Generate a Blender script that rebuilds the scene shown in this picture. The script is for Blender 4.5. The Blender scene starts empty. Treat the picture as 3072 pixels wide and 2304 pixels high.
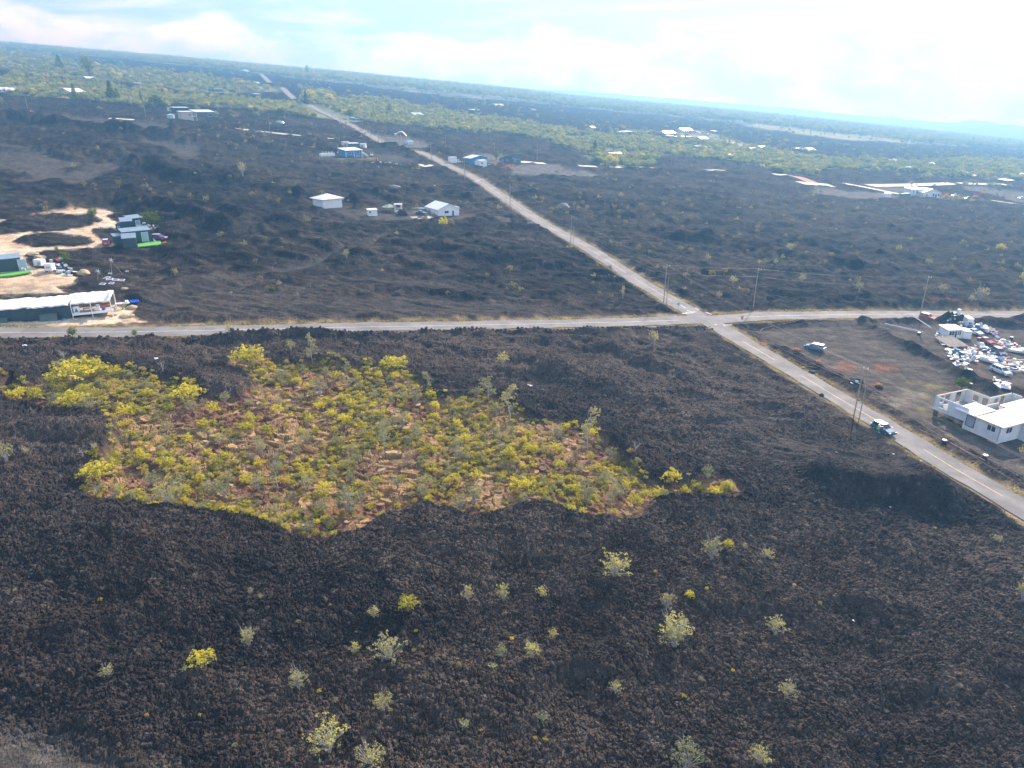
import bpy, math, random
import numpy as np
from mathutils import Vector, Matrix
sc = bpy.context.scene
R = math.radians
# ------------------------------------------------------------------ camera
HC = 55.0                                   # metres of air under the drone
PITCH = R(21.9)
cam_d = bpy.data.cameras.new('camera'); cam = bpy.data.objects.new('camera', cam_d)
sc.collection.objects.link(cam); sc.camera = cam
cam.location = (0, 0, 0); cam.rotation_euler = (R(90) - PITCH, 0, 0)
cam_d.sensor_width = 36; cam_d.lens = 24.0; cam_d.clip_start = 0.5; cam_d.clip_end = 60000
# ------------------------------------------------------------------ sky and sun
SUN_EL, SUN_AZ = R(30), R(27.6)             # azimuth clockwise from +Y
w = bpy.data.worlds.new('World'); sc.world = w; w.use_nodes = True
nt = w.node_tree; nt.nodes.clear()
def N(t, k, **kw):
    n = t.nodes.new(k)
    for a, b in kw.items():
        if a.startswith('i_'): n.inputs[a[2:]].default_value = b
        else: setattr(n, a, b)
    return n
def Mth(t, op, a, b=None, c=None, clamp=False):
    n = t.nodes.new('ShaderNodeMath'); n.operation = op; n.use_clamp = clamp
    for i, v in enumerate((a, b, c)):
        if v is None: continue
        if isinstance(v, (int, float)): n.inputs[i].default_value = v
        else: t.links.new(v, n.inputs[i])
    return n.outputs[0]
def MixC(t, f, a, b, mode='MIX'):
    n = t.nodes.new('ShaderNodeMix'); n.data_type = 'RGBA'; n.blend_type = mode
    for i, v in ((0, f), (6, a), (7, b)):
        if isinstance(v, (int, float)): n.inputs[i].default_value = v
        elif isinstance(v, tuple): n.inputs[i].default_value = (*v, 1)[:4]
        else: t.links.new(v, n.inputs[i])
    return n.outputs[2]
def Ramp(t, v, lo, hi):
    n = t.nodes.new('ShaderNodeMapRange'); n.interpolation_type = 'SMOOTHSTEP'
    t.links.new(v, n.inputs[0])
    for i, x in ((1, lo), (2, hi)):
        if isinstance(x, (int, float)): n.inputs[i].default_value = x
        else: t.links.new(x, n.inputs[i])
    return n.outputs[0]
sky = N(nt, 'ShaderNodeTexSky', sky_type='NISHITA', sun_disc=False, sun_elevation=SUN_EL,
        sun_rotation=SUN_AZ, altitude=600, air_density=1.0, dust_density=1.6, ozone_density=1.5)
tc = N(nt, 'ShaderNodeTexCoord'); sep = N(nt, 'ShaderNodeSeparateXYZ'); nt.links.new(tc.outputs['Generated'], sep.inputs[0])
# cumulus bank standing on the horizon
mp = N(nt, 'ShaderNodeMapping'); mp.inputs['Scale'].default_value = (1, 1, 2.6); nt.links.new(tc.outputs['Generated'], mp.inputs[0])
n1 = N(nt, 'ShaderNodeTexNoise', i_Scale=9.0, i_Detail=9.0, i_Roughness=0.58); nt.links.new(mp.outputs[0], n1.inputs['Vector'])
n3 = N(nt, 'ShaderNodeTexNoise', i_Scale=2.2, i_Detail=3.0); nt.links.new(mp.outputs[0], n3.inputs['Vector'])
top = Mth(nt, 'ADD', Mth(nt, 'MULTIPLY', Mth(nt, 'SUBTRACT', n1.outputs[0], 0.5), 0.10), Mth(nt, 'ADD', Mth(nt, 'MULTIPLY', Mth(nt, 'SUBTRACT', n3.outputs[0], 0.5), 0.05), 0.098))
bank = Ramp(nt, Mth(nt, 'SUBTRACT', top, sep.outputs[2]), -0.004, 0.022)
shade = Ramp(nt, n1.outputs[0], 0.38, 0.60)
lowmist = Ramp(nt, sep.outputs[2], 0.075, -0.02)
# high streaks: noise on the plane of the cloud deck
px = Mth(nt, 'DIVIDE', sep.outputs[0], Mth(nt, 'MAXIMUM', sep.outputs[2], 0.03))
py = Mth(nt, 'DIVIDE', sep.outputs[1], Mth(nt, 'MAXIMUM', sep.outputs[2], 0.03))
cmb = N(nt, 'ShaderNodeCombineXYZ'); nt.links.new(px, cmb.inputs[0]); nt.links.new(py, cmb.inputs[1])
n2 = N(nt, 'ShaderNodeTexNoise', i_Scale=0.34, i_Detail=8.0, i_Roughness=0.55, i_Distortion=0.6); nt.links.new(cmb.outputs[0], n2.inputs['Vector'])
streak = Mth(nt, 'MULTIPLY', Ramp(nt, n2.outputs[0], 0.50, 0.66), 0.85)
skyc = MixC(nt, 0.8, sky.outputs[0], (3.7, 4.4, 6.4))
ccol = MixC(nt, shade, (5.6, 6.4, 7.1), (14.5, 15.2, 15))
c1 = MixC(nt, streak, skyc, (9.2, 9.8, 10))
c2 = MixC(nt, Mth(nt, 'MAXIMUM', Mth(nt, 'MULTIPLY', bank, 0.93), Mth(nt, 'MULTIPLY', lowmist, 0.6)), c1, ccol)
bg = N(nt, 'ShaderNodeBackground'); nt.links.new(c2, bg.inputs[0]); bg.inputs[1].default_value = 0.085
wo = N(nt, 'ShaderNodeOutputWorld'); nt.links.new(bg.outputs[0], wo.inputs[0])
sl = bpy.data.lights.new('sun', 'SUN'); so = bpy.data.objects.new('sun', sl); sc.collection.objects.link(so)
sl.energy = 5.0; sl.angle = R(0.53); sl.color = (1.0, 0.965, 0.92)
sd = Vector((math.sin(SUN_AZ) * math.cos(SUN_EL), math.cos(SUN_AZ) * math.cos(SUN_EL), math.sin(SUN_EL)))
so.rotation_euler = sd.to_track_quat('Z', 'Y').to_euler(); so.location = (0, 0, 200)
vs = sc.view_settings; sc.display_settings.display_device = 'sRGB'
vs.view_transform = 'Standard'; vs.look = 'None'; vs.gamma = 1; vs.use_curve_mapping = False; vs.exposure = 1.08
sc.cycles.max_bounces = 5; sc.cycles.diffuse_bounces = 2; sc.cycles.glossy_bounces = 2
sc.cycles.transmission_bounces = 3; sc.cycles.volume_bounces = 0; sc.cycles.transparent_max_bounces = 6
# ------------------------------------------------------------------ numbers
rng = np.random.default_rng(7); random.seed(7)
F = 2048.5; CX, CY = 1536.0, 1152.0          # the photograph's own pixels, used only to survey the ground
CP, SP = math.cos(PITCH), math.sin(PITCH)
SLX, SLY = -0.087, 0.023
DH = 5200.0
_hx = [-900, 0, 512, 1024, 1536, 1700, 2200, 2700, 3072, 3900]
_hy = [60, 128, 172, 218, 268, 287, 333, 384, 423, 505]
def _dir(sx, sy):
    u = (sx - CX) / F; v = (CY - sy) / F
    return np.array([u, CP + v * SP, -SP + v * CP])
_az = []; _el = []
for a, b in zip(_hx, _hy):
    d = _dir(a, b); _az.append(math.atan2(d[0], d[1])); _el.append(d[2] / math.hypot(d[0], d[1]))
_lk = 1 - math.exp(-(DH - 180) / 1500)
def base(x, y):
    x = np.asarray(x, float); y = np.asarray(y, float)
    r = np.hypot(x, y); az = np.arctan2(x, y)
    plane = -HC + SLX * x + SLY * y
    e = np.interp(az, _az, _el)
    E = DH * (e - (SLX * np.sin(az) + SLY * np.cos(az))) + HC
    lift = E * (1 - np.exp(-np.maximum(np.minimum(r, DH) - 180, 0) / 1500)) / _lk
    return plane + lift - np.maximum(r - DH, 0) * 0.09
_T = np.concatenate([np.linspace(30, 400, 900), np.geomspace(400, 5150, 1500)])
def at(sx, sy):
    """ground point (x, y, z) seen at photograph pixel (sx, sy)"""
    d = _dir(sx, sy); p = d[None] * _T[:, None]
    f = p[:, 2] - base(p[:, 0], p[:, 1])
    i = np.argmax(f < 0)
    if f[i] >= 0: t = 5000.0
    else:
        a, b = (_T[i - 1], _T[i]) if i else (_T[0] * .5, _T[0])
        for _ in range(14):
            m = (a + b) / 2; q = d * m
            if q[2] - base(q[0], q[1]) > 0: a = m
            else: b = m
        t = (a + b) / 2
    q = d * t
    return Vector((float(q[0]), float(q[1]), float(base(q[0], q[1]))))
def hgt(bx, by, tx, ty):
    """height of something whose foot and top are at these pixels"""
    p = at(bx, by); d = _dir(tx, ty); k = math.hypot(p.x, p.y) / math.hypot(d[0], d[1])
    return float(d[2] * k - p.z)
def mpp(p):                                  # metres per photograph pixel at p
    return (p.y * CP - p.z * SP) / F
def k2(pts): return [(a * 1.3888, b * 1.3888) for a, b in pts]
def W(pts):
    o = []
    for a, b in pts:
        p = at(a, b); o.append((p.x, p.y))
    return np.array(o)
# ---- noise
def h2(ix, iy, s):
    n = (ix.astype(np.int64) * 374761393 + iy.astype(np.int64) * 668265263 + s * 1274126177) & 0xffffffff
    n = ((n ^ (n >> 13)) * 1274126177) & 0xffffffff
    n = (n ^ (n >> 16)) & 0xffffffff
    return n.astype(np.float32) / 4294967295.0
def vn(x, y, s=0):
    ix = np.floor(x); iy = np.floor(y); fx = (x - ix).astype(np.float32); fy = (y - iy).astype(np.float32)
    fx = fx * fx * (3 - 2 * fx); fy = fy * fy * (3 - 2 * fy)
    a = h2(ix, iy, s); b = h2(ix + 1, iy, s); c = h2(ix, iy + 1, s); d = h2(ix + 1, iy + 1, s)
    return (a + (b - a) * fx) * (1 - fy) + (c + (d - c) * fx) * fy
def fbm(x, y, s=0, o=3):
    t = 0; a = 1; n = 0
    for i in range(o):
        t = t + a * vn(x * 2 ** i, y * 2 ** i, s + i * 17); n += a; a *= .5
    return t / n
def vor(x, y, s):
    """nearest-cell distance, second distance, and three random numbers of the cell, plus offset"""
    ix = np.floor(x); iy = np.floor(y)
    d1 = np.full(x.shape, 9., np.float32); d2 = d1.copy(); ci = np.zeros_like(d1); cj = ci.copy(); ox = ci.copy(); oy = ci.copy()
    for i in (-1, 0, 1):
        for j in (-1, 0, 1):
            a = ix + i; b = iy + j
            dx = (a + h2(a, b, s) - x).astype(np.float32); dy = (b + h2(a, b, s + 1) - y).astype(np.float32)
            d = dx * dx + dy * dy
            m = d < d1
            d2 = np.where(m, d1, np.minimum(d2, d))
            d1 = np.where(m, d, d1); ci = np.where(m, a, ci); cj = np.where(m, b, cj)
            ox = np.where(m, -dx, ox); oy = np.where(m, -dy, oy)
    return np.sqrt(d1), np.sqrt(d2), ci, cj, ox, oy
def ss(a, b, x):
    t = np.clip((x - a) / (b - a), 0, 1); return t * t * (3 - 2 * t)
def pdist(line, x, y, maxd):
    """distance to a polyline; far points get maxd"""
    L = np.asarray(line); out = np.full(x.shape, float(maxd))
    m = (x > L[:, 0].min() - maxd) & (x < L[:, 0].max() + maxd) & (y > L[:, 1].min() - maxd) & (y < L[:, 1].max() + maxd)
    if not m.any(): return out
    X = x[m]; Y = y[m]; D = np.full(X.shape, float(maxd))
    for (ax, ay), (bx, by) in zip(L[:-1], L[1:]):
        vx, vy = bx - ax, by - ay; q = vx * vx + vy * vy + 1e-9
        t = np.clip(((X - ax) * vx + (Y - ay) * vy) / q, 0, 1)
        D = np.minimum(D, np.hypot(X - ax - t * vx, Y - ay - t * vy))
    out[m] = D
    return out
def inside(poly, x, y, soft):
    """signed distance to polygon, positive inside, clipped to +-soft"""
    P = np.asarray(poly); out = np.full(x.shape, -float(soft))
    m = (x > P[:, 0].min() - soft) & (x < P[:, 0].max() + soft) & (y > P[:, 1].min() - soft) & (y < P[:, 1].max() + soft)
    if not m.any(): return out
    X = x[m]; Y = y[m]; ins = np.zeros(X.shape, bool); n = len(P); D = np.full(X.shape, float(soft))
    for i in range(n):
        ax, ay = P[i]; bx, by = P[(i + 1) % n]
        if ay != by:
            c = ((ay > Y) != (by > Y)) & (X < (bx - ax) * (Y - ay) / (by - ay) + ax); ins ^= c
        vx, vy = bx - ax, by - ay; q = vx * vx + vy * vy + 1e-9
        t = np.clip(((X - ax) * vx + (Y - ay) * vy) / q, 0, 1)
        D = np.minimum(D, np.hypot(X - ax - t * vx, Y - ay - t * vy))
    out[m] = np.where(ins, D, -D)
    return out
# ------------------------------------------------------------------ survey: where everything lies
KIP = W(k2([(8,828),(30,838),(60,846),(100,840),(130,800),(160,785),(250,800),(330,818),(400,835),(450,855),(520,862),(560,835),(505,775),(530,757),(590,790),(640,790),(690,783),(760,798),(850,793),(900,828),(940,858),(980,872),(1040,855),(1090,875),(1140,905),(1220,918),(1290,935),(1330,982),(1370,1012),(1400,1047),(1450,1047),(1520,1040),(1570,1044),(1590,1057),(1540,1070),(1450,1080),(1390,1095),(1350,1118),(1250,1113),(1180,1087),(1120,1100),(1080,1113),(1010,1108),(960,1090),(900,1085),(860,1105),(800,1125),(740,1143),(690,1162),(640,1153),(590,1138),(540,1120),(480,1118),(420,1108),(380,1090),(300,1085),(220,1078),(175,1060),(185,1010),(230,990),(255,950),(220,900),(150,885),(90,884),(20,868)]))
MAIN = W([(3400,1735),(3072,1527),(2847,1396),(2698,1302),(2516,1195),(2350,1095),(2194,1003),(2149,976),(2080,938),(2031,912),(1963,871),(1900,833),(1770,748),(1687,702),(1585,642),(1497,582),(1423,533),(1340,494),(1284,466),(1252,453)])
MAINB = W([(1152,430),(1104,404),(1062,381),(993,350),(946,327),(928,316)])
MAINC = W([(888,303),(863,281),(845,263)])
MAIND = W([(808,249),(783,223)])
CROSS = W([(-700,1003),(-300,1001),(0,998),(440,995),(986,983),(1400,976),(1800,968),(2056,960),(2160,957),(2350,947),(2748,943),(3072,943),(3700,945)])
PALE = [ # narrow pale roads and foundation pads, seen edge on: points, width, colour, label
 ([(84,333),(125,339)],5,0),([(327,355),(465,363)],6,0),([(503,367),(600,376),(700,386),(746,390)],6,0),([(771,394),(880,405),(1000,417)],6,0),
 ([(1555,485),(1634,490)],7,0),([(1735,497),(1790,500)],6,0),([(1825,501),(1865,502)],6,0),([(1912,502),(1958,503)],5,0),([(2120,510),(2188,512)],7,0),
 ([(2263,519),(2367,526)],8,0),([(2400,549),(2440,552),(2496,557)],14,0),([(2528,550),(2580,559),(2640,571),(2696,582)],6,0),
 ([(2610,557),(2740,555),(2859,551)],10,0),([(2879,551),(2950,552),(3025,555)],9,0),([(2974,602),(3053,611)],6,0),
 ([(0,201),(90,213),(177,226),(260,232)],7,1),([(2367,526),(2400,533),(2440,549)],9,2),([(1296,495),(1272,500),(1262,493)],3,0),
 ([(2094,393),(2120,404)],14,1),([(2188,426),(2215,434),(2257,444)],10,1),([(2305,451),(2348,463)],10,1),([(380,209),(560,222)],6,1),([(1400,340),(1455,352)],7,1)]
RIDGE = [ # pushed-up lava ridges: points, height, half width
 ([(0,350),(116,368),(231,388),(347,402),(440,412),(523,421),(575,432)],5.0,8),
 ([(384,484),(463,502),(532,533),(625,549),(718,553),(833,570),(905,588)],4.5,6),
 ([(395,600),(475,635),(538,650),(633,681),(720,700),(800,712)],4.0,4.5),
 ([(1040,610),(1085,600),(1130,598),(1200,612)],2.5,4),
 ([(1972,700),(2059,717),(2160,722),(2240,740),(2317,757),(2432,792),(2560,800)],3.2,5),
 ([(2640,1000),(2660,1016),(2698,1036),(2764,1062),(2830,1102),(2897,1139),(2960,1165)],1.3,2.0),
 ([(2480,1440),(2560,1458),(2660,1476),(2760,1502),(2810,1515)],3.6,3.4),
 ([(0,1022),(400,1019),(800,1012),(1200,1008),(1600,1000),(1950,994),(2060,996)],1.0,1.6),
 ([(2290,984),(2500,973),(2740,965)],.9,1.4),
 ([(2840,962),(2910,955),(2960,951),(3072,962)],1.8,2.0),
 ([(1160,440),(1200,449),(1245,461)],1.8,3),([(890,309),(905,317),(925,325)],2.5,5),([(812,254),(830,262),(842,270)],3.0,6),
 ([(1130,590),(1270,574),(1400,590)],2.2,4),([(820,700),(900,720),(1000,760),(1100,775)],2.0,4),([(1300,740),(1420,765),(1560,790),(1700,800)],2.0,4),
 ([(560,780),(640,745),(760,738),(900,760)],1.6,4),([(430,890),(520,850),(640,842)],2.2,4),([(1250,1020),(1500,1060),(1700,1120)],1.6,4),
 ([(1560,1080),(1760,1160),(2000,1240),(2200,1300)],1.5,4),([(1850,1060),(2050,1130),(2250,1190),(2400,1260)],1.6,3),
 ([(0,1330),(120,1320),(250,1335)],1.6,3),([(200,620),(300,600),(430,585)],2,4),([(2300,640),(2500,660),(2700,690),(2900,700)],1.4,5),
 ([(1700,640),(1900,660),(2100,655)],1.6,5),([(0,450),(180,460),(330,476)],2.5,5),([(600,640),(740,655),(870,680)],2.2,4)]
SMOOTH = [ # bulldozed dark gravel: polygon, colour index
 ([(2225,985),(2290,992),(2400,980),(2560,962),(2632,1006),(2698,1046),(2764,1074),(2830,1114),(2890,1150),(2960,1175),(3072,1180),(3400,1250),(3400,1600),(3072,1440),(2800,1300),(2620,1180),(2420,1080)],0),
 ([(2590,962),(2740,970),(2850,972),(3000,985),(3300,1010),(3400,1230),(3072,1170),(2900,1130),(2780,1060),(2700,1030),(2640,990)],0),
 ([(-200,2120),(0,2165),(120,2180),(260,2215),(330,2250),(480,2304),(600,2400),(-300,2400)],3),
 ([(180,510),(250,500),(330,490),(350,492),(300,530),(230,560),(60,520),(-100,480),(-100,452),(0,447),(100,452),(190,478),(260,490),(240,508),(200,520)],1),
 ([(0,355),(-100,350),(-100,330),(0,335),(90,342),(210,347),(330,358),(480,368),(530,380),(480,398),(360,388),(250,372),(110,360)],1),
 ([(440,415),(520,420),(600,437),(605,470),(560,480),(500,450),(430,432)],1),
 ([(1556,491),(1673,495),(1727,514),(1759,514),(1822,533),(1616,525),(1528,522),(1540,500)],2),
 ([(1410,462),(1500,464),(1560,480),(1500,492),(1400,490)],2),
 ([(1120,400),(1230,415),(1290,430),(1290,447),(1200,450),(1150,430)],2),
 ([(950,462),(1040,462),(1140,460),(1210,470),(1250,487),(1120,483),(1000,480),(930,476)],1),
 ([(1000,620),(1090,632),(1180,630),(1290,640),(1400,645),(1380,662),(1180,664),(1060,655),(1000,640)],1),
 ([(2450,560),(2540,570),(2640,575),(2700,590),(2600,598),(2500,590),(2420,575)],2),
 ([(2880,556),(3072,580),(3200,600),(3200,640),(3000,590),(2900,570)],2),
 ([(2600,560),(2720,560),(2740,575),(2700,582),(2640,572)],2),
 ([(420,870),(620,800),(760,790),(860,800),(1000,800),(1160,820),(1380,840),(1560,870),(1800,905),(1950,935),(1900,950),(1400,955),(900,962),(420,972),(330,940)],4),
 ([(470,868),(640,838),(850,808),(980,772),(1090,738),(1160,700),(1175,704),(1110,748),(1000,784),(860,820),(650,850),(480,880)],1),
 ([(40,540),(300,512),(420,470),(560,462),(560,470),(430,480),(310,524),(50,552)],1),
 ([(2060,1170),(2300,1130),(2500,1190),(2700,1330),(2900,1450),(3000,1530),(2700,1480),(2400,1420),(2200,1380),(2050,1290)],4)]
TAN = [[(-150,690),(0,660),(80,645),(130,637),(190,632),(240,625),(300,628),(330,632),(340,640),(318,645),(325,655),(360,670),(362,690),(345,692),(300,690),(275,692),(290,710),(320,735),(340,722),(345,735),(300,745),(200,755),(120,757),(80,760),(70,790),(90,800),(170,815),(230,830),(225,850),(170,862),(200,880),(0,885),(-200,900),(-300,800)],
       [(-200,965),(0,967),(150,963),(280,945),(330,920),(400,925),(395,945),(420,962),(440,968),(300,976),(0,981),(-200,984)]]
ISLES = [[(-10,668),(60,645),(100,643),(170,637),(200,643),(270,642),(305,660),(270,678),(190,692),(90,697),(0,704),(-60,700)],
         [(32,725),(60,710),(100,697),(165,698),(220,704),(265,712),(280,727),(255,738),(180,742),(90,740),(50,732)],
         [(268,690),(300,683),(335,682),(345,690),(345,720),(320,722),(290,708)],
         [(75,765),(130,752),(230,748),(320,738),(350,760),(330,800),(260,815),(190,800),(150,780),(90,775)]]
GREEN = [[(2715,1130),(2800,1150),(2850,1160),(2800,1175),(2790,1200),(2760,1170),(2700,1150)],[(2770,1225),(2830,1240),(2890,1270),(2880,1290),(2820,1262),(2760,1240)],
         [(2805,585),(2880,592),(2950,600),(2900,608),(2830,600)],[(1170,632),(1290,628),(1300,637),(1200,640)],[(1835,488),(1900,497),(1960,500),(1850,503)],[(1000,474),(1110,474),(1150,478),(1020,482)]]
REDD = [[(2640,1090),(2690,1092),(2690,1110),(2640,1122),(2625,1105)],[(2510,1085),(2580,1105),(2570,1122),(2500,1100)],[(2765,900),(2850,912),(2930,928),(2985,942),(2920,940),(2840,920),(2770,906)],
        [(1475,488),(1540,500),(1545,508),(1510,509),(1490,500)],[(2930,1040),(2945,1050),(2935,1110),(2960,1140),(2925,1090)],[(700,340),(720,345),(700,352)],[(2290,1015),(2310,1030),(2300,1040)]]
LOT = [[(2560,1175),(2680,1190),(2760,1170),(2800,1190),(2700,1230),(2600,1200)],[(2520,1130),(2580,1140),(2530,1148)],[(1270,632),(1310,640),(1330,660),(1290,662)],[(1470,652),(1540,660),(1580,672),(1520,676)]]
V1 = [(-900,190),(-400,214),(0,229),(100,234),(190,242),(253,250),(380,264),(500,274),(600,289),(711,302),(800,310),(888,317),(905,290),(964,277),(1011,303),(1138,303),(1300,325),(1400,347),(1502,359),(1594,373),(1687,387),(1835,409),(1980,420),(2143,434),(2220,443),(2468,479),(2700,487),(2900,486),(3072,488),(3700,500),(3700,610),(3300,572),(3072,551),(2993,540),(2886,534),(2795,525),(2734,516),(2600,511),(2461,515),(2446,526),(2423,527),(2333,518),(2265,500),(2152,484),(2016,468),(1965,472),(1955,498),(1870,503),(1806,497),(1768,479),(1708,447),(1648,428),(1569,414),(1411,400),(1300,385),(1170,374),(1075,368),(980,358),(917,353),(869,344),(790,336),(711,326),(600,320),(519,309),(497,322),(411,318),(285,307),(142,291),(0,276),(-400,250),(-900,215)]
V2 = [(-900,105),(0,150),(83,153),(180,172),(245,194),(370,206),(463,214),(648,236),(741,252),(830,264),(850,276),(700,280),(538,267),(380,251),(253,240),(158,229),(60,216),(0,206),(-900,160)]
V3 = [(-900,50),(0,110),(1024,200),(1536,250),(2200,315),(2700,366),(3072,405),(3900,490),(3900,530),(3300,470),(3072,448),(2778,434),(2548,420),(2423,409),(2243,377),(2107,357),(1894,341),(1687,318),(1548,305),(1363,291),(1224,277),(1039,252),(880,233),(778,219),(602,201),(486,191),(370,175),(231,166),(162,157),(83,145),(0,139),(-900,95)]
V4 = [[(1985,398),(2040,392),(2130,396),(2200,418),(2260,436),(2220,440),(2130,425),(2050,418)],[(905,282),(960,268),(1010,290),(1100,300),(1180,300),(1290,320),(1200,322),(1000,305)]]
MEAD = [[(2240,373),(2290,373),(2350,379),(2450,393),(2560,402),(2700,413),(2800,425),(2740,431),(2560,420),(2450,408),(2400,403),(2300,391)],[(1880,388),(1960,394),(1990,400),(1900,400)]]
def clampW(pts):                             # polygons that touch the skyline
    o = []
    for a, b in pts:
        hy = np.interp(a, _hx, _hy)
        p = at(a, max(b, hy + 2)); v = Vector((p.x, p.y))
        if b <= hy + 2: v = v.normalized() * 6500
        o.append((v.x, v.y))
    return np.array(o)
wV1, wV2, wV3 = clampW(V1), clampW(V2), clampW(V3); wV4 = [W(p) for p in V4]; wMEAD = [W(p) for p in MEAD]
wPALE = [(W(p), q, c) for p, q, c in PALE]; wRIDGE = [(W(p), h, q) for p, h, q in RIDGE]
wSM = [(W(p), c) for p, c in SMOOTH]; wTAN = [W(p) for p in TAN]; wISLE = [W(p) for p in ISLES]
wCALM = W([(-300, 600), (360, 612), (380, 650), (360, 700), (500, 800), (420, 900), (0, 960), (-300, 980)]); wGREEN = [W(p) for p in GREEN]; wRED = [W(p) for p in REDD]; wLOT = [W([(-100, 862), (60, 852), (190, 852), (232, 885), (100, 895), (-100, 905)])] + [W(p) for p in LOT]
PADS = []                                    # flat places under buildings: x, y, radius
C_ = lambda r, g, b: np.array([r, g, b], np.float32)
LAVA, LAVB, LAVC = C_(.106, .083, .066), C_(.052, .043, .038), C_(.20, .17, .135)
SMC = [C_(.115, .098, .080), C_(.085, .077, .066), C_(.15, .145, .13), C_(.11, .10, .085), C_(.074, .064, .055)]
def surface(x, y, sp):
    """height, colour and roughness of the ground; sp = spacing of the samples in metres"""
    x = np.asarray(x, float); y = np.asarray(y, float); r = np.hypot(x, y)
    z = base(x, y)
    wx = (vn(x / 7, y / 7, 3) - .5) * 5 + (vn(x / 1.7, y / 1.7, 5) - .5) * 1.6
    wy = (vn(x / 7, y / 7, 4) - .5) * 5 + (vn(x / 1.7, y / 1.7, 6) - .5) * 1.6
    k = ss(250, 900, r)
    ls = np.log(np.maximum(r, 10))
    az = np.arctan2(x, y)
    fw = (fbm(az * 40, ls * 14, 9, 4) - .5) * r * .11 * k
    X = x + wx * .6 + fw * np.sin(az); Y = y + wy * .6 + fw * np.cos(az)
    # masks
    kip = inside(KIP, X, Y, 6)
    sm = []; smooth = np.zeros(x.shape, np.float32)
    for P, c in wSM:
        d = inside(P, X, Y, 8); m = ss(-2.0, 2.5, d) if c != 4 else ss(-4, 8, d) * .85 * ss(.38, .58, fbm(x / 26, y / 9, 71, 3))
        sm.append((m.astype(np.float32), c)); smooth = np.maximum(smooth, m)
    tan = np.zeros(x.shape, np.float32)
    Xs = x + (vn(x / 1.5, y / 1.5, 15) - .5) * .9; Ys = y + (vn(x / 1.5, y / 1.5, 16) - .5) * .9
    for P in wTAN: tan = np.maximum(tan, ss(-.6, .6, inside(P, Xs, Ys, 4)))
    isl = np.zeros(x.shape, np.float32)
    for P in wISLE: isl = np.maximum(isl, ss(-.5, .5, inside(P, Xs, Ys, 4)))
    tan = tan * (1 - isl)
    veg = np.zeros(x.shape, np.float32)
    for P in [wV1, wV2, wV3] + wV4: veg = np.maximum(veg, ss(-6, 8, inside(P, X, Y, 12)))
    rd = np.full(x.shape, 30.)
    for L in (MAIN, MAINB, MAINC, MAIND, CROSS): rd = np.minimum(rd, pdist(L, x, y, 30))
    flat = 1 - ss(3.6, 7.5, rd)
    onroad = 1 - ss(3.4, 4.2, rd)
    for L, wd, c in wPALE: flat = np.maximum(flat, 1 - ss(wd * .5, wd * .5 + 6, pdist(L, x, y, wd + 10)))
    for a, b, q in PADS: flat = np.maximum(flat, 1 - ss(q, q + 3.0, np.hypot(x - a, y - b)))
    # relief
    big = (fbm(x / 70, y / 45, 21, 3) - .5) * 5.0
    rid = (1 - np.abs(2 * fbm(x / 30 + wx * .02, y / 15, 31, 3) - 1)) ** 3 * 2.6
    calm = ss(-4, 4, inside(wCALM, x, y, 6)); big = big * (1 - calm); rid = rid * (1 - calm)
    med = (fbm(x / 7.5, y / 5.0, 41, 3) - .5) * 2.1
    med = med * (1 - .6 * calm); rel = big * ss(150, 260, r) * .5 + big * .25 + rid * (.55 + .05 * ss(120, 260, r)) + med * ss(0, 1, 7 / (sp * 2.5 + .01))
    def lay(lam): return ss(.8, 2.2, lam / sp)
    clin = np.zeros(x.shape, np.float32); f1 = None
    m = np.where(sp < 1.6)[0]
    tint = np.full(x.shape, .5, np.float32)
    if len(m):
        a = x[m] + wx[m] * .35; b = y[m] + wy[m] * .35
        d1, d2, ci, cj, ox, oy = vor(a / .80, b / .66, 51)
        hh = h2(ci, cj, 77)
        e1 = (hh * .55 + .25 * (1 - d1)) * ss(0, .22, d2 - d1) + (h2(ci, cj, 78) - .5) * ox * .7 + (h2(ci, cj, 79) - .5) * oy * .7
        d3, d4, ck, cl, o3, o4 = vor(a / .33 + 7, b / .28, 61)
        e2 = (h2(ck, cl, 80) * .26 + .1 * (1 - d3)) * ss(0, .25, d4 - d3) + (h2(ck, cl, 81) - .5) * o3 * .28
        e3 = (fbm(a / .9, b / .8, 66, 2) - .5) * .35
        clin[m] = e1 * .42 * lay(.8)[m] + e2 * .7 * lay(.34)[m] + e3 * lay(.9)[m]
        tint[m] = h2(ci, cj, 91) * .5 + h2(ck, cl, 92) * .5
    rough = (1 - .93 * smooth) * (1 - tan) * (1 - flat) * (1 - .75 * veg)
    rel = rel + (fbm(x / 3.2, y / 2.4, 45, 2) - .5) * 1.5 * ss(120, 170, r) * (1 - ss(500, 800, r))
    kz = ss(-.9, 1.0, kip)
    vz = (rel + clin) * rough * (1 - kz)
    for L, h, q in wRIDGE:
        d = pdist(L, X, Y, q * 3)
        nz = .35 + 1.1 * vn(x / 9, y / 9, 99)
        vz = vz + h * np.exp(-(d / q) ** 2) * nz * (1 - onroad) * (1 - kz) * (1 - flat * .85) * (1 - tan) + (d < q * 2) * clin * .5 * (1 - flat) * (1 - rough)
    m4 = np.zeros(x.shape)
    for q_, c in sm:
        if c == 4: m4 = np.maximum(m4, q_)
    fu = (fbm(x / 12, (y + x * .25) / 1.3, 85, 2) - .5); vz = vz + m4 * (1 - flat) * fu * 1.1
    vz = vz + smooth * (1 - flat) * ((fbm(x / 2.2, y / 1.6, 83, 3) - .5) * .45 + clin * .12)
    # kipuka: tilted pahoehoe slabs, sunk below the younger flow
    kcol = np.zeros(x.shape + (3,), np.float32)
    mk = np.where(kip > -3)[0]
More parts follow.
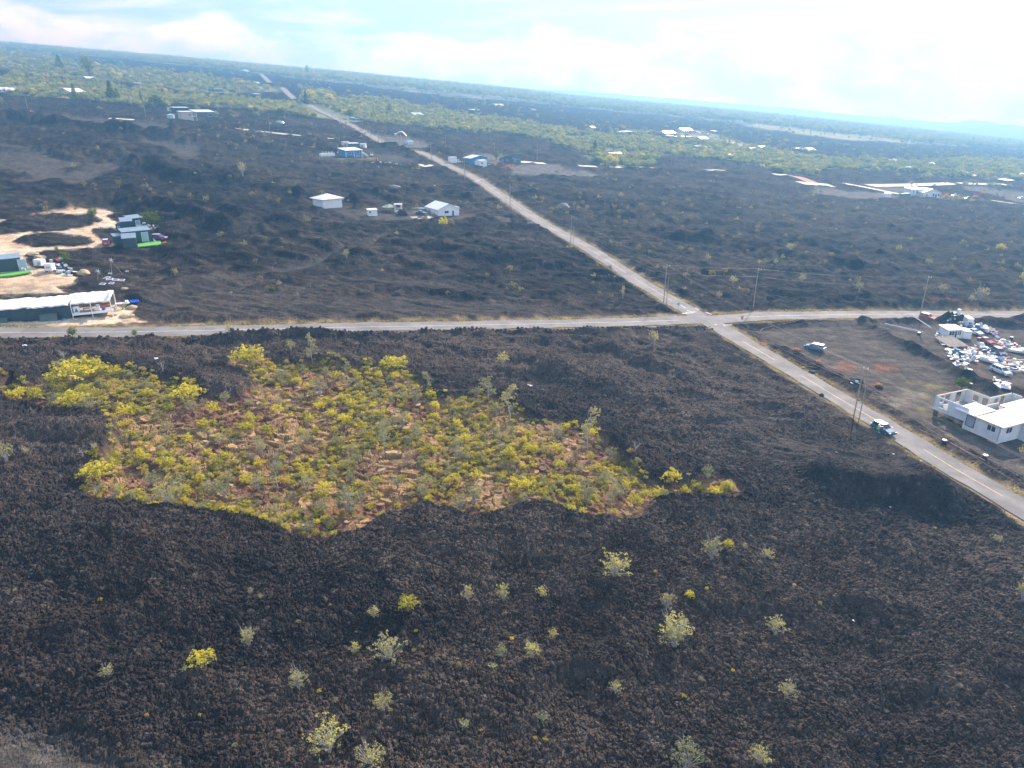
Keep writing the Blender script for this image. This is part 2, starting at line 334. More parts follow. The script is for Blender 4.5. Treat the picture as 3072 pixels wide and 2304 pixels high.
    if len(mk):
        a = X[mk]; b = Y[mk]
        d1, d2, ci, cj, ox, oy = vor(a / 2.1, b / 1.4, 151)
        hh = h2(ci, cj, 177)
        slab = hh * .6 + (h2(ci, cj, 178) - .5) * ox * 1.4 + (h2(ci, cj, 179) - .5) * oy * 1.4
        crack = ss(0.0, .10, d2 - d1)
        g1, g2, gi, gj, gx, gy = vor(a / .9, b / .6, 251)
        rub = h2(gi, gj, 277) * .5 + (h2(gi, gj, 278) - .5) * gx * .7
        rm = ss(.47, .60, fbm(a / 6, b / 4.5, 301, 4))
        kh = (slab * crack * .8 + .05 * np.sin((oy * 3 + ox) * 14)) * (1 - rm) + rub * rm * .9 + (fbm(a / 14, b / 10, 311, 3) - .5) * 2.2 - .35
        vz[mk] = vz[mk] * (1 - kz[mk]) + kh * kz[mk]
        c = C_(.36, .235, .115)[None] * (.55 + .75 * hh[:, None]) * (1 - .45 * (1 - crack[:, None]))
        red = C_(.33, .20, .11)[None] * (.7 + .5 * hh[:, None])
        c = c + (red - c) * ss(.55, .75, h2(ci, cj, 190))[:, None] * .8
        dk = C_(.16, .085, .055)[None] * (.5 + 1.1 * h2(gi, gj, 291)[:, None])
        c = c + (dk - c) * (rm * .92)[:, None]
        soil = C_(.34, .25, .09)
        c = c + (soil - c) * (ss(.52, .7, fbm(a / 5, b / 4, 321, 3)) * .5)[:, None]
        kcol[mk] = c
    z = z + vz - .10 * onroad
    # colour
    t = fbm(x / 35, y / 20, 401, 4)[..., None]; t2 = fbm(x / 3, y / 2.2, 411, 3)[..., None]
    col = LAVA + (LAVB - LAVA) * ss(.38, .60, t) * 1.0
    col = col * (.62 + .85 * tint[..., None] ** 1.5) * (.75 + .5 * t2)
    col = col + (LAVC - col) * (ss(.80, .95, tint)[..., None] * .55)  # random pale cells put granular highlights into the lava colour
    br = ss(.55, .75, fbm(x / 18, y / 9, 431, 3))[..., None]
    col = col + (C_(.095, .066, .048) - col) * br * .3
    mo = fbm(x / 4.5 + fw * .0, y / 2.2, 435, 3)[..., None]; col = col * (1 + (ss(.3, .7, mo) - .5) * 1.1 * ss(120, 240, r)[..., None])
    st_ = ss(.62, .74, fbm(x / 9, y / 2.6, 437, 3))[..., None] * ss(130, 220, r)[..., None]; col = col + (C_(.12, .105, .085) - col) * st_ * .55
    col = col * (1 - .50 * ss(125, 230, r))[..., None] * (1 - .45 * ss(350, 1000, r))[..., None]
    lich = ss(140, 420, r)[..., None] * ss(.4, .7, fbm(x / 22, y / 11, 421, 4))[..., None]
    col = col + (C_(.075, .070, .056) - col) * lich * .5 * (1 - .8 * ss(350, 900, r))[..., None]
    vf = fbm(x / 30, y / 30, 441, 3)[..., None]
    vc = C_(.21, .235, .16) * (.45 + 1.1 * vf)
    col = col + (vc - col) * (veg * (.35 + .6 * ss(.35, .6, fbm(x / 55, y / 55, 451, 3))))[..., None]
    for P in wMEAD: col = col + (C_(.30, .30, .13) * (.7 + .6 * vf) - col) * (ss(-8, 10, inside(P, X, Y, 20)) * .8)[..., None]
    for m, c in sm: col = col + (SMC[c] * (.65 + .7 * t2) - col) * (m * .85)[..., None]
    og = ss(.45, .6, fbm(x / 12, y / 10, 461, 3))[..., None]
    col = col + ((C_(.60, .49, .35) + (C_(.50, .30, .16) - C_(.60, .49, .35)) * og * .45) * (.8 + .4 * t2) - col) * tan[..., None]
    gn = ss(.42, .6, fbm(x / 2.5, y / 2.5, 471, 3))
    for P in wGREEN: col = col + (C_(.26, .23, .07) - col) * (ss(-1.5, 2, inside(P, X, Y, 5)) * (.15 + .85 * gn) * .7)[..., None]
    for P in wLOT: col = col + (C_(.25, .22, .16) * (.6 + .8 * t2) - col) * (ss(-2, 2, inside(P, X, Y, 5)) * .6 * (.3 + .7 * gn))[..., None]
    for P in wRED: col = col + (C_(.26, .12, .065) - col) * (ss(-1.2, 1.2, inside(P, X, Y, 4)) * (.35 + .65 * gn) * .85)[..., None]
    sh = ss(5.6, 4.1, rd + (vn(x / 2.1, y / 2.1, 481) - .5) * 1.9) * (.45 + .55 * gn)
    col = col + (C_(.30, .235, .12) * (.6 + .7 * t2) - col) * (sh * .85)[..., None]
    col = col + (kcol - col) * kz[..., None]
    return z, np.clip(col, .004, .9).astype(np.float32), np.clip(rough * (1 - kz) + .35 * kz + .25 * smooth, 0, 1).astype(np.float32)
# ------------------------------------------------------------------ materials
MATS = {}
def mat(name, col, rough=.7, var=.18, scale=3.0, bump=0.0, bscale=None, metal=0.0, trans=None, spec=None):
    if name in MATS: return MATS[name]
    m = bpy.data.materials.new(name); m.use_nodes = True; t = m.node_tree
    b = t.nodes['Principled BSDF']; b.inputs['Roughness'].default_value = rough; b.inputs['Metallic'].default_value = metal
    if spec is not None: b.inputs['Specular IOR Level'].default_value = spec
    tc = N(t, 'ShaderNodeTexCoord'); nz = N(t, 'ShaderNodeTexNoise', i_Scale=scale, i_Detail=5.0, i_Roughness=.6)
    t.links.new(tc.outputs['Object'], nz.inputs['Vector'])
    f = Ramp(t, nz.outputs[0], .3, .7)
    lo = tuple(c * (1 - var) for c in col); hi = tuple(min(1, c * (1 + var)) for c in col)
    c = MixC(t, f, lo, hi); t.links.new(c, b.inputs['Base Color'])
    if bump:
        nb = N(t, 'ShaderNodeTexNoise', i_Scale=bscale or scale * 4, i_Detail=3.0); t.links.new(tc.outputs['Object'], nb.inputs['Vector'])
        bp = N(t, 'ShaderNodeBump', i_Distance=bump); t.links.new(nb.outputs[0], bp.inputs['Height']); t.links.new(bp.outputs[0], b.inputs['Normal'])
    MATS[name] = m; return m
def glass(name='window_glass', col=(.03, .05, .07)):
    if name in MATS: return MATS[name]
    return mat(name, col, rough=.08, var=.3, scale=.7, spec=.8)
def leafmat(name, a, b, c, tr=.45):
    m = bpy.data.materials.new(name); m.use_nodes = True; t = m.node_tree; t.nodes.clear()
    at_ = N(t, 'ShaderNodeAttribute', attribute_name='tint'); oi = N(t, 'ShaderNodeObjectInfo')
    f = Mth(t, 'ADD', at_.outputs['Fac'], Mth(t, 'MULTIPLY', Mth(t, 'SUBTRACT', oi.outputs['Random'], .5), .5), clamp=True)
    cr = N(t, 'ShaderNodeValToRGB'); cr.color_ramp.elements[0].color = (*a, 1); cr.color_ramp.elements[1].color = (*c, 1)
    e = cr.color_ramp.elements.new(.5); e.color = (*b, 1); t.links.new(f, cr.inputs[0])
    d = N(t, 'ShaderNodeBsdfDiffuse'); tr_ = N(t, 'ShaderNodeBsdfTranslucent'); mx = N(t, 'ShaderNodeMixShader'); mx.inputs[0].default_value = tr
    t.links.new(cr.outputs[0], d.inputs[0]); br = MixC(t, 1.0, cr.outputs[0], (1.85, 1.65, .72), 'MULTIPLY'); t.links.new(br, tr_.inputs[0])
    t.links.new(d.outputs[0], mx.inputs[1]); t.links.new(tr_.outputs[0], mx.inputs[2])
    o = N(t, 'ShaderNodeOutputMaterial'); t.links.new(mx.outputs[0], o.inputs[0]); MATS[name] = m; return m
L_YEL = leafmat('leaf_yellow_green', (.15, .17, .04), (.40, .39, .08), (.60, .56, .09))
L_GRY = leafmat('leaf_grey_green', (.13, .15, .10), (.26, .28, .19), (.42, .40, .20), .35)
L_GRN = leafmat('leaf_green', (.05, .08, .02), (.12, .17, .03), (.24, .27, .04), .4)
L_FAR = leafmat('leaf_far', (.12, .165, .12), (.20, .26, .19), (.36, .38, .22), .4)
L_MIX = leafmat('leaf_grey_yellow', (.20, .20, .16), (.36, .37, .24), (.56, .54, .13), .4)
L_OLD = leafmat('leaf_dull_olive', (.12, .12, .07), (.22, .20, .11), (.34, .28, .12), .3)
L_ORG = leafmat('leaf_orange', (.35, .10, .02), (.55, .22, .02), (.62, .32, .03), .4)
L_DRY = leafmat('dry_grass', (.20, .15, .06), (.34, .28, .09), (.42, .38, .10), .4)
BARK = mat('pale_bark', (.24, .22, .19), .9, .3, 8); DEAD = mat('dead_wood', (.42, .40, .37), .8, .2, 6)
DBARK = mat('dark_bark', (.10, .085, .07), .9, .3, 6)
def ground_mat():
    m = bpy.data.materials.new('lava_ground'); m.use_nodes = True; t = m.node_tree
    b = t.nodes['Principled BSDF']; b.inputs['Specular IOR Level'].default_value = .04
    tc = N(t, 'ShaderNodeTexCoord'); a = N(t, 'ShaderNodeAttribute', attribute_name='gcol'); ra = N(t, 'ShaderNodeAttribute', attribute_name='rough')
    n1 = N(t, 'ShaderNodeTexNoise', i_Scale=4.5, i_Detail=6.0, i_Roughness=.7); t.links.new(tc.outputs['Object'], n1.inputs['Vector'])
    n2 = N(t, 'ShaderNodeTexNoise', i_Scale=.35, i_Detail=5.0, i_Roughness=.7); t.links.new(tc.outputs['Object'], n2.inputs['Vector'])
    g = Mth(t, 'ADD', Mth(t, 'MULTIPLY', Ramp(t, n1.outputs[0], .3, .75), 1.0), .5)
    g2 = Mth(t, 'ADD', Mth(t, 'MULTIPLY', Ramp(t, n2.outputs[0], .3, .7), .6), .7)
    g = Mth(t, 'MULTIPLY', g, g2)
    cc = N(t, 'ShaderNodeCombineXYZ')
    for i in range(3): t.links.new(g, cc.inputs[i])
    c = MixC(t, 1.0, a.outputs['Color'], cc.outputs[0], 'MULTIPLY'); t.links.new(c, b.inputs['Base Color'])
    b.inputs['Roughness'].default_value = 1.0
    v1 = N(t, 'ShaderNodeTexVoronoi', i_Scale=4.2); t.links.new(tc.outputs['Object'], v1.inputs['Vector'])
    v2 = N(t, 'ShaderNodeTexNoise', i_Scale=.45, i_Detail=8.0, i_Roughness=.70); t.links.new(tc.outputs['Object'], v2.inputs['Vector'])
    b1 = N(t, 'ShaderNodeBump'); b1.inputs['Strength'].default_value = .8
    hsum = Mth(t, 'ADD', Mth(t, 'MULTIPLY', v1.outputs['Distance'], -.14), Mth(t, 'MULTIPLY', v2.outputs[0], 2.6))
    t.links.new(Mth(t, 'MULTIPLY', hsum, Mth(t, 'ADD', Mth(t, 'MULTIPLY', ra.outputs['Fac'], .95), .05)), b1.inputs['Height'])
    b1.inputs['Distance'].default_value = .9
    t.links.new(b1.outputs[0], b.inputs['Normal']); return m
# ------------------------------------------------------------------ mesh helpers
def link(o): sc.collection.objects.link(o); return o
class MB:
    def __init__(s): s.v = []; s.f = []; s.m = []
    def face(s, pts, m=0):
        k = len(s.v); s.v += [tuple(p) for p in pts]; s.f.append(tuple(range(k, k + len(pts)))); s.m.append(m)
    def box(s, x0, x1, y0, y1, z0, z1, m=0, M=None):
        P = [Vector((x, y, z)) for z in (z0, z1) for y in (y0, y1) for x in (x0, x1)]
        if M is not None: P = [M @ p for p in P]
        k = len(s.v); s.v += [tuple(p) for p in P]
        for q in ((0, 2, 3, 1), (4, 5, 7, 6), (0, 1, 5, 4), (2, 6, 7, 3), (0, 4, 6, 2), (1, 3, 7, 5)): s.f.append(tuple(k + i for i in q)); s.m.append(m)
    def prism(s, pts, dz=(0, 0, 1), m=0):
        n = len(pts); k = len(s.v); d = Vector(dz); s.v += [tuple(p) for p in pts] + [tuple(Vector(p) + d) for p in pts]
        s.f.append(tuple(k + i for i in range(n))[::-1]); s.f.append(tuple(k + n + i for i in range(n))); s.m += [m, m]
        for i in range(n): j = (i + 1) % n; s.f.append((k + i, k + j, k + n + j, k + n + i)); s.m.append(m)
    def tube(s, a, b, r0, r1, n=6, m=0, cap=True):
        a = Vector(a); b = Vector(b); d = (b - a).normalized(); u = d.orthogonal().normalized(); w_ = d.cross(u); k = len(s.v)
        for c, r in ((a, r0), (b, r1)):
            for i in range(n): t = 2 * math.pi * i / n; s.v.append(tuple(c + (u * math.cos(t) + w_ * math.sin(t)) * r))
        for i in range(n): j = (i + 1) % n; s.f.append((k + i, k + j, k + n + j, k + n + i)); s.m.append(m)
        if cap: s.f.append(tuple(k + n + i for i in range(n))); s.f.append(tuple(k + i for i in range(n))[::-1]); s.m += [m, m]
    def data(s, name, mats, smooth=False):
        me = bpy.data.meshes.new(name); me.from_pydata(s.v, [], s.f)
        for q in mats: me.materials.append(q)
        me.polygons.foreach_set('material_index', s.m)
        if smooth: me.polygons.foreach_set('use_smooth', [True] * len(s.f))
        me.update(); return me
    def build(s, name, mats, parent=None, smooth=False, **kw):
        if not isinstance(mats, (list, tuple)): mats = [mats]
        o = link(bpy.data.objects.new(name, s.data(name, mats, smooth)))
        if parent is not None: o.parent = parent
        tag(o, **kw); return o
def tag(o, label=None, cat=None, group=None, kind=None):
    if label: o['label'] = label
    if cat: o['category'] = cat
    if group: o['group'] = group
    if kind: o['kind'] = kind
    return o
def thing(name, label, cat, loc=(0, 0, 0), rz=0, group=None):
    o = link(bpy.data.objects.new(name, None)); o.location = loc; o.rotation_euler = (0, 0, rz); o.empty_display_size = .3
    return tag(o, label, cat, group)
def copy_tree(o, parent=None):
    c = o.copy(); link(c)
    if parent is not None: c.parent = parent
    for ch in list(o.children): copy_tree(ch, c)
    return c
def npmesh(name, v, f, k, mats, smooth=False):
    """v (n,3) float, f flat int, k corners per face"""
    me = bpy.data.meshes.new(name); nf = len(f) // k
    me.vertices.add(len(v)); me.vertices.foreach_set('co', np.asarray(v, np.float32).ravel())
    me.loops.add(len(f)); me.loops.foreach_set('vertex_index', np.asarray(f, np.int32))
    me.polygons.add(nf); me.polygons.foreach_set('loop_start', np.arange(0, nf * k, k, dtype=np.int32))
    for q in mats: me.materials.append(q)
    me.update(calc_edges=True)
    me.polygons.foreach_set('use_smooth', np.full(nf, smooth))
    return me
def gz(x, y):
    return float(base(x, y))
def surf_pts(xy, sp=.2):
    xy = np.asarray(xy, float); z, c, r = surface(xy[:, 0], xy[:, 1], np.full(len(xy), sp)); return np.column_stack([xy, z])
# ------------------------------------------------------------------ ground
# ------------------------------------------------------------------ sites (flat pads known before the ground is made)
def pad(sx, sy, r): p = at(sx, sy); PADS.append((p.x, p.y, r))
for q in ((0,945,7),(60,945,7),(120,943,7),(180,940,7),(240,935,6),(300,930,6),(-60,945,7),(390,688,6),(415,680,6),(400,735,6),(440,728,6),(470,730,4),(20,812,7),(60,810,6),(-10,815,6),
          (970,615,7),(1000,612,8),(945,612,6),(1119,646,4),(1170,634,5),(1195,636,4),(1345,640,9),(1375,636,7),(1330,628,7),(1260,640,4),(1063,465,8),(1040,462,7),(1085,465,8),(984,468,6),(1022,462,4),(1116,468,3),(1060,448,10),(1232,432,5),
          (1362,488,4),(1380,488,4),(1435,490,9),(1455,492,7),(1515,488,9),(1540,488,7),(1855,474,12),(1825,485,9),(2750,580,9),(2795,582,10),(2770,572,8),(2664,590,4),(2719,590,5),(2866,590,4),(2905,596,4),(3069,597,5),
          (2875,1010,9),(2905,1010,8),(2880,1040,6),(2910,1060,6),(2950,1025,5),(2908,985,4),(3008,1113,4),(2980,1075,6),(3050,1070,8),(3072,1030,6),(2776,1022-15,3),(2830,1240,8),(2890,1230,9),(2950,1250,10),(3010,1260,10),(3060,1250,10),(2930,1290,6),(2980,1310,6),(3030,1290,7),
          (570,360,9),(620,350,11),(545,334,10),(513,355,4),(246,290,10),(247,242,12),(10,274,10),(42,276,10),(106,272,10),(2451,1046,3)): pad(*q)
GM = ground_mat()
rr = [24.0]
while rr[-1] < DH: rr.append(rr[-1] + max(.13, min(rr[-1] ** 2 / (HC * 683) * .92, 60)))
rr += [5500, 6000, 6800, 8200]
rr = np.array(rr); A0 = R(57); na = 1210
aa = np.linspace(-A0, A0, na)
rg, ag = np.meshgrid(rr, aa, indexing='ij')
gx = (rg * np.sin(ag)).ravel(); gy = (rg * np.cos(ag)).ravel()
dr = np.gradient(rr); sp = np.maximum(dr[:, None] * .8, rr[:, None] * (2 * A0 / na)) * np.ones((1, na))
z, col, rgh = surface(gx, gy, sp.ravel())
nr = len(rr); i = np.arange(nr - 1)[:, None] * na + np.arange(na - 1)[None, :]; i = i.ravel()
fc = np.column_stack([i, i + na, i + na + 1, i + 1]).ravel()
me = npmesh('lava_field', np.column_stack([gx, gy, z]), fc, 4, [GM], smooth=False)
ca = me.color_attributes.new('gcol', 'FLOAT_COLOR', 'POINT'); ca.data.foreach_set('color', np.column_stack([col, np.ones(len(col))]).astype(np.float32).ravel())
ra = me.attributes.new('rough', 'FLOAT', 'POINT'); ra.data.foreach_set('value', rgh.astype(np.float32))
ground = link(bpy.data.objects.new('lava_field', me)); tag(ground, 'dark lava field sloping from upper left to lower right under everything', kind='structure')
print('ground verts', len(gx))
# ------------------------------------------------------------------ distant hills
HM = mat('far_hill_forest', (.045, .06, .05), .95, .4, .002)
prof = [(900,235),(1400,258),(1700,271),(1850,281),(2000,294),(2200,310),(2400,328),(2600,348),(2750,360),(2850,368),(2880,364),(2912,360),(2950,363),(3000,371),(3072,377),(3400,392),(3900,420)]
hv = []; hs = np.linspace(900, 3900, 260); D0 = 6600
for j, (off, dz) in enumerate(((-900, -420), (-400, -90), (0, 0), (500, -60), (1100, -300))):
    for sx in hs:
        d = _dir(sx, np.interp(sx, [p[0] for p in prof], [p[1] for p in prof])); k = D0 / math.hypot(d[0], d[1])
        p = d * k; u = p[:2] / np.linalg.norm(p[:2])
        zz = p[2] + dz + (14 * float(fbm(np.array([sx / 14.]), np.array([j * 3.]), 5, 4)[0]) - 7)
        hv.append((p[0] + u[0] * off, p[1] + u[1] * off, zz))
n = len(hs); hf = []
for j in range(4):
    for q in range(n - 1): hf += [j * n + q, j * n + q + 1, (j + 1) * n + q + 1, (j + 1) * n + q]
ho = link(bpy.data.objects.new('hills', npmesh('hills', hv, hf, 4, [HM], True))); tag(ho, 'pale blue hazy hills beyond the forest on the right skyline', kind='structure')
# ------------------------------------------------------------------ roads
ASPH = mat('worn_asphalt', (.18, .175, .165), .9, .24, .22, .02, 12); PGRV = mat('pale_gravel', (.62, .56, .45), .9, .15, .4); GGRV = mat('grey_road_gravel', (.20, .185, .16), .9, .2, .3); RCIN = mat('red_cinder', (.34, .14, .08), .9, .2, .4)
YEL = mat('yellow_line_paint', (.62, .42, .16), .7, .25, 1.2); WPT = mat('white_line_paint', (.62, .60, .56), .7, .25, 1.2)
def resample(L, step):
    L = [Vector((a, b)) for a, b in L]; P = []
    for i in range(len(L) - 1):                                       # Catmull-Rom
        p0 = L[max(i - 1, 0)]; p1 = L[i]; p2 = L[i + 1]; p3 = L[min(i + 2, len(L) - 1)]
        k = max(2, int((p2 - p1).length / step))
        for q in range(k):
            t = q / k
            P.append(.5 * ((2 * p1) + (p2 - p0) * t + (2 * p0 - 5 * p1 + 4 * p2 - p3) * t * t + (3 * p1 - p0 - 3 * p2 + p3) * t ** 3))
    P.append(L[-1]); return P
def strip(name, L, width, zo, m, parent=None, off=0, step=3, a=None, b=None, skip=(), jag=0, **kw):
    P = resample(L, step) if len(L) > 2 or (Vector(L[0]) - Vector(L[1])).length > step else [Vector(q) for q in L]
    mb = MB(); prev = None; s = 0; nc = 4 if width > 3 else 1
    for i, p in enumerate(P):
        d = (P[min(i + 1, len(P) - 1)] - P[max(i - 1, 0)]).normalized(); nrm = Vector((-d.y, d.x))
        if i: s += (p - P[i - 1]).length
        row = []
        for c in range(nc + 1):
            h = width * (c / nc - .5) + off
            if jag and c in (0, nc): h += (float(vn(np.array([s / 2.5]), np.array([c * 9.]), 5)[0]) - .5) * jag
            q = p + nrm * h; far = max(0, q.length - 500) * .0006
            row.append((q.x, q.y, gz(q.x, q.y) + zo + far))
        if prev and (a is None or s >= a) and (b is None or s <= b) and not any(u <= s <= v for u, v in skip):
            for c in range(nc): mb.face((prev[c], prev[c + 1], row[c + 1], row[c]))
        prev = row
    if not mb.f: return None
    # weld
    o = mb.build(name, m, parent, **kw)
    return o
road = strip('main_road', MAIN, 6.7, .045, ASPH, jag=.7, kind='structure', label='grey asphalt road running from the lower right up to the left')
strip('main_road', MAINB, 6.7, .3, ASPH, kind='structure', label='far stretch of the grey road beyond the blue house')
strip('main_road', MAINC, 7.5, .5, ASPH, kind='structure', label='distant pale stretch of road on the hillside')
strip('main_road', MAIND, 7.5, .5, ASPH, kind='structure', label='farthest stretch of road near the skyline')
cross = strip('cross_road', CROSS, 6.3, .036, ASPH, jag=.7, kind='structure', label='level asphalt cross road from the left edge to the right edge')
def s_at(L, sx, sy):
    P = resample(L, 3); q = at(sx, sy); q = Vector((q.x, q.y)); s = 0; best = (1e9, 0)
    for i in range(1, len(P)):
        s += (P[i] - P[i - 1]).length
        if (P[i] - q).length < best[0]: best = ((P[i] - q).length, s)
    return best[1]
sa, sb = s_at(MAIN, 2060, 925), s_at(MAIN, 2185, 998)
rs = random.Random(3)
tot = 480; pos = 5
while pos < tot:
    l = rs.uniform(9, 26)
    if not (pos + l > sb - 2 and pos < sa + 2) or pos > max(sa, sb) or pos + l < min(sa, sb):
        strip('yellow_line', MAIN, .16 if pos < 250 else .22, .052, YEL, road, 0, 3, pos, pos + l)
    pos += l + rs.uniform(1, 9)
strip('white_line', CROSS, .13, .042, WPT, cross, 0, 3, s_at(CROSS, -100, 999), s_at(CROSS, 2040, 961))
strip('white_line', CROSS, .13, .042, WPT, cross, 0, 3, s_at(CROSS, 2255, 952), s_at(CROSS, 3200, 943))
def painted(pts, wd, m=WPT, par=road):
    a = at(*pts[0]); b = at(*pts[1]); strip('road_marking', [(a.x, a.y), (b.x, b.y)], wd, .062, m, par)
painted([(2046, 941), (2081, 939)], .4); painted([(2041, 915), (2057, 925)], .25); painted([(2170, 976), (2197, 975)], .35); painted([(2144, 974), (2150, 974)], .3); painted([(2058, 930), (2082, 939)], .25)
painted([(1425, 545), (1440, 541)], .5); painted([(2085, 925), (2098, 930)], .25); painted([(2117, 937), (2135, 944)], .7, mat('patched_asphalt', (.3, .3, .28))); 
names = ['gravel_road', 'grey_track', 'cinder_track']
for L, wd, c in wPALE:
    strip(names[c], L, wd, .12, (PGRV, GGRV, RCIN)[c], step=12, kind='structure', label=('pale gravel strip seen edge on between the lava fields', 'thin grey track on the far hillside', 'reddish cinder track curving between pale gravel strips')[c])
# ------------------------------------------------------------------ vegetation
def quads(cen, size, n, rg, up=.0, flat=.0):
    """n random leaf quads around each centre -> verts, tint"""
    pass
def plant_mesh(name, seed, H, Wd, ncl, nleaf, leaf, mats, shape='dome', spread=.3, stems=14, base_z=.12, sr=.02, bare=0):
    """crown mesh (leaf clusters through an uneven volume) and branch mesh, foot at the origin"""
    g = np.random.default_rng(seed); cs = []
    lob = g.normal(0, 1, (5, 3)); 
    while len(cs) < ncl:
        d = g.normal(0, 1, 3); d /= np.linalg.norm(d)
        if shape == 'dome':
            if d[2] < -.35: continue
            k = 1 + .28 * math.sin(d[0] * 4 + lob[0][0] * 3) * math.cos(d[1] * 4 + lob[1][1] * 3) + g.normal(0, .07)
            rad = (g.random() ** .45) * k
            p = np.array([d[0] * Wd / 2 * rad, d[1] * Wd / 2 * rad, H * .5 + d[2] * H * .46 * rad])
        elif shape == 'column':
            t = g.random(); k = (1 - abs(t - .5) * 1.3) * (.6 + .4 * g.random()) * (1 + .3 * math.sin(t * 19 + seed))
            th = g.random() * 6.28; p = np.array([math.cos(th) * Wd / 2 * k, math.sin(th) * Wd / 2 * k, H * (base_z + t * (1 - base_z))])
        elif shape == 'tall':
            t = g.random(); bl = int(g.integers(0, 5)); th = bl * 1.26 + seed; k = .25 + .75 * g.random()
            zc_ = .38 + .14 * bl; p = np.array([math.cos(th) * Wd * .28 + g.normal(0, Wd * .12), math.sin(th) * Wd * .28 + g.normal(0, Wd * .12), H * min(1.02, max(.15, zc_ + g.normal(0, .09)))])
        elif shape == 'cone':
            t = g.random() ** 1.3; k = (1 - t) * (.55 + .45 * g.random()) + .05
            th = g.random() * 6.28; p = np.array([math.cos(th) * Wd / 2 * k, math.sin(th) * Wd / 2 * k, H * (.06 + t * .94)])
        elif shape == 'umbrella':
            th = g.random() * 6.28; k = g.random() ** .5 * (1 + .25 * math.sin(3 * th + seed))
            p = np.array([math.cos(th) * Wd / 2 * k, math.sin(th) * Wd / 2 * k, H * (.62 + .34 * (1 - k * k) + g.normal(0, .06))])
        if p[2] < H * .04: continue
        cs.append(p)
    cs = np.array(cs)
    m = len(cs) * nleaf
    c = np.repeat(cs, nleaf, 0) + g.normal(0, spread, (m, 3)) * leaf * np.array([3, 3, 2.2])
    c[:, 2] = np.maximum(c[:, 2], .02)
    a = g.normal(0, 1, (m, 3)); a /= np.linalg.norm(a, axis=1)[:, None]
    b = g.normal(0, 1, (m, 3)); b -= (a * b).sum(1)[:, None] * a; b /= np.linalg.norm(b, axis=1)[:, None]
    s = leaf * g.uniform(.5, 1.25, (m, 1)); a = a * s; b = b * s * .6
    v = np.stack([c - a, c + b * .9, c + a, c - b], 1).reshape(-1, 3)
    me = npmesh(name, v, np.arange(m * 4), 4, [mats[0]])
    tz = np.repeat(g.random(len(cs)) * .55, nleaf) + .35 * np.clip(c[:, 2] / H, 0, 1) + g.normal(0, .1, m)
    at_ = me.attributes.new('tint', 'FLOAT', 'FACE'); at_.data.foreach_set('value', tz.astype(np.float32))
    mb = MB(); order = g.permutation(len(cs))[:stems]
    if shape == 'tall':
        tk = [Vector((0, 0, -.3))]
        for q in range(1, 7): tk.append(Vector((H * .03 * math.sin(q * 1.7 + seed), H * .03 * math.cos(q * 1.3), H * q / 6 * 1.04)))
        for q in range(6): mb.tube(tk[q], tk[q + 1], sr * (2.0 - q * .28), sr * (1.72 - q * .28), 5, cap=False)
        for q in order:
            p = Vector(cs[q]); s_ = min(5, max(0, int((p.z / H - .12) * 6))); mb.tube(tk[s_].lerp(tk[s_ + 1], .5), p, sr * .6, sr * .2, 4, cap=False)
    elif shape in ('umbrella', 'cone') or (shape == 'dome' and H > 3.2):
        tr = H * .35; mb.tube((0, 0, -.3), (H * .03, 0, tr), sr * 2.2, sr * 1.5, 5)
        for q in order: mb.tube((H * .03, 0, tr * g.uniform(.6, 1)), cs[q], sr * g.uniform(.7, 1.2), sr * .3, 4, cap=False)
    else:
        for q in order:
            p = Vector(cs[q]); k = Vector((p.x * .25 + g.normal(0, .05), p.y * .25, p.z * .45)); r = sr * g.uniform(.5, 1.1)
            mb.tube((g.normal(0, .05), g.normal(0, .05), -.15), k, r, r * .7, 4, cap=False); mb.tube(k, p * 1.02, r * .7, r * .25, 4, cap=False)
    for q in range(bare):
        th = g.random() * 6.28; p = Vector((math.cos(th) * Wd * .35, math.sin(th) * Wd * .35, H * g.uniform(.95, 1.25))); k = p * .6
        mb.tube((0, 0, 0), k, sr * .8, sr * .5, 4, cap=False); mb.tube(k, p, sr * .5, sr * .2, 3, cap=False)
        for e in range(3): mb.tube(k.lerp(p, .3 * e + .1), p + Vector(g.normal(0, .22, 3)) * H * .3, sr * .35, sr * .12, 3, cap=False)
    bm_ = mb.data(name + '_branches', [mats[1]])
    return me, bm_
def dead_mesh(seed, H):
    g = np.random.default_rng(seed); mb = MB()
    def br(p, d, l, r, dep):
        q = p + d * l; mb.tube(p, q, r, r * .6, 5 if dep == 3 else 4, cap=False)
        if dep == 0: return
        for e in range(int(g.integers(2, 4))):
            nd = (d + Vector(g.normal(0, .45, 3))); nd.z = abs(nd.z) * .9 + .15; nd.normalize()
            br(p.lerp(q, g.uniform(.6, 1)), nd, l * g.uniform(.5, .75), r * .55, dep - 1)
    for e in range(int(g.integers(1, 4))): br(Vector((0, 0, -.2)), Vector((g.normal(0, .25), g.normal(0, .2), 1)).normalized(), H * .42, .055, 3)
    return mb.data('dead_branches', [DEAD])
SH = []                                       # ohia shrubs: (crown, branches, height, width, style)
def var(name, seed, H, Wd, ncl, nl, leaf, ms, **k): c, b = plant_mesh(name, seed, H, Wd, ncl, nl, leaf, ms, **k); return (c, b, H, Wd)
YB = [var('crown', 11 + i, 1.0 * h, w_, 95, 10, .085, (L_YEL, BARK), stems=16, sr=.018, bare=(i % 3)) for i, (h, w_) in enumerate(((2.0, 2.0), (1.7, 2.3), (2.2, 1.7), (1.5, 1.9), (2.1, 2.2)))]
GB = [var('crown', 31 + i, h, w_, 90, 9, .07, (L_GRY, DEAD), stems=30, sr=.022, bare=2) for i, (h, w_) in enumerate(((2.2, 2.2), (2.4, 1.8), (2.0, 2.3)))]
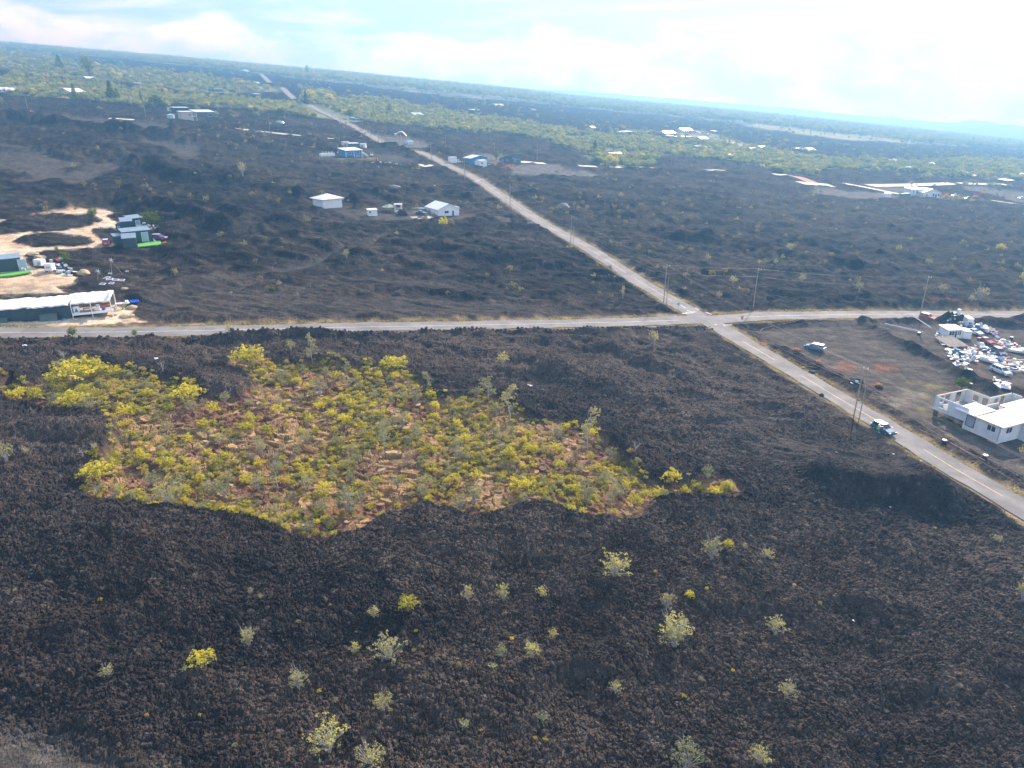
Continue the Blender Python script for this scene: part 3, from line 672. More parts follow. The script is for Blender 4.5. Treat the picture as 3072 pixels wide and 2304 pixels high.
GT = [var('crown', 41 + i, h, w_, 95, 9, .10, (L_GRY, DEAD), shape='tall', stems=26, sr=.045, bare=0, base_z=.25) for i, (h, w_) in enumerate(((5.0, 2.6), (4.2, 2.2), (5.6, 2.4)))]
FT = [var('crown', 51 + i, h, w_, 78, 8, .07, (L_MIX, DEAD), stems=46, sr=.024, bare=4) for i, (h, w_) in enumerate(((2.0, 1.9), (2.0, 2.1), (2.3, 1.5), (1.8, 2.2), (2.0, 1.5)))]
TT = [var('crown', 61, 6, 6, 190, 10, .2, (L_GRN, DBARK), stems=20, sr=.09), var('crown', 62, 7, 4, 190, 10, .2, (L_GRN, DBARK), shape='cone', stems=20, sr=.08),
      var('crown', 63, 6, 6.5, 170, 10, .2, (L_YEL, DBARK), shape='umbrella', stems=22, sr=.08), var('crown', 64, 9, 2.4, 230, 9, .2, (L_GRN, DBARK), shape='column', stems=8, sr=.1, base_z=.05)]
DM = [dead_mesh(71 + i, 2.6 + i * .5) for i in range(4)]
def plant(v, name, label, cat, loc, s, rz, group=None, parts=True, sz=None):
    """thing > crown, branches (every plant that shows its parts)"""
    o = thing(name, label, cat, loc, rz, group); o.scale = (s, s, sz or s)
    for nm, d in (('crown', v[0]), ('branches', v[1])):
        c = link(bpy.data.objects.new(nm, d)); c.parent = o
    return o
# single foreground shrubs on the bare lava: px (2212 frame) x, foot y, width, height, style, label
FG = [(1325,1266,62,57,'g','round grey-green bush, widest on the bare lava just right of centre'),
(1536,1216,40,58,'g','tall grey-green bush, leftmost of the row of four on the right lava'),
(1571,1197,22,28,'y','small bush right beside the tall grey bush in the row of four'),
(1608,1193,14,16,'y','tiny sprig, third of the row of four bushes on the right lava'),
(1657,1206,30,24,'g','low round bush ending the row of four on the right lava'),
(1440,1328,34,42,'y','yellow-topped bush just above the big yellow-edged bush'),
(1487,1310,20,22,'y','little yellow sprig right of the yellow-topped bush'),
(1455,1408,72,76,'g','big open bush with yellow-edged leaves and pale twigs, right of centre'),
(1672,1372,42,46,'g','lone upright grey-green bush on the right lava'),
(1694,1526,42,46,'g','bush with bare pale twigs below and yellow top, lower right lava'),
(1480,1672,82,66,'g','wide bush cut by the bottom edge of the view, right of centre'),
(1635,1668,48,48,'y','bright yellow bush at the bottom edge, right of the wide bush'),
(1195,1388,20,32,'y','narrow orange-tipped bush above centre of the near lava'),
(1148,1432,34,42,'g','speckled grey bush with yellow lower leaves near bottom centre'),
(1083,1430,30,30,'g','pale grey twiggy bush left of the speckled bush'),
(1170,1291,28,26,'y','small yellow-green bush on the lava below the green patch tip'),
(1086,1296,30,50,'y','slim upright bush left of the small yellow-green bush'),
(1011,1303,28,42,'g','slim greyish bush, leftmost of three below the vegetated patch'),
(885,1352,45,40,'y','broad yellow-topped bush on the near lava left of centre'),
(811,1356,22,30,'g','pale upright bush just left of the broad yellow-topped bush'),
(838,1442,66,60,'g','large sprawling pale bush on the near lava left of centre'),
(768,1416,24,30,'g','faint grey bush left of the large sprawling pale bush'),
(895,1419,12,12,'g','tiny grey tuft right of the large sprawling pale bush'),
(540,1400,32,50,'g','upright white-twigged bush with yellow tips on the left lava'),
(543,1290,16,18,'y','small tuft well above the white-twigged bush'),
(566,1306,12,13,'y','tiny tuft just right of the small tuft on the left lava'),
(442,1453,56,38,'y','low wide yellow bush on the left lava'),
(403,1463,18,14,'y','orange tuft touching the low wide yellow bush'),
(238,1472,32,32,'y','thin yellow bush farthest left on the near lava'),
(645,1492,44,50,'g','white-twigged bush with yellow crown, lower left of centre'),
(829,1552,46,52,'g','grey bush with yellow crown near the bottom, left of centre'),
(713,1632,86,84,'y','largest bush of the foreground, loose yellow-green crown at the bottom'),
(727,1526,14,15,'y','tiny yellow tuft above the largest foreground bush'),
(803,1664,68,54,'y','bright yellow bush cut by the bottom edge beside the largest bush'),
(1173,1569,34,24,'g','low bush of pale twigs on the lava at bottom centre'),
(1004,1581,24,18,'g','small pale green tuft at the bottom, left of centre'),
(1328,1507,26,28,'g','narrow pale bush at the bottom, right of centre'),
(1064,1456,24,16,'g','flat pale tuft below the pale grey twiggy bush'),
(993,1461,8,16,'y','bright green sprout on the near lava at centre'),
(1513,1478,14,14,'y','tiny yellow sprout right of the bottom centre'),
(2205,1308,36,70,'g','tall grey-yellow bush cut by the right edge'),
(2151,1173,28,15,'y','low bush near the right edge below the road'),
(21,1018,32,54,'g','tall pale bush on the lava at the left edge'),
(65,1000,13,14,'g','tiny pale tuft next to the tall pale bush at the left edge'),
(1087,806,26,36,'y','lone bush on the lava above the vegetated patch, with a white scrap below'),
(1411,752,22,32,'y','small bush on the lava just below the crossroads'),
(630,768,20,26,'g','small grey bush between the cross road and the vegetated patch'),
(528,403,20,30,'y','yellow-green bush on the rough lava of the upper left'),
(750,572,13,20,'y','small yellow bush on the lava left of the road'),(380,602,14,16,'y','dry tuft on the lava right of the star poles'),
(958,500,19,27,'y','upright bush in front of the white gable house'),(500,640,9,9,'y','tiny tuft below the white gable house field'),
(2115,657,27,32,'g','largest pale bush beyond the right arm of the cross road'),(2096,660,15,17,'g','small bush touching the largest pale bush beyond the cross road'),
(1853,641,19,24,'g','pale bush beyond the cross road between the two poles'),(1640,1400-830,10,12,'y','tuft beyond the cross road near the pole'),
(1732,616,16,18,'y','bush on the field right of the corner pole'),(1705,553,20,16,'y','orange-tipped bush in the middle of the right field'),
(2157,553,20,20,'y','round yellow bush high in the right field near the edge'),(1584,610,17,20,'g','grey bush right of the road above the crossroads'),
(1527,572,12,16,'g','pale bush right of the road'),(2005,575,14,12,'g','small pale bush in the right field'),(1940,545,11,20,'y','slim bush in the right field'),
(2212,618,26,34,'g','pale bush beyond the cross road at the right edge'),(2033,645,22,22,'y','flat bush beyond the cross road right of the pole'),(1345,650,8,28,'y','slim dry bush in the corner left of the crossroads'),
(157,728,19,24,'n','dark green bush on the near edge of the cross road at left'),(292,727,12,18,'n','small dark bush on the near edge of the cross road'),(498,728,18,34,'g','grey bush on the near edge of the cross road'),
(1072,346,14,20,'n','bright green round tree between the blue house and the grey house'),
(331,497,40,42,'n','green round tree right of the upper dark green cabin'),(201,474,22,26,'n','green bush at the head of the tan driveway loop'),(145,578,22,34,'n','green bush behind the junk pile'),
(127,555,8,26,'n','slim young tree standing by the tan driveway'),(2075,842,34,28,'n','green bush behind the roofless white house'),(2048,951,16,16,'y','yellow-orange bush on the verge below the white house'),
(2208,990,22,30,'y','yellow bush at the right edge below the white house'),(266,668,16,15,'y','yellow-green palm-like bush at the end of the tarp roofed building')]
def styl(s, i):
    if s == 'g': return [FT[0], FT[2], GB[0], FT[4]][i % 4]
    if s == 'n': return TT[0]
    return [FT[1], FT[3], YB[0], FT[1]][i % 4]
nsh = 0
for i, (x, y, w_, h_, s, lab) in enumerate(FG):
    p = at(x * 1.3888, y * 1.3888); q = surf_pts([(p.x, p.y)])[0]; v = styl(s, i); m = mpp(p) * 1.3888
    sc_ = w_ * m / v[3]; o = plant(v, 'ohia_shrub' if s != 'n' else 'leafy_tree', lab, 'shrub' if s != 'n' else 'tree', (p.x, p.y, q[2] - .08), sc_ * 1.05, rs.uniform(0, 6.28), sz=h_ * m / v[2] * 1.0); nsh += 1
# large shrubs and trees of the kipuka, individually
KX = (KIP[:, 0].min(), KIP[:, 0].max()); KY = (KIP[:, 1].min(), KIP[:, 1].max())
def in_kip(n, md, g, marg=.6, taken=None):
    out = [] if taken is None else list(taken); k0 = len(out); t = 0
    cand = np.column_stack([g.uniform(*KX, 60 * n), g.uniform(*KY, 60 * n)])
    cand = cand[inside(KIP, cand[:, 0], cand[:, 1], 5) > marg]
    for c in cand:
        if all((c[0] - q[0]) ** 2 + (c[1] - q[1]) ** 2 > md * md for q in out): out.append(tuple(c))
        if len(out) - k0 >= n: break
    return out[k0:]
kg = np.random.default_rng(19)
TR = [(1393,1075,24,'y','low yellow bush where the right tail of the patch begins'),(1422,1068,26,'y','second yellow bush along the right tail of the patch'),(1480,1062,22,'y','low bush in the middle of the right tail of the patch'),(1503,1055,24,'y','yellow bush just left of the upright bush near the right tip'),(1546,1066,20,'y','low yellow bush between the last two bushes of the right tip'),(1370,1095,34,'y','yellow-green bush at the lower corner of the right tail'),(1340,1075,40,'g','grey bush above the tall bushy tree on the lower right edge'),(40,862,30,'y','low yellow bush at the left tip of the patch'),(82,868,34,'y','bushy yellow shrub next to the left tip of the patch'),(120,872,34,'g','grey bush on the left arm of the patch near the tip'),(160,880,40,'y','yellow bush below the big one on the left arm of the patch'),(1270,965,95,'t','tallest thin grey tree with a bare forked top at the right of the patch'),(1100,905,85,'t','tall grey-green tree right of the centre of the vegetated patch'),(1055,870,62,'t','slim grey tree with a bare top at the upper right of the patch'),
 (830,985,88,'t','tall grey tree in the middle of the vegetated patch'),(925,850,45,'t','small grey tree at the upper edge of the patch'),(850,800,36,'y','dense bush at the upper edge of the patch'),
 (600,1050,75,'t','bare-topped grey tree, lower left half of the patch'),(365,1095,65,'g','round grey bush at the lower left edge of the patch'),(755,1105,72,'g','dark grey bush near the lowest tip of the patch'),
 (675,785,62,'t','tall grey tree standing above the upper edge of the patch near the cross road'),(540,795,55,'y','broad grey-yellow bush on the upper edge of the patch'),(165,830,62,'y','big yellow-green bush at the upper left of the patch'),
 (215,815,45,'y','dense green bush next to the big one at the upper left of the patch'),(195,890,45,'g','grey bush on the left arm of the patch'),(405,865,40,'y','round green bush on the upper left edge of the patch'),(1320,1105,80,'t','tall bushy tree on the lower right edge of the patch'),
 (1450,1045,34,'y','pointed bush on the right tail of the patch'),(1527,1040,36,'g','upright bush near the right tip of the patch'),(1568,1060,26,'y','last bright yellow bush at the right tip of the patch'),(215,1040,55,'y','large green bush on the left edge of the patch'),
 (1025,1090,50,'g','round dark bush on the lower edge of the patch'),(690,850,40,'g','grey bush in the upper part of the patch'),(455,1065,45,'g','grey-twigged bush in the lower left of the patch'),(1130,1060,35,'y','yellow bush right of the lower middle of the patch')]
taken = []
for x, y, h_, s, lab in TR:
    p = at(x * 1.3888, y * 1.3888); q = surf_pts([(p.x, p.y)])[0]; v = {'t': GT, 'g': GB, 'y': YB}[s][len(taken) % 3]; m = mpp(p) * 1.3888; k = h_ * m / v[2]
    plant(v, 'ohia_tree' if s == 't' else 'ohia_shrub', lab, 'tree' if s == 't' else 'shrub', (p.x, p.y, q[2] - .1), k * (1.35 if s == 'y' else 1.0), rs.uniform(0, 6), sz=k * 1.02); taken.append((p.x, p.y))
NK = 300 - nsh - len(TR)
pts = in_kip(NK, 2.2, kg, .3, taken)
zz = surf_pts(pts)
for i, q in enumerate(zz):
    t = kg.random(); grey = fbm(np.array([q[0] / 12]), np.array([q[1] / 12]), 8, 2)[0] > .56
    v = GB[i % 3] if (t < .36 or (grey and t < .5)) else (GT[i % 3] if t > .94 else YB[i % 5])
    s = kg.uniform(.6, 1.25) * (.55 if v in GT else 1); g_ = v in GB or v in GT
    plant(v, 'ohia_shrub', 'grey twiggy shrub among the ochre slabs of the vegetated patch' if g_ else 'yellow-green shrub among the ochre slabs of the vegetated patch', 'shrub',
          (q[0], q[1], q[2] - .08), s, kg.uniform(0, 6.28), 'grey twiggy shrubs of the vegetated patch' if g_ else 'yellow-green shrubs of the vegetated patch', sz=s * kg.uniform(.8, 1.15))
DT = [(140,785,34,'bare white dead tree above the upper left of the patch'),(98,840,45,'leaning bare dead tree at the left arm of the patch'),(355,818,38,'bare dead tree on the upper left edge of the patch'),(493,860,46,'thin bare snag by the dark inlet of the patch'),
 (540,755,24,'bare twigs above the broad bush near the cross road'),(185,1010,32,'bare dead tree on the left edge of the patch'),(210,1000,36,'second bare dead tree on the left edge of the patch'),(235,1005,28,'third bare dead tree, right of the pair at the left edge'),
 (795,800,26,'dead twigs at the top of the patch'),(870,795,26,'dead tree left of the white rag at the top of the patch'),(1370,995,44,'bare dead tree on the right slope of the patch'),(1330,990,28,'small bare snag beside the dead tree on the right slope'),(965,880,22,'small bare twig tree near the upper right edge')]
for i, (x, y, h_, lab) in enumerate(DT):
    p = at(x * 1.3888, y * 1.3888); q = surf_pts([(p.x, p.y)])[0]; o = link(bpy.data.objects.new('dead_tree', DM[i % 4])); m = mpp(p) * 1.3888
    k = h_ * m / (2.6 + (i % 4) * .5) * .9; o.location = (p.x, p.y, q[2]); o.scale = (k, k, k); o.rotation_euler = (0, 0, i * 1.3); tag(o, lab, 'dead tree')
# ---- stuff: instanced through geometry nodes
def scatter(name, P, S, Rz, idx, meshes, label, tilt=0.0, seed=1):
    coll = bpy.data.collections.new(name + '_source')
    for i, ml in enumerate(meshes):
        o = bpy.data.objects.new('%s_source_%02d' % (name, i), ml); coll.objects.link(o)
    g = np.random.default_rng(seed); n = len(P)
    me = bpy.data.meshes.new(name); me.vertices.add(n); me.vertices.foreach_set('co', np.asarray(P, np.float32).ravel())
    a = me.attributes.new('scl', 'FLOAT', 'POINT'); a.data.foreach_set('value', np.asarray(S, np.float32))
    a = me.attributes.new('rot', 'FLOAT_VECTOR', 'POINT'); a.data.foreach_set('vector', np.column_stack([g.normal(0, tilt, n), g.normal(0, tilt, n), Rz]).astype(np.float32).ravel())
    a = me.attributes.new('idx', 'INT', 'POINT'); a.data.foreach_set('value', np.asarray(idx, np.int32))
    o = link(bpy.data.objects.new(name, me)); tag(o, label, kind='stuff')
    t = bpy.data.node_groups.new(name, 'GeometryNodeTree'); t.is_modifier = True
    t.interface.new_socket('Geometry', in_out='INPUT', socket_type='NodeSocketGeometry'); t.interface.new_socket('Geometry', in_out='OUTPUT', socket_type='NodeSocketGeometry')
    gi = t.nodes.new('NodeGroupInput'); go = t.nodes.new('NodeGroupOutput'); ip = t.nodes.new('GeometryNodeInstanceOnPoints'); ci = t.nodes.new('GeometryNodeCollectionInfo')
    ci.inputs[0].default_value = coll; ci.inputs['Separate Children'].default_value = True; ci.inputs['Reset Children'].default_value = True
    def na_(nm, ty):
        q = t.nodes.new('GeometryNodeInputNamedAttribute'); q.data_type = ty; q.inputs[0].default_value = nm; return q.outputs[0]
    t.links.new(gi.outputs[0], ip.inputs['Points']); t.links.new(ci.outputs[0], ip.inputs['Instance']); ip.inputs['Pick Instance'].default_value = True
    t.links.new(na_('idx', 'INT'), ip.inputs['Instance Index']); t.links.new(na_('rot', 'FLOAT_VECTOR'), ip.inputs['Rotation']); t.links.new(na_('scl', 'FLOAT'), ip.inputs['Scale'])
    t.links.new(ip.outputs[0], go.inputs[0]); md = o.modifiers.new('instances', 'NODES'); md.node_group = t
    return o
def combo(v, name):
    """crown and branches in one mesh for instancing"""
    vs_ = []; fs = []; ms = []; ti = []
    a, b = v[0], v[1]
    bm = __import__('bmesh').new(); bm.from_mesh(a); k = len(bm.faces); bm.from_mesh(b)
    bm.faces.ensure_lookup_table()
    for f in bm.faces[k:]: f.material_index = 1
    me = bpy.data.meshes.new(name); bm.to_mesh(me); bm.free(); me.materials.append(a.materials[0]); me.materials.append(b.materials[0]); return me
small = [combo(var('s', 81 + i, .75, .95, 34, 10, .07, (L_YEL if i < 3 else L_DRY if i == 3 else L_GRY, BARK), stems=6, sr=.01), 'low_shrub') for i in range(5)]
g = np.random.default_rng(5)
c = np.column_stack([g.uniform(*KX, 26000), g.uniform(*KY, 26000)]); c = c[inside(KIP, c[:, 0], c[:, 1], 5) > -.5]
dn = fbm(c[:, 0] / 9, c[:, 1] / 6, 501, 4); c = c[g.random(len(c)) < ss(.40, .58, dn) * .52 + .05]
scatter('undergrowth', surf_pts(c) - [0, 0, .04], g.uniform(.4, 1.25, len(c)), g.uniform(0, 6.28, len(c)), g.choice(5, len(c), p=[.22, .18, .16, .12, .32]), small, 'low yellow-green undergrowth between the ochre slabs')
print('undergrowth', len(c))
# verge grass along the roads
gp = []
for L, n in ((MAIN, 1500), (CROSS, 2300)):
    P = resample(L, 1.0)
    for q in range(n):
        i = int(g.integers(0, len(P) - 1)); d = (P[i + 1] - P[i]); 
        if d.length < 1e-6: continue
        d.normalize(); s = 1 if g.random() < .5 else -1
        if vn(np.array([i / 9.]), np.array([s * 5.]), 33)[0] < .42: continue
        p = P[i] + Vector((-d.y, d.x)) * s * (3.45 + abs(g.normal(0, .5))); gp.append((p.x, p.y))
gp = np.array(gp); ok = np.ones(len(gp), bool)
for L in (MAIN, CROSS): ok &= pdist(L, gp[:, 0], gp[:, 1], 20) > 3.2
gp = gp[ok]
tuft = []
for i in range(3):
    mb = MB(); q = random.Random(i)
    for k in range(26):
        th = q.uniform(0, 6.28); r = q.uniform(0, .25); b = Vector((math.cos(th) * r, math.sin(th) * r, 0)); t = b * 2.1 + Vector((0, 0, q.uniform(.15, .42))); s = Vector((-math.sin(th), math.cos(th), 0)) * .03
        mb.face((b - s, b + s, t))
    m_ = mb.data('tuft', [L_DRY]); a = m_.attributes.new('tint', 'FLOAT', 'FACE'); a.data.foreach_set('value', [q.random() for _ in m_.polygons]); tuft.append(m_)
scatter('verge_grass', surf_pts(gp), g.uniform(.5, 1.3, len(gp)), g.uniform(0, 6, len(gp)), g.integers(0, 3, len(gp)), tuft, 'dry yellow grass along the edges of both roads')
# sparse shrubs on the lava beyond the roads
far_sh = [combo(var('f', 91 + i, 1.6, 1.5, 24, 8, .13, (L_GRY if i == 1 else L_OLD, BARK), stems=6, sr=.03), 'far_shrub') for i in range(4)]
def field(n, px0, px1, py0, py1, g):
    o = []
    for _ in range(n):
        p = at(g.uniform(px0, px1), py0 + (py1 - py0) * g.random()); o.append((p.x, p.y))
    return o
c = np.array(field(230, 1750, 3200, 570, 900, g) + field(330, 1500, 3200, 500, 680, g) + field(150, -100, 1500, 300, 640, g) + field(90, 700, 1500, 330, 470, g) + field(130, 500, 1180, 370, 440, g) + field(40, 600, 2000, 650, 900, g))
rd = np.minimum(pdist(MAIN, c[:, 0], c[:, 1], 30), pdist(CROSS, c[:, 0], c[:, 1], 30)); c = c[rd > 7]
m_ = np.zeros(len(c))
for P, q in wSM[:13]: m_ = np.maximum(m_, inside(P, c[:, 0], c[:, 1], 5))
c = c[m_ <= 0]
scatter('sparse_shrubs', surf_pts(c, 1.0), g.uniform(.5, 1.5, len(c)) ** 1.2, g.uniform(0, 6, len(c)), g.integers(0, 4, len(c)), far_sh, 'small scattered shrubs dotting the dark lava beyond the roads')
c = np.array(field(70, 0, 3072, 1560, 2280, g)); c = c[g.random(len(c)) < .45]
scatter('tiny_sprouts', surf_pts(c), g.uniform(.25, .6, len(c)), g.uniform(0, 6, len(c)), g.choice(5, len(c)), small, 'tiny sprouts growing in cracks of the near lava')
# far woodland
trees = [combo(var('t', 101 + i, h, w_, 46, 8, .42, (ml, BARK), shape=sh_, stems=7, sr=.10), 'far_tree') for i, (h, w_, sh_, ml) in enumerate(((5.5, 6, 'dome', L_FAR), (7, 5.5, 'dome', L_FAR), (6, 7.5, 'umbrella', L_FAR), (8.5, 4.0, 'cone', L_FAR), (5, 5, 'dome', L_GRY), (6, 5, 'dome', L_YEL)))]
def wood(poly, n, r0, r1, g, thr=.4, step=55):
    """random points with density falling with distance, thinned to clumps, inside the polygon"""
    az = g.uniform(-.87, .87, n); r = r0 * (r1 / r0) ** (g.random(n) ** .8)
    x = r * np.sin(az); y = r * np.cos(az)
    k = r * .11; ls = np.log(r); fw = (fbm(az * 40, ls * 14, 9, 4) - .5) * k * ss(250, 900, r)
    ok = inside(poly, x + fw * np.sin(az), y + fw * np.cos(az), 30) > -2
    d = fbm(x / step, y / step, 601, 3); ok &= g.random(n) < ss(thr - .12, thr + .12, d) * .9 + .1
    return np.column_stack([x, y])[ok]
w1 = wood(wV1, 95000, 400, 2300, g, .34); w2 = wood(wV2, 24000, 600, 3000, g, .36); w3 = wood(wV3, 60000, 1500, DH, g, .30, 90)
w4 = np.concatenate([wood(p, 5000, 500, 3000, g, .4) for p in wV4]); w5 = wood(np.array([(-4000, 500), (4000, 500), (4500, 5000), (-4500, 5000)], float), 6000, 620, 3600, g, .55)
print('woods', len(w1), len(w2), len(w3), len(w4), len(w5))
def planted(name, c, smin, smax, pr, label):
    rd_ = np.full(len(c), 40.)
    for L_ in (MAIN, MAINB, MAINC, MAIND): rd_ = np.minimum(rd_, pdist(L_, c[:, 0], c[:, 1], 40))
    c = c[rd_ > 16]
    xyz = np.column_stack([c, base(c[:, 0], c[:, 1])]) - [0, 0, .3]
    scatter(name, xyz, g.uniform(smin, smax, len(c)), g.uniform(0, 6.28, len(c)), g.choice(6, len(c), p=pr), trees, label)
near1 = np.hypot(w1[:, 0], w1[:, 1]) < 900
planted('scrub_woodland', w1[near1], .45, 1.0, [.36, .18, .12, .03, .23, .08], 'open grey-green scrub woodland beyond the lava')
planted('scrub_woodland', w1[~near1], .6, 1.3, [.34, .22, .2, .05, .19, .0], 'farther grey-green woodland between the dark flows')
planted('hillside_woodland', w2, .6, 1.3, [.3, .22, .16, .1, .17, .05], 'green woodland on the upper left hillside')
planted('skyline_forest', w3, .9, 1.9, [.33, .25, .24, .04, .14, .0], 'bluish forest reaching up to the skyline')
planted('scattered_trees', np.concatenate([w4, w5]), .4, 1.0, [.32, .2, .2, .05, .23, .0], 'loose trees scattered over the distant dark flows')
BT = [(195,168,30,46,0,'large dark green tree crown on the upper left hillside'),(243,222,28,44,1,'yellow-green conifer right of the grey-blue house'),(256,222,12,30,3,'slim dark tree behind the yellow-green conifer'),
 (339,231,34,26,0,'round bright green tree above the left fields'),(307,226,5,30,3,'slim dark cypress by the hillside pole'),(163,218,16,36,1,'slender yellow-green tree left of the grey-blue house'),(62,180,8,24,3,'thin dark cypress by the farmhouses'),
 (1285,333,10,30,3,'dark columnar cypress by the right farmhouse'),(1317,355,16,20,2,'rounded tree right of the farmhouse'),(1395,355,26,22,0,'broad yellow-green tree right of the farmhouse drive'),(1290,352,18,22,0,'grey-green tree below the cypress'),(1363,352,20,18,0,'pale bush beside the broad tree by the farmhouse'),
 (670,222,34,26,2,'yellow-green spreading tree where the road crests'),(712,222,22,18,2,'rounded tree right of the spreading tree on the crest'),(757,258,18,24,0,'dark green tree by the long blue shed'),(843,250,14,26,0,'pale green tree beside the blue-roofed house'),
 (662,225,14,30,1,'dark conifer behind the spreading tree on the crest'),(1029,253,10,18,3,'dark pointed tree in the middle woodland'),(664,165,8,22,3,'tall dark tree on the skyline forest edge'),(130,150,20,30,1,'pointed dark tree left of the large crown')]
for x, y, w_, h_, k, lab in BT:
    p = at(x * 1.3888, y * 1.3888); v = TT[k]; m = mpp(p) * 1.3888; plant(v, 'tree', lab, 'tree', (p.x, p.y, p.z - .2), w_ * m / v[3], rs.uniform(0, 6), sz=h_ * m / v[2])
# ---- loose clinker on the near flow
CL = mat('lava_clinker', (.046, .035, .030), .95, .45, 2.5, .04, 9)
rocks = []
for i in range(6):
    bm = __import__('bmesh').new(); __import__('bmesh').ops.create_icosphere(bm, subdivisions=1 if i < 4 else 2, radius=.5); q = random.Random(i + 5)
    for v_ in bm.verts: v_.co *= q.uniform(.62, 1.25); v_.co.z *= .72
    m_ = bpy.data.meshes.new('clinker'); bm.to_mesh(m_); bm.free(); m_.materials.append(CL); rocks.append(m_)
az = g.uniform(-.93, .93, 46000); r = 38 + 105 * g.random(46000) ** .75; c = np.column_stack([r * np.sin(az), r * np.cos(az)])
ok = inside(KIP, c[:, 0], c[:, 1], 3) < -.3
for L in (MAIN, CROSS): ok &= pdist(L, c[:, 0], c[:, 1], 10) > 4.6
for P, q in wSM[:4]: ok &= inside(P, c[:, 0], c[:, 1], 4) < 0
for P in wTAN: ok &= inside(P, c[:, 0], c[:, 1], 4) < 0
c = c[ok]; sz = g.pareto(3.4, len(c)) * .11 + .13
scatter('clinker_blocks', surf_pts(c, .15) - [0, 0, .02], np.minimum(sz, .62), g.uniform(0, 6.28, len(c)), g.integers(0, 6, len(c)), rocks, 'loose dark clinker blocks lying over the near lava', tilt=.5)
# rubble and boulders along the near edge of the cross road and other banks
P = resample(CROSS, 1.0); bl = []
for _ in range(1500):
    i = int(g.integers(0, len(P) - 1)); p = P[i] + Vector((0, -1)) * g.uniform(5.2, 8.5)
    if p.x < 55: bl.append((p.x, p.y))
bl = np.array(bl); scatter('roadside_rubble', surf_pts(bl) - [0, 0, .05], g.uniform(.3, 1.0, len(bl)), g.uniform(0, 6, len(bl)), g.integers(0, 6, len(bl)), rocks, 'bank of dark rubble along the near side of the cross road', tilt=.6)
# ochre slabs that can be picked out one by one: parts of the ground
SL = [mat('ochre_slab', (.36, .25, .14), .85, .3, 1.2, .03, 5), mat('rust_slab', (.30, .15, .08), .85, .3, 1.2, .03, 5), mat('brown_slab', (.16, .09, .06), .85, .35, 1.2, .03, 5)]
sm_ = []
for i in range(9):
    q = random.Random(i + 40); n = q.randint(5, 7); L = []
    for k in range(n): th = 6.283 * (k + q.uniform(-.3, .3)) / n; rr_ = q.uniform(.7, 1.15); L.append((math.cos(th) * rr_ * 1.15, math.sin(th) * rr_ * .75, 0))
    mb = MB(); mb.prism(L, (q.uniform(-.05, .05), q.uniform(-.05, .05), .14)); sm_.append(mb.data('lava_slab', [SL[i % 3]]))
ps = in_kip(240, 1.5, np.random.default_rng(77), 1.0); zz = surf_pts(ps)
for i, q in enumerate(zz):
    o = link(bpy.data.objects.new('lava_slab', sm_[i % 9])); o.parent = ground; s = kg.uniform(.35, .75); o.location = (q[0], q[1], q[2] + .02); o.scale = (s, s, kg.uniform(.8, 1.6)); o.rotation_euler = (kg.normal(0, .12), kg.normal(0, .12), kg.uniform(0, 6.28))
# ------------------------------------------------------------------ buildings
WHT = mat('white_painted_wall', (.78, .80, .82), .6, .05, .6, .01, 3); WRF = mat('glare_white_roof', (.80, .81, .82), .35, .05, .5); TARP = mat('white_tarp', (.82, .82, .83), .45, .04, .4, .12, 1.2)  # metal roof is white because backlit glare is put into its colour
DGR = mat('dark_green_wall', (.035, .07, .085), .7, .15, 1.0); DRF = mat('slate_blue_roof', (.20, .28, .34), .45, .12, .6); BDR = mat('pale_blue_door', (.33, .45, .55), .5, .06, 1)
BLU = mat('blue_wall', (.03, .20, .40), .6, .08, 1.0); TEAL = mat('teal_wall', (.04, .22, .26), .6, .1, 1.0); GGN = mat('grey_green_wall', (.10, .15, .15), .7, .1, 1); BEI = mat('beige_wall', (.52, .47, .40), .7, .08, 1)
PEA = mat('peach_roof_boards', (.60, .44, .32), .6, .12, 1.5); GRF = mat('pale_green_roof', (.50, .62, .58), .4, .08, .6); TRIM = mat('white_trim', (.85, .86, .87), .5, .03, 1); DKT = mat('dark_trim', (.02, .03, .05), .5, .1, 1)
TURF = mat('artificial_turf', (.12, .40, .05), .9, .2, 6, .02, 30); PLY = mat('plywood', (.50, .36, .20), .7, .2, 1.5); PLK = mat('weathered_planks', (.22, .19, .17), .85, .3, 1.2); CONC = mat('concrete', (.40, .39, .37), .85, .15, 1.5)
PINK = mat('pink_wall', (.62, .24, .20), .7, .08, 1); BRF = mat('blue_roof', (.10, .30, .55), .4, .1, .6); CYR = mat('pale_cyan_roof', (.45, .65, .72), .4, .1, .6); POST = mat('pole_wood', (.36, .30, .235), .85, .3, 1.5); GALV = mat('galvanised_metal', (.45, .47, .49), .4, .1, 3, metal=.5)
GL = glass(); RUB = mat('black_rubber', (.02, .02, .02), .8, .2, 5)
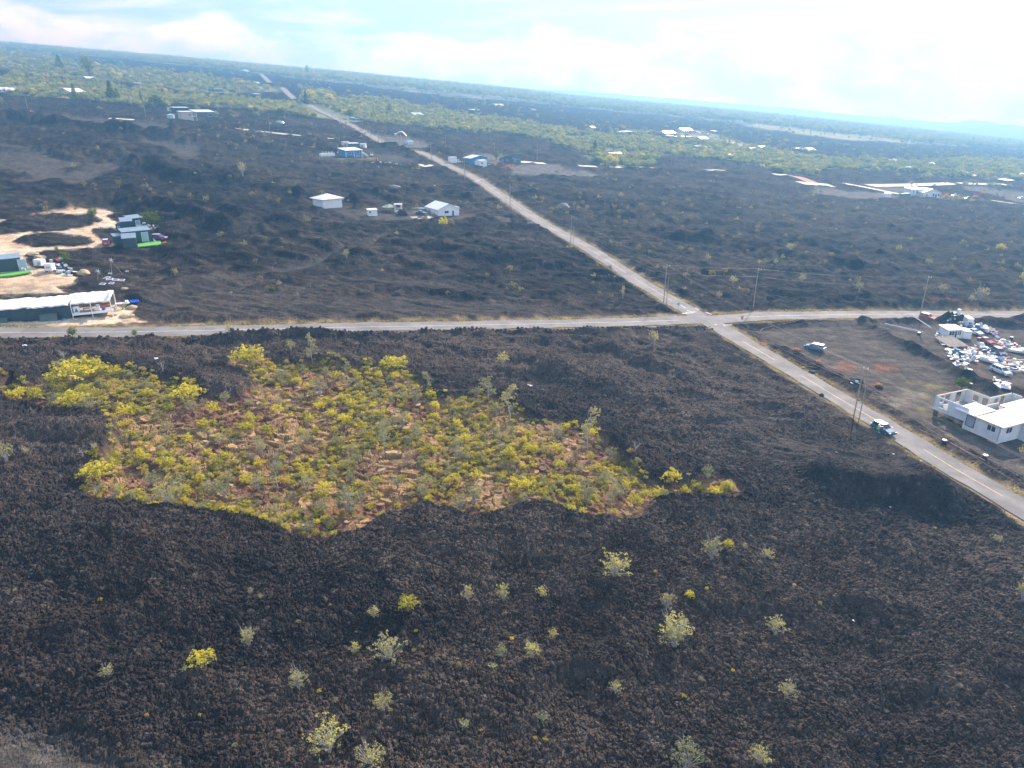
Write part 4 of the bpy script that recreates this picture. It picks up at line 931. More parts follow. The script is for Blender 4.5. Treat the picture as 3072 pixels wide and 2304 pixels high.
def house(name, label, p0, p1, depth, h, roof, wm, rm, pitch=.32, over=.45, wins=(), doors=(), lift=0., cat='house', ridge='x', group=None, shed=(0, 0), ribs=True, base_m=None, trim=None):
    """walls, roof, windows and doors; p0, p1 = photograph pixels of the foot of the wall that faces us"""
    a = at(*p0) if not isinstance(p0, Vector) else p0; b = at(*p1) if not isinstance(p1, Vector) else p1
    d = b - a; w_ = math.hypot(d.x, d.y); rz = math.atan2(d.y, d.x); zc = min(a.z, b.z)
    t = thing(name, label, cat, (a.x, a.y, zc - .05), rz, group)
    mb = MB(); mb.box(0, w_, 0, depth, lift, h); mb.build('wall', wm, t)
    if lift > .3:
        mb = MB(); 
        for x in np.linspace(.3, w_ - .3, max(2, int(w_ / 2.5))):
            for y in (.3, depth - .3): mb.box(x - .12, x + .12, y - .12, y + .12, -.4, lift)
        mb.build('support_post', base_m or PLK, t)
    o = over; mb = MB(); th = .12
    def slab(q): mb.prism(q, (0, 0, -th))
    if roof == 'gable':
        if ridge == 'x':
            rh = depth / 2 * pitch; e = o * pitch; g_ = MB(); g_.face([(0, 0, h), (0, depth, h), (0, depth / 2, h + rh)]); g_.face([(w_, 0, h), (w_, depth / 2, h + rh), (w_, depth, h)]); g_.build('gable', wm, t)
            slab([(-o, -o, h - e + th), (w_ + o, -o, h - e + th), (w_ + o, depth / 2, h + rh + th), (-o, depth / 2, h + rh + th)]); slab([(-o, depth / 2, h + rh + th), (w_ + o, depth / 2, h + rh + th), (w_ + o, depth + o, h - e + th), (-o, depth + o, h - e + th)])
            top = lambda x, y: h + rh + th - abs(y - depth / 2) * pitch
        else:
            rh = w_ / 2 * pitch; e = o * pitch; g_ = MB(); g_.face([(0, 0, h), (w_ / 2, 0, h + rh), (w_, 0, h)]); g_.face([(0, depth, h), (w_, depth, h), (w_ / 2, depth, h + rh)]); g_.build('gable', wm, t)
            slab([(-o, -o, h - e + th), (w_ / 2, -o, h + rh + th), (w_ / 2, depth + o, h + rh + th), (-o, depth + o, h - e + th)]); slab([(w_ / 2, -o, h + rh + th), (w_ + o, -o, h - e + th), (w_ + o, depth + o, h - e + th), (w_ / 2, depth + o, h + rh + th)])
            top = lambda x, y: h + rh + th - abs(x - w_ / 2) * pitch
    elif roof == 'hip':
        r2 = min(depth, w_) / 2; rh = (r2 + o) * pitch; A, B, C, D = (-o, -o, h), (w_ + o, -o, h), (w_ + o, depth + o, h), (-o, depth + o, h)
        if w_ >= depth: E, G = (depth / 2, depth / 2, h + rh), (w_ - depth / 2, depth / 2, h + rh); fs = [(A, B, G, E), (B, C, G), (C, D, E, G), (D, A, E)]
        else: E, G = (w_ / 2, w_ / 2, h + rh), (w_ / 2, depth - w_ / 2, h + rh); fs = [(A, B, E), (B, C, G, E), (C, D, G), (D, A, E, G)]
        for f in fs: mb.face(f)
        mb.box(-o, w_ + o, -o, depth + o, h - .14, h - .004); top = None
    else:                                     # single slope: rise along x and y
        rx, ry = shed; f = lambda x, y: h + .02 + th + rx * x / w_ + ry * y / depth
        slab([(-o, -o, f(-o, -o)), (w_ + o, -o, f(w_ + o, -o)), (w_ + o, depth + o, f(w_ + o, depth + o)), (-o, depth + o, f(-o, depth + o))]); top = f
        g_ = MB(); z_ = lambda x, y: f(x, y) - th - .005
        for u, v in (((0, 0), (w_, 0)), ((w_, 0), (w_, depth)), ((w_, depth), (0, depth)), ((0, depth), (0, 0))): g_.face([(*u, h), (*v, h), (*v, z_(*v)), (*u, z_(*u))])
        g_.build('upper_wall', wm, t)
    ro = mb.build('roof', rm, t)
    def opening(side, u0, u1, z0, z1, m, kind):
        M = {'f': Matrix.Identity(4), 'b': Matrix.Translation((w_, depth, 0)) @ Matrix.Rotation(math.pi, 4, 'Z'), 'r': Matrix.Translation((w_, 0, 0)) @ Matrix.Rotation(R(90), 4, 'Z'), 'l': Matrix.Translation((0, depth, 0)) @ Matrix.Rotation(R(-90), 4, 'Z')}[side]
        f = MB(); q = .09
        for X0, X1, Z0, Z1 in ((u0 - q, u0, z0 - q, z1 + q), (u1, u1 + q, z0 - q, z1 + q), (u0, u1, z1, z1 + q), (u0, u1, z0 - q, z0)) + ((((u0 + u1) / 2 - .03, (u0 + u1) / 2 + .03, z0, z1),) if kind == 'window' else ()): f.box(X0, X1, -.07, .0, Z0, Z1, M=M)
        fo = f.build('frame' if kind == 'window' else 'door_frame', trim or TRIM, None); pz = MB(); pz.box(u0, u1, -.03, .0, z0, z1, M=M)
        if kind == 'window': fo.name = 'window'; fo.parent = t; pz.build('pane', m, fo)
        else: do = pz.build('door', m, t); fo.parent = do
    for s_, u0, u1, z0, z1 in wins: opening(s_, u0, u1, z0, z1, GL, 'window')
    for s_, u0, u1, z0, z1, m in doors: opening(s_, u0, u1, z0, z1, m, 'door')
    t['w_'] = w_; return t
def wallseg(mb, p, q, z0, z1, thk, holes):
    """vertical wall p->q with rectangular holes (u0, u1, v0, v1) left open"""
    p = Vector(p); q = Vector(q); d = q - p; L = d.length; M = Matrix.Translation((p.x, p.y, 0)) @ Matrix.Rotation(math.atan2(d.y, d.x), 4, 'Z')
    us = 0
    for u0, u1, v0, v1 in sorted(holes):
        mb.box(us, u0, 0, thk, z0, z1, M=M)
        if v0 > z0: mb.box(u0, u1, 0, thk, z0, v0, M=M)
        if v1 < z1: mb.box(u0, u1, 0, thk, v1, z1, M=M)
        us = u1
    mb.box(us, L, 0, thk, z0, z1, M=M)
# hip roofed white building and its neighbours
a = at(970, 627); b = at(1027, 622); c = at(933, 617); dep = (c - a).length * .95
t = house('hipped_building', 'white windowless building with a low hipped white roof on dark lava', (970, 627), (1027, 622), max(8, min(dep, 13)), 3.9, 'hip', WHT, WRF, .34, .9, base_m=CONC)
house('shed', 'small white shed with open upper half standing alone on the lava', (1106, 648), (1132, 648), 2.2, 2.5, 'shed', WHT, WRF, over=.25, shed=(0, .25), wins=[('f', .35, 1.1, 1.3, 2.1)], cat='shed')
p = at(1168, 634); t = thing('canopy_tent', 'faded green octagonal canopy tent beside the white frame shelter', 'canopy', p); mb = MB(); n = 8; r_ = 3.1
for k in range(n): u = 2 * math.pi * k / n; v = 2 * math.pi * (k + 1) / n; mb.face([(r_ * math.cos(u), r_ * math.sin(u), 1.9), (r_ * math.cos(v), r_ * math.sin(v), 1.9), (0, 0, 3.0)]); mb.face([(r_ * math.cos(u), r_ * math.sin(u), 1.9), (r_ * math.cos(u), r_ * math.sin(u), 1.65), (r_ * math.cos(v), r_ * math.sin(v), 1.65), (r_ * math.cos(v), r_ * math.sin(v), 1.9)])
mb.build('canopy', mat('faded_green_canvas', (.28, .34, .27), .8, .12, 1), t)
for k in range(0, 8, 2): u = 2 * math.pi * k / n; mb = MB(); mb.tube((r_ * .97 * math.cos(u), r_ * .97 * math.sin(u), -.1), (r_ * .97 * math.cos(u), r_ * .97 * math.sin(u), 1.9), .04, .04); mb.build('leg', GALV, t)
p = at(1184, 636); t = thing('frame_shelter', 'open white post-and-beam shelter with two levels', 'shelter', p)
for x in (0, 2.7):
    for y in (0, 2.2): mb = MB(); mb.box(x - .09, x + .09, y - .09, y + .09, -.1, 3.0); mb.build('post', TRIM, t)
mb = MB(); mb.box(-.3, 3, -.3, 2.5, 3.0, 3.14); mb.build('roof', WRF, t)
mb = MB(); mb.box(-.1, 2.8, -.12, -.04, 1.45, 1.7); mb.box(-.1, 2.8, -.12, -.04, .0, .9); mb.build('rail', TRIM, t)
# white gable house
t = house('gable_house', 'white house with a grey-white gable roof, porch at its right side', (1315, 648), (1377, 646), 12, 3.1, 'gable', WHT, WRF, .42, .5, ridge='y', wins=[('f', 2.9, 4.8, 1.3, 2.3), ('l', 3, 4.2, 1.2, 2.2)], doors=[('f', 6.4, 7.2, .1, 2.2, DKT)])
w_ = t['w_']; mb = MB(); mb.box(w_ + .1, w_ + 2.6, 4.5, 8.5, 2.75, 2.9); mb.build('porch_roof', WRF, t)
for y in (4.7, 8.3): mb = MB(); mb.box(w_ + 2.3, w_ + 2.5, y - .1, y + .1, 0, 2.75); mb.build('porch_post', TRIM, t)
mb = MB(); mb.box(w_ + .1, w_ + 2.6, 4.5, 8.5, -.2, .45); mb.build('porch_floor', TRIM, t)
mb = MB(); mb.box(-1.4, -.05, 3, 5, -.1, 1.3); mb.build('side_bin', PLY, t)
p = at(1232, 654); q = at(1300, 652); strip('driveway', [((p.x), p.y), (q.x, q.y)], 4.5, .05, CONC, kind='structure', label='grey concrete drive in front of the white gable house')
q0 = at(1237, 628); q1 = at(1295, 629); mb = MB(); d = q1 - q0; mb.box(0, math.hypot(d.x, d.y), 0, .2, -.1, .6); o = mb.build('low_wall', WHT, label='low white wall left of the white gable house', cat='wall'); o.location = q0; o.rotation_euler = (0, 0, math.atan2(d.y, d.x))
# blue house
t = house('blue_house', 'blue house with white trim, white roof and white side stairs', (1038, 472), (1087, 471), 7.5, 4.1, 'shed', BLU, WRF, over=.5, shed=(0, 1.1), wins=[('f', 1.6, 3.8, 1.9, 3.2), ('f', 7.2, 9.4, 2.3, 3.6), ('f', 7.0, 7.9, .5, 1.2), ('f', 8.4, 9.3, .5, 1.2)])
w_ = t['w_']; mb = MB(); mb.box(w_ / 2 - .15, w_ / 2 + .15, -.06, 0, 0, 4.0); mb.box(w_ - .3, w_ + .02, -.06, 0, 0, 4.0); mb.box(-.02, .3, -.06, 0, 0, 4.0); mb.build('corner_trim', TRIM, t)
mb = MB(); mb.prism([(w_, 0, 2.4), (w_ + 4.2, 0, 0), (w_ + 4.2, 0, .9), (w_ + .1, 0, 3.4)], (0, 1.1, 0)); mb.build('stairs', TRIM, t)
t = house('truck_box', 'tall white box trailer behind the blue house', (1031, 441), (1048, 441), 3, 3.4, 'shed', WHT, WRF, over=.05, shed=(0, 0), doors=[('f', .7, 1.6, .3, 2.4, GL)], cat='trailer')
house('carport', 'white awning and clutter right behind the blue house roof', (1049, 443), (1077, 444), 3.5, 2.9, 'shed', GGN, WRF, over=.3, shed=(0, .3), cat='carport')
house('camper', 'small white camper at the right end behind the blue house', (1080, 443), (1097, 445), 2.6, 2.7, 'shed', WHT, WRF, over=.1, shed=(0, .1), wins=[('f', .8, 2, 1.2, 1.9)], cat='camper')
t = house('planter_tank', 'long low white tank left of the blue house', (963, 469), (1005, 468), 2.2, 1.6, 'shed', WHT, WRF, over=.03, shed=(0, .05), cat='tank')
for i in range(4):
    mb = MB(); mb.tube((0, 0, 0), (0, 0, .3), .3, .42, 8); mb.tube((0, 0, .3), (0, 0, .62), .5, .28, 8); p = at(969 + 9 * i, 463); o = mb.build('yellow_buoy', mat('pale_yellow_plastic', (.62, .52, .16), .6, .15, 3), label='pale yellow ball standing on the long white tank', cat='ball', group='yellow balls on the white tank'); o.location = (p.x, p.y, t.location.z + 1.7)
p = at(1205, 447); pole_h = hgt(1205, 447, 1203, 394); t = thing('flag_pole', 'pole carrying a white cloth arch beside the road bend', 'flagpole', p); mb = MB(); mb.tube((0, 0, -.3), (0, 0, pole_h), .16, .12); mb.build('pole', GALV, t)
mb = MB(); m = mpp(p); prev = None
for k in range(13):
    x = -19 + k * 36 / 12; zz_ = {0: -6, 1: -6, 2: -5.5, 3: -4, 4: -2, 5: -.5, 6: 0, 7: 0, 8: -1, 9: -3, 10: -6, 11: -9.5, 12: -12.5}[k]; cur = [(x * m, -.5, pole_h + zz_ * m), (x * m, .5, pole_h + zz_ * m + .2), (x * m * (1 if k > 1 else 1), 0, pole_h + (zz_ - (4.5 if k < 3 else 3)) * m)]
    if prev: mb.face((prev[0], cur[0], cur[1], prev[1])); mb.face((prev[0], prev[2], cur[2], cur[0])); mb.face((prev[1], cur[1], cur[2], prev[2]))
    prev = cur
mb.build('cloth_arch', TARP, t)
house('pump_hut', 'small white and blue hut by the gravel lot past the road bend', (1224, 434), (1241, 434), 3, 2.4, 'shed', CYR, WRF, over=.2, shed=(0, .1), cat='hut')
# pair of houses right of the road
house('blue_house', 'bright blue house under a low white gable roof right of the road', (1414, 494), (1462, 494), 8, 4.4, 'gable', mat('bright_blue_wall', (.04, .25, .42), .6, .08, 1), WRF, .22, .9, ridge='y', wins=[('f', 7.5, 9.4, 2.7, 3.7)], doors=[('f', 2.6, 5.2, .1, 2.6, WHT)])
house('porch_wing', 'white two-storey porch wing in front of the bright blue house', (1440, 503), (1461, 502), 3.2, 4.2, 'shed', WHT, WRF, over=.1, shed=(0, .2), wins=[('f', 1, 2.2, 2.2, 3.2)], cat='porch')
house('box_trailer', 'white box truck body parked beside the road', (1353, 489), (1371, 489), 3.5, 3.6, 'shed', WHT, WRF, over=.03, shed=(0, 0), cat='trailer')
t = house('slope_roof_house', 'grey-green house with a steep single-slope pale green roof', (1498, 487), (1536, 496), 8, 3.8, 'shed', GGN, GRF, over=.5, shed=(3.2, 0), wins=[('f', 2.4, 3.8, 2.6, 3.5), ('f', 6.6, 8, 2.6, 3.5)], ribs=False)
house('side_wing', 'grey-green wing with white roof right of the slope roofed house', (1538, 496), (1555, 497), 7, 4.6, 'shed', GGN, WRF, over=.4, shed=(-.8, .3), wins=[('f', 1, 2.2, 2.8, 3.8)], cat='wing')
# farmhouse and right white house
house('farmhouse', 'cream farmhouse with low roof among rounded trees', (1836, 478), (1873, 477), 9, 4.2, 'gable', mat('cream_wall', (.62, .60, .46), .7, .08, 1), mat('cream_roof', (.62, .58, .46), .6, .1, .7), .22, .6, wins=[('f', 2, 4, 2.2, 3.4), ('f', 8, 10, 2.2, 3.4)])
house('lean_to', 'low lean-to with pale blue-green roof left of the cream farmhouse', (1806, 488), (1848, 487), 9, 2.6, 'shed', TEAL, CYR, over=.4, shed=(0, .5), cat='lean-to')
house('white_house', 'left wing of the white house at the end of the pale drive', (2731, 584), (2768, 587), 8, 4.6, 'shed', WHT, WRF, over=.3, shed=(0, .4), wins=[('f', 1.6, 2.5, 2.2, 3.2), ('f', 4.2, 5.3, 1.6, 3.2)], doors=[('f', 7.3, 10.5, .1, 2.8, GL)])
house('white_house', 'right wing of the white house, with a gable facing right', (2769, 590), (2818, 594), 10, 4.0, 'gable', WHT, WRF, .38, .6, ridge='y', wins=[('f', 2.2, 3.3, 1.4, 2.5), ('f', 7, 8.2, 1.2, 3), ('f', 11.0, 12.2, 1.2, 3)], doors=[('f', 8.8, 10.3, .1, 2.6, BLU)])
house('storage_box', 'small white shed at the foot of the pale drive', (2655, 592), (2673, 593), 3, 2.8, 'gable', WHT, WRF, .25, .2, cat='shed')
house('container', 'teal shipping container left of the white house', (2708, 592), (2730, 592), 2.6, 2.7, 'shed', TEAL, TEAL, over=.02, shed=(0, 0), cat='container')
# two-storey beige house and the long roofed buildings, upper left
t = house('beige_house', 'beige two-storey house with an open corner deck and flat roof', (548, 362), (580, 363), 9, 6.2, 'shed', BEI, WRF, over=.6, shed=(0, .5), wins=[('f', 4.5, 6, 3.6, 5), ('f', 7.5, 9, 3.6, 5)]); w_ = t['w_']
mb = MB(); mb.box(w_, w_ + 3, 0, 6, 3.1, 3.35); mb.build('deck', TRIM, t)
for x in (w_ + .2, w_ + 2.8): mb = MB(); mb.box(x - .12, x + .12, .1, .35, 0, 6.2); mb.build('post', TRIM, t)
mb = MB(); mb.box(w_, w_ + 3.2, -.4, 6.2, 6.1, 6.35); mb.build('deck_roof', WRF, t)
house('long_roof_shed', 'long open shed with a pale green-white roof behind the beige house', (590, 352), (643, 353), 9, 4.2, 'shed', GGN, mat('mint_roof', (.62, .74, .72), .4, .06, .5), over=.9, shed=(0, 1.4), wins=[('f', 9, 12, 1, 3), ('f', 14, 17, 1, 3)], cat='shed')
house('long_roof_shed', 'flat white carport roof on dark posts behind the beige house', (525, 337), (566, 338), 8, 3.8, 'shed', DGR, WRF, over=.8, shed=(0, .4), cat='carport')
house('bus_home', 'small white bus left of the carport roof', (507, 334), (521, 334), 3, 2.9, 'shed', WHT, WRF, over=.05, shed=(0, 0), wins=[('f', .6, 3.2, 1.3, 2.2)], cat='bus')
house('blue_cabin', 'small pale blue cabin left of the beige house', (502, 355), (521, 356), 4, 2.6, 'hip', CYR, CYR, .35, .4, cat='cabin')
house('farm_house', 'grey-blue house with white veranda on the upper left hillside', (214, 292), (258, 292), 16, 4.6, 'gable', mat('powder_blue_wall', (.40, .50, .60), .6, .06, 1), WRF, .35, .9, wins=[('f', 3, 6, 1, 3), ('f', 8, 10, 1, 3), ('f', 12, 15, 1, 3), ('r', 5, 7, 1.5, 3)], trim=TRIM)
t = thing('tarp_tent', 'little pale blue tarp tent alone on the far lava', 'tent', at(836, 372)); mb = MB(); mb.face([(-4, -1.5, 0), (4, -1.5, 0), (3, 1, 2.3), (-1, 1, 2.6)]); mb.face([(4, -1.5, 0), (4.5, 3, 0), (3, 1, 2.3)]); mb.face([(-1, 1, 2.6), (3, 1, 2.3), (4.5, 3, 0), (-2, 3, 0)]); mb.build('tarp', CYR, t)
# far houses: x0, x1, foot y (photograph px), height px, depth m, wall, roof, kind, label
FRF = mat('far_grey_roof', (.46, .49, .52), .6, .15, .5)
FH = [(-8, 20, 277, 13, 9, WHT, WRF, 'gable', 'white-roofed farmhouse cut by the left edge'), (22, 60, 279, 12, 9, BEI, WRF, 'gable', 'low white house with a dark garage opening near the left edge'), (92, 121, 275, 10, 7, PINK, WRF, 'shed', 'pale sloping roof among trees right of the left farmhouses'),
 (264, 296, 243, 9, 12, BRF, WRF, 'gable', 'blue hillside house with white gable roof'), (413, 431, 256, 5, 8, WHT, WRF, 'shed', 'thin white roof in the hillside scrub'), (395, 406, 237, 6, 8, WHT, WRF, 'gable', 'small white house in grey scrub'), (642, 674, 275, 10, 9, BLU, WRF, 'shed', 'blue-walled building with a long white roof on the hillside'),
 (768, 785, 289, 6, 8, BLU, PEA, 'shed', 'tiny blue hut with white roof right of centre hillside'), (714, 722, 243, 8, 6, WHT, WRF, 'shed', 'tiny white tower-like hut near the far road'), (770, 780, 254, 8, 8, TEAL, CYR, 'gable', 'tiny turquoise house near the far road'), (739, 749, 216, 6, 14, WHT, CYR, 'gable', 'white dome-like roof at the skyline forest edge'),
 (1088, 1107, 300, 8, 12, WHT, WRF, 'gable', 'bright white roof in the far middle woodland'), (1155, 1190, 347, 14, 12, BRF, CYR, 'gable', 'blue house with pale blue gable roof beyond the road'), (1246, 1274, 357, 18, 12, mat('pale_blue_wall', (.55, .65, .74), .6, .06, 1), CYR, 'gable', 'pale blue two-storey house beyond the road'),
 (1067, 1087, 363, 9, 7, BRF, CYR, 'shed', 'left of two low blue sheds near the road'), (1094, 1111, 363, 9, 7, BRF, CYR, 'shed', 'right of two low blue sheds near the road'), (1421, 1440, 336, 8, 9, BRF, WRF, 'shed', 'small pale house in the middle of the far lava'), (1484, 1512, 320, 6, 9, GGN, BEI, 'gable', 'brown-roofed house on the far dark flow'),
 (1602, 1607, 333, 4, 5, WHT, WRF, 'shed', 'tiny white speck of a hut on the far dark flow'), (1098, 1112, 320, 4, 7, WHT, WRF, 'shed', 'low white roof right of the bright white roof'), (1118, 1140, 322, 4, 8, TEAL, CYR, 'shed', 'long pale roof right of the low white roof'), (1234, 1243, 346, 5, 6, WHT, WRF, 'shed', 'small shed between the two blue houses'),
 (1995, 2026, 404, 7, 12, WHT, WRF, 'gable', 'white farm roof left of the far white barn'), (2050, 2078, 396, 9, 14, WHT, WRF, 'gable', 'bright white barn in the distant clearing'), (1880, 1900, 401, 5, 10, TEAL, WRF, 'shed', 'pale long roof by the row of cypresses'), (1865, 1876, 403, 4, 7, BEI, WRF, 'shed', 'small roof left of the long pale roof'), (2008, 2022, 414, 4, 8, PEA, PEA, 'shed', 'peach roof below the farm roof'),
 (2033, 2076, 416, 4, 10, GGN, WRF, 'shed', 'long low white roof below the far white barn'), (2102, 2125, 422, 5, 9, BEI, WRF, 'gable', 'cream roof right of the far clearing'), (2101, 2130, 447, 5, 9, TEAL, PEA, 'shed', 'low roofs in the woodland right of centre'), (2197, 2224, 477, 9, 10, PINK, PEA, 'gable', 'pink house in the right woodland'),
 (2228, 2252, 450, 5, 10, WHT, WRF, 'shed', 'white long house right of the far road'), (2258, 2276, 455, 5, 9, WHT, WRF, 'gable', 'white house below the far road'), (2284, 2300, 449, 5, 9, WHT, WRF, 'gable', 'small white house on the far dark flow edge'), (2404, 2422, 453, 5, 10, TEAL, WRF, 'shed', 'left half of the long white farm on the dark flow'), (2424, 2446, 455, 5, 10, WHT, WRF, 'gable', 'right half of the long white farm on the dark flow'),
 (2366, 2382, 471, 5, 9, GGN, WRF, 'shed', 'small pale roof under the dark flow'), (2460, 2480, 480, 4, 9, GGN, BEI, 'shed', 'brown low roof at the woodland edge'), (2504, 2530, 484, 4, 9, GGN, BEI, 'shed', 'second brown low roof at the woodland edge'), (1776, 1787, 389, 5, 9, PEA, WRF, 'gable', 'small pink and white house left of the cypress row'),
 (2868, 2892, 483, 6, 9, WHT, CYR, 'gable', 'pale roof in the far right woodland'), (2722, 2744, 512, 7, 8, WHT, CYR, 'gable', 'white house in scrub behind the right white house'), (2793, 2806, 498, 5, 8, WHT, WRF, 'gable', 'small white roof right of the scrub house'), (2915, 2933, 533, 6, 8, PINK, PEA, 'shed', 'salmon roof at the edge of the right dark flow'),
 (3020, 3040, 548, 6, 8, TEAL, WRF, 'shed', 'pale roof at the right end of the gravel strips'), (3056, 3080, 528, 5, 8, WHT, WRF, 'shed', 'white roof at the far right edge'), (2680, 2706, 487, 4, 8, PEA, WRF, 'shed', 'thin pale roof in the far right scrub'), (2880, 2900, 523, 5, 8, GGN, WRF, 'shed', 'grey roof in the right scrub'), (3010, 3030, 498, 4, 8, GGN, WRF, 'shed', 'thin grey roof at the far right'),
 (2143, 2152, 399, 4, 7, GGN, WRF, 'shed', 'tiny roof right of the far barn'), (366, 376, 173, 7, 12, BRF, WRF, 'shed', 'dark blue house on the skyline flow, upper left'), (560, 572, 232, 4, 8, GGN, WRF, 'shed', 'tiny white roof by the green trees on the hillside'), (868, 878, 231, 4, 8, PEA, WRF, 'shed', 'tiny pale roof by the skyline trees'), (896, 912, 234, 4, 9, TEAL, WRF, 'shed', 'pale green roof by the skyline trees'), (290, 306, 274, 7, 8, PEA, PEA, 'gable', 'salmon shed right of the grey-blue house'), (312, 320, 282, 7, 6, PEA, WRF, 'gable', 'small cream hut behind the yellow-green conifer')]
for x0, x1, fy, hp, dep, wm, rm, k, lab in FH:
    m = mpp(at(x0, fy)); h = max(2.4, hp * m * (.62 if k == 'gable' else .8)); wd = (x1 - x0) * m
    rm = FRF if rm is WRF and (x0 > 1500 or hp < 7) and x0 not in (2050, 1995) else rm
    house('far_house', lab, (x0, fy), (x1, fy + (x1 - x0) * .02), dep, h, k, wm, rm, .42 if k == 'gable' else .3, .7, shed=(0, .8), wins=[('f', wd * .15, wd * .3, h * .35, h * .75), ('f', wd * .6, wd * .75, h * .35, h * .75)])
# ------------------------------------------------------------------ dark green cabins with turf decks (left)
def deck(pts, hh, m, name, label, cat):
    P = [at(*q) for q in pts]; z0 = sum(p.z for p in P) / len(P); o_ = P[0].copy(); mb = MB(); mb.prism([(p.x - o_.x, p.y - o_.y, 0) for p in P][::-1], (0, 0, hh)); t = thing(name, label, cat, (o_.x, o_.y, z0))
    mb.build('turf', m, t); mb = MB()
    for p in P: mb.box(p.x - o_.x - .08, p.x - o_.x + .08, p.y - o_.y - .08, p.y - o_.y + .08, -.8, -.01)
    mb.build('leg', PLK, t); return t
house('green_cabin', 'upper dark green cabin, rear block with pale blue door', (399, 686), (437, 681), 4.2, 3.2, 'shed', DGR, DRF, over=.25, shed=(0, .5), doors=[('f', 1.2, 2.6, .1, 2.5, BDR)], cat='cabin')
house('green_cabin', 'upper dark green cabin, front block with slate roof', (368, 693), (400, 692), 4.6, 3.1, 'shed', DGR, DRF, over=.3, shed=(0, .6), cat='cabin')
house('green_lean_to', 'low dark green box at the left end of the upper cabin', (349, 691), (366, 692), 2.2, 1.9, 'shed', DGR, DGR, over=.1, shed=(0, .2), wins=[('f', .6, 1.2, 1.0, 1.5)], cat='lean-to')
house('green_cabin', 'long dark green cabin above the bright turf deck', (372, 729), (457, 723), 4.4, 3.5, 'shed', DGR, DRF, over=.2, shed=(0, .5), doors=[('f', 5.2, 6.9, .1, 2.9, BDR)], wins=[('f', .7, 2.0, 1.6, 2.5)], cat='cabin')
house('green_shed', 'dark slate-roofed shed in front of the long green cabin', (371, 743), (412, 742), 3.6, 2.9, 'shed', DGR, DRF, over=.2, shed=(0, .8), cat='shed')
house('green_lean_to', 'low dark green wing with pale panels left of the long green cabin', (346, 732), (371, 730), 3, 2.3, 'shed', DGR, DRF, over=.15, shed=(0, .4), cat='lean-to')
deck([(414, 745), (412, 727), (445, 724), (480, 720), (485, 735), (470, 741)], .25, TURF, 'turf_deck', 'bright green turf deck in front of the long green cabin', 'deck')
house('green_cabin', 'dark green cabin at the left edge with pale blue door', (-60, 821), (69, 812), 4.6, 3.4, 'shed', DGR, DRF, over=.15, shed=(0, .4), doors=[('f', 8.3, 10.0, .1, 2.9, BDR), ], cat='cabin')
deck([(-40, 836), (-40, 826), (30, 816), (85, 813), (94, 822), (40, 832)], .3, TURF, 'turf_deck', 'bright green turf deck of the cabin at the left edge', 'deck')
# ---- long tarp roofed building
pa, pb = at(-110, 968), at(219, 955); d = pb - pa; L1 = math.hypot(d.x, d.y); rz = math.atan2(d.y, d.x)
t = thing('tarp_roofed_building', 'long dark green building under white tarp roofs beside the cross road', 'building', (pa.x, pa.y, min(pa.z, pb.z) - .1), rz); HB = 3.6
slope_z = (pb.z - pa.z) / L1
n = 7
for k in range(n):
    mb = MB(); x0 = L1 * k / n; x1 = L1 * (k + 1) / n - .05; z = HB + slope_z * 0; mb.box(x0, x1, .02 * (k % 2), .12 + .02 * (k % 2), -.3, HB - .05); mb.build('wall_panel', DGR, t)
mb = MB(); mb.box(0, .1, .15, 5.6, -.3, HB - .06); mb.box(L1 - .1, L1, .15, 5.6, -.3, HB - .06); mb.box(0, L1, 5.6, 5.7, -.3, HB + .3); mb.build('rear_wall', DGR, t)
def sheet(x0, x1, y0, y1, z0, z1, sag, nx, ny, seed, dz=0):
    mb = MB(); P = {}; q = random.Random(seed); ph = [q.uniform(0, 6) for _ in range(4)]
    for i in range(nx + 1):
        for j in range(ny + 1):
            u = i / nx; v = j / ny; x = x0 + (x1 - x0) * u; y = y0 + (y1 - y0) * v
            P[i, j] = (x, y, z0 + (z1 - z0) * v + dz * u - sag * math.sin(math.pi * v) * (.6 + .4 * math.sin(u * 9 + ph[0])) + .06 * math.sin(u * 31 + v * 7 + ph[1]) + .05 * math.sin(u * 17 - v * 11 + ph[2]))
    for i in range(nx):
        for j in range(ny): mb.face((P[i, j], P[i + 1, j], P[i + 1, j + 1], P[i, j + 1]))
    for i in range(nx): a_, b_ = P[i, 0], P[i + 1, 0]; mb.face(((a_[0], a_[1], a_[2] - .3), (b_[0], b_[1], b_[2] - .3), b_, a_))
    return mb
xs = [-.5, L1 * .60, L1 * .97]
sheet(xs[0], xs[1] + .6, -.35, 6.0, HB + .1, HB + .7, .12, 40, 8, 1).build('tarp_roof', TARP, t, True)
sheet(xs[1], xs[2] + .4, -.6, 5.9, HB - .05, HB + .55, .15, 30, 8, 2).build('tarp_roof', TARP, t, True)
L2 = L1 + 7.8
sheet(xs[2], L2, .4, 6.3, HB - .2, HB + .75, .3, 26, 8, 3, -.1).build('tarp_roof', TARP, t, True)
mb = MB(); mb.box(L1 + .05, L2 + .2, -.2, 5.4, .9, 1.05); mb.build('deck_floor', mat('deck_boards', (.45, .42, .38), .8, .2, 1.5), t)
mb = MB(); mb.box(L1 + .05, L2 + .2, -.32, -.22, .75, 1.25); mb.build('fascia', TRIM, t)
for x in (L1 + .1, (L1 + L2) / 2, L2):
    for y in (-.1, 5.2): mb = MB(); mb.box(x - .07, x + .07, y - .07, y + .07, -.4, HB - .2); mb.build('post', TRIM if y < 0 else PLK, t)
mb = MB(); mb.box(L2 - .1, L2 + .4, .2, 6.3, HB + .45, HB + .65); mb.box(L2 + .2, L2 + .4, 5.9, 6.2, 0, HB + .5); mb.build('end_frame', TRIM, t)
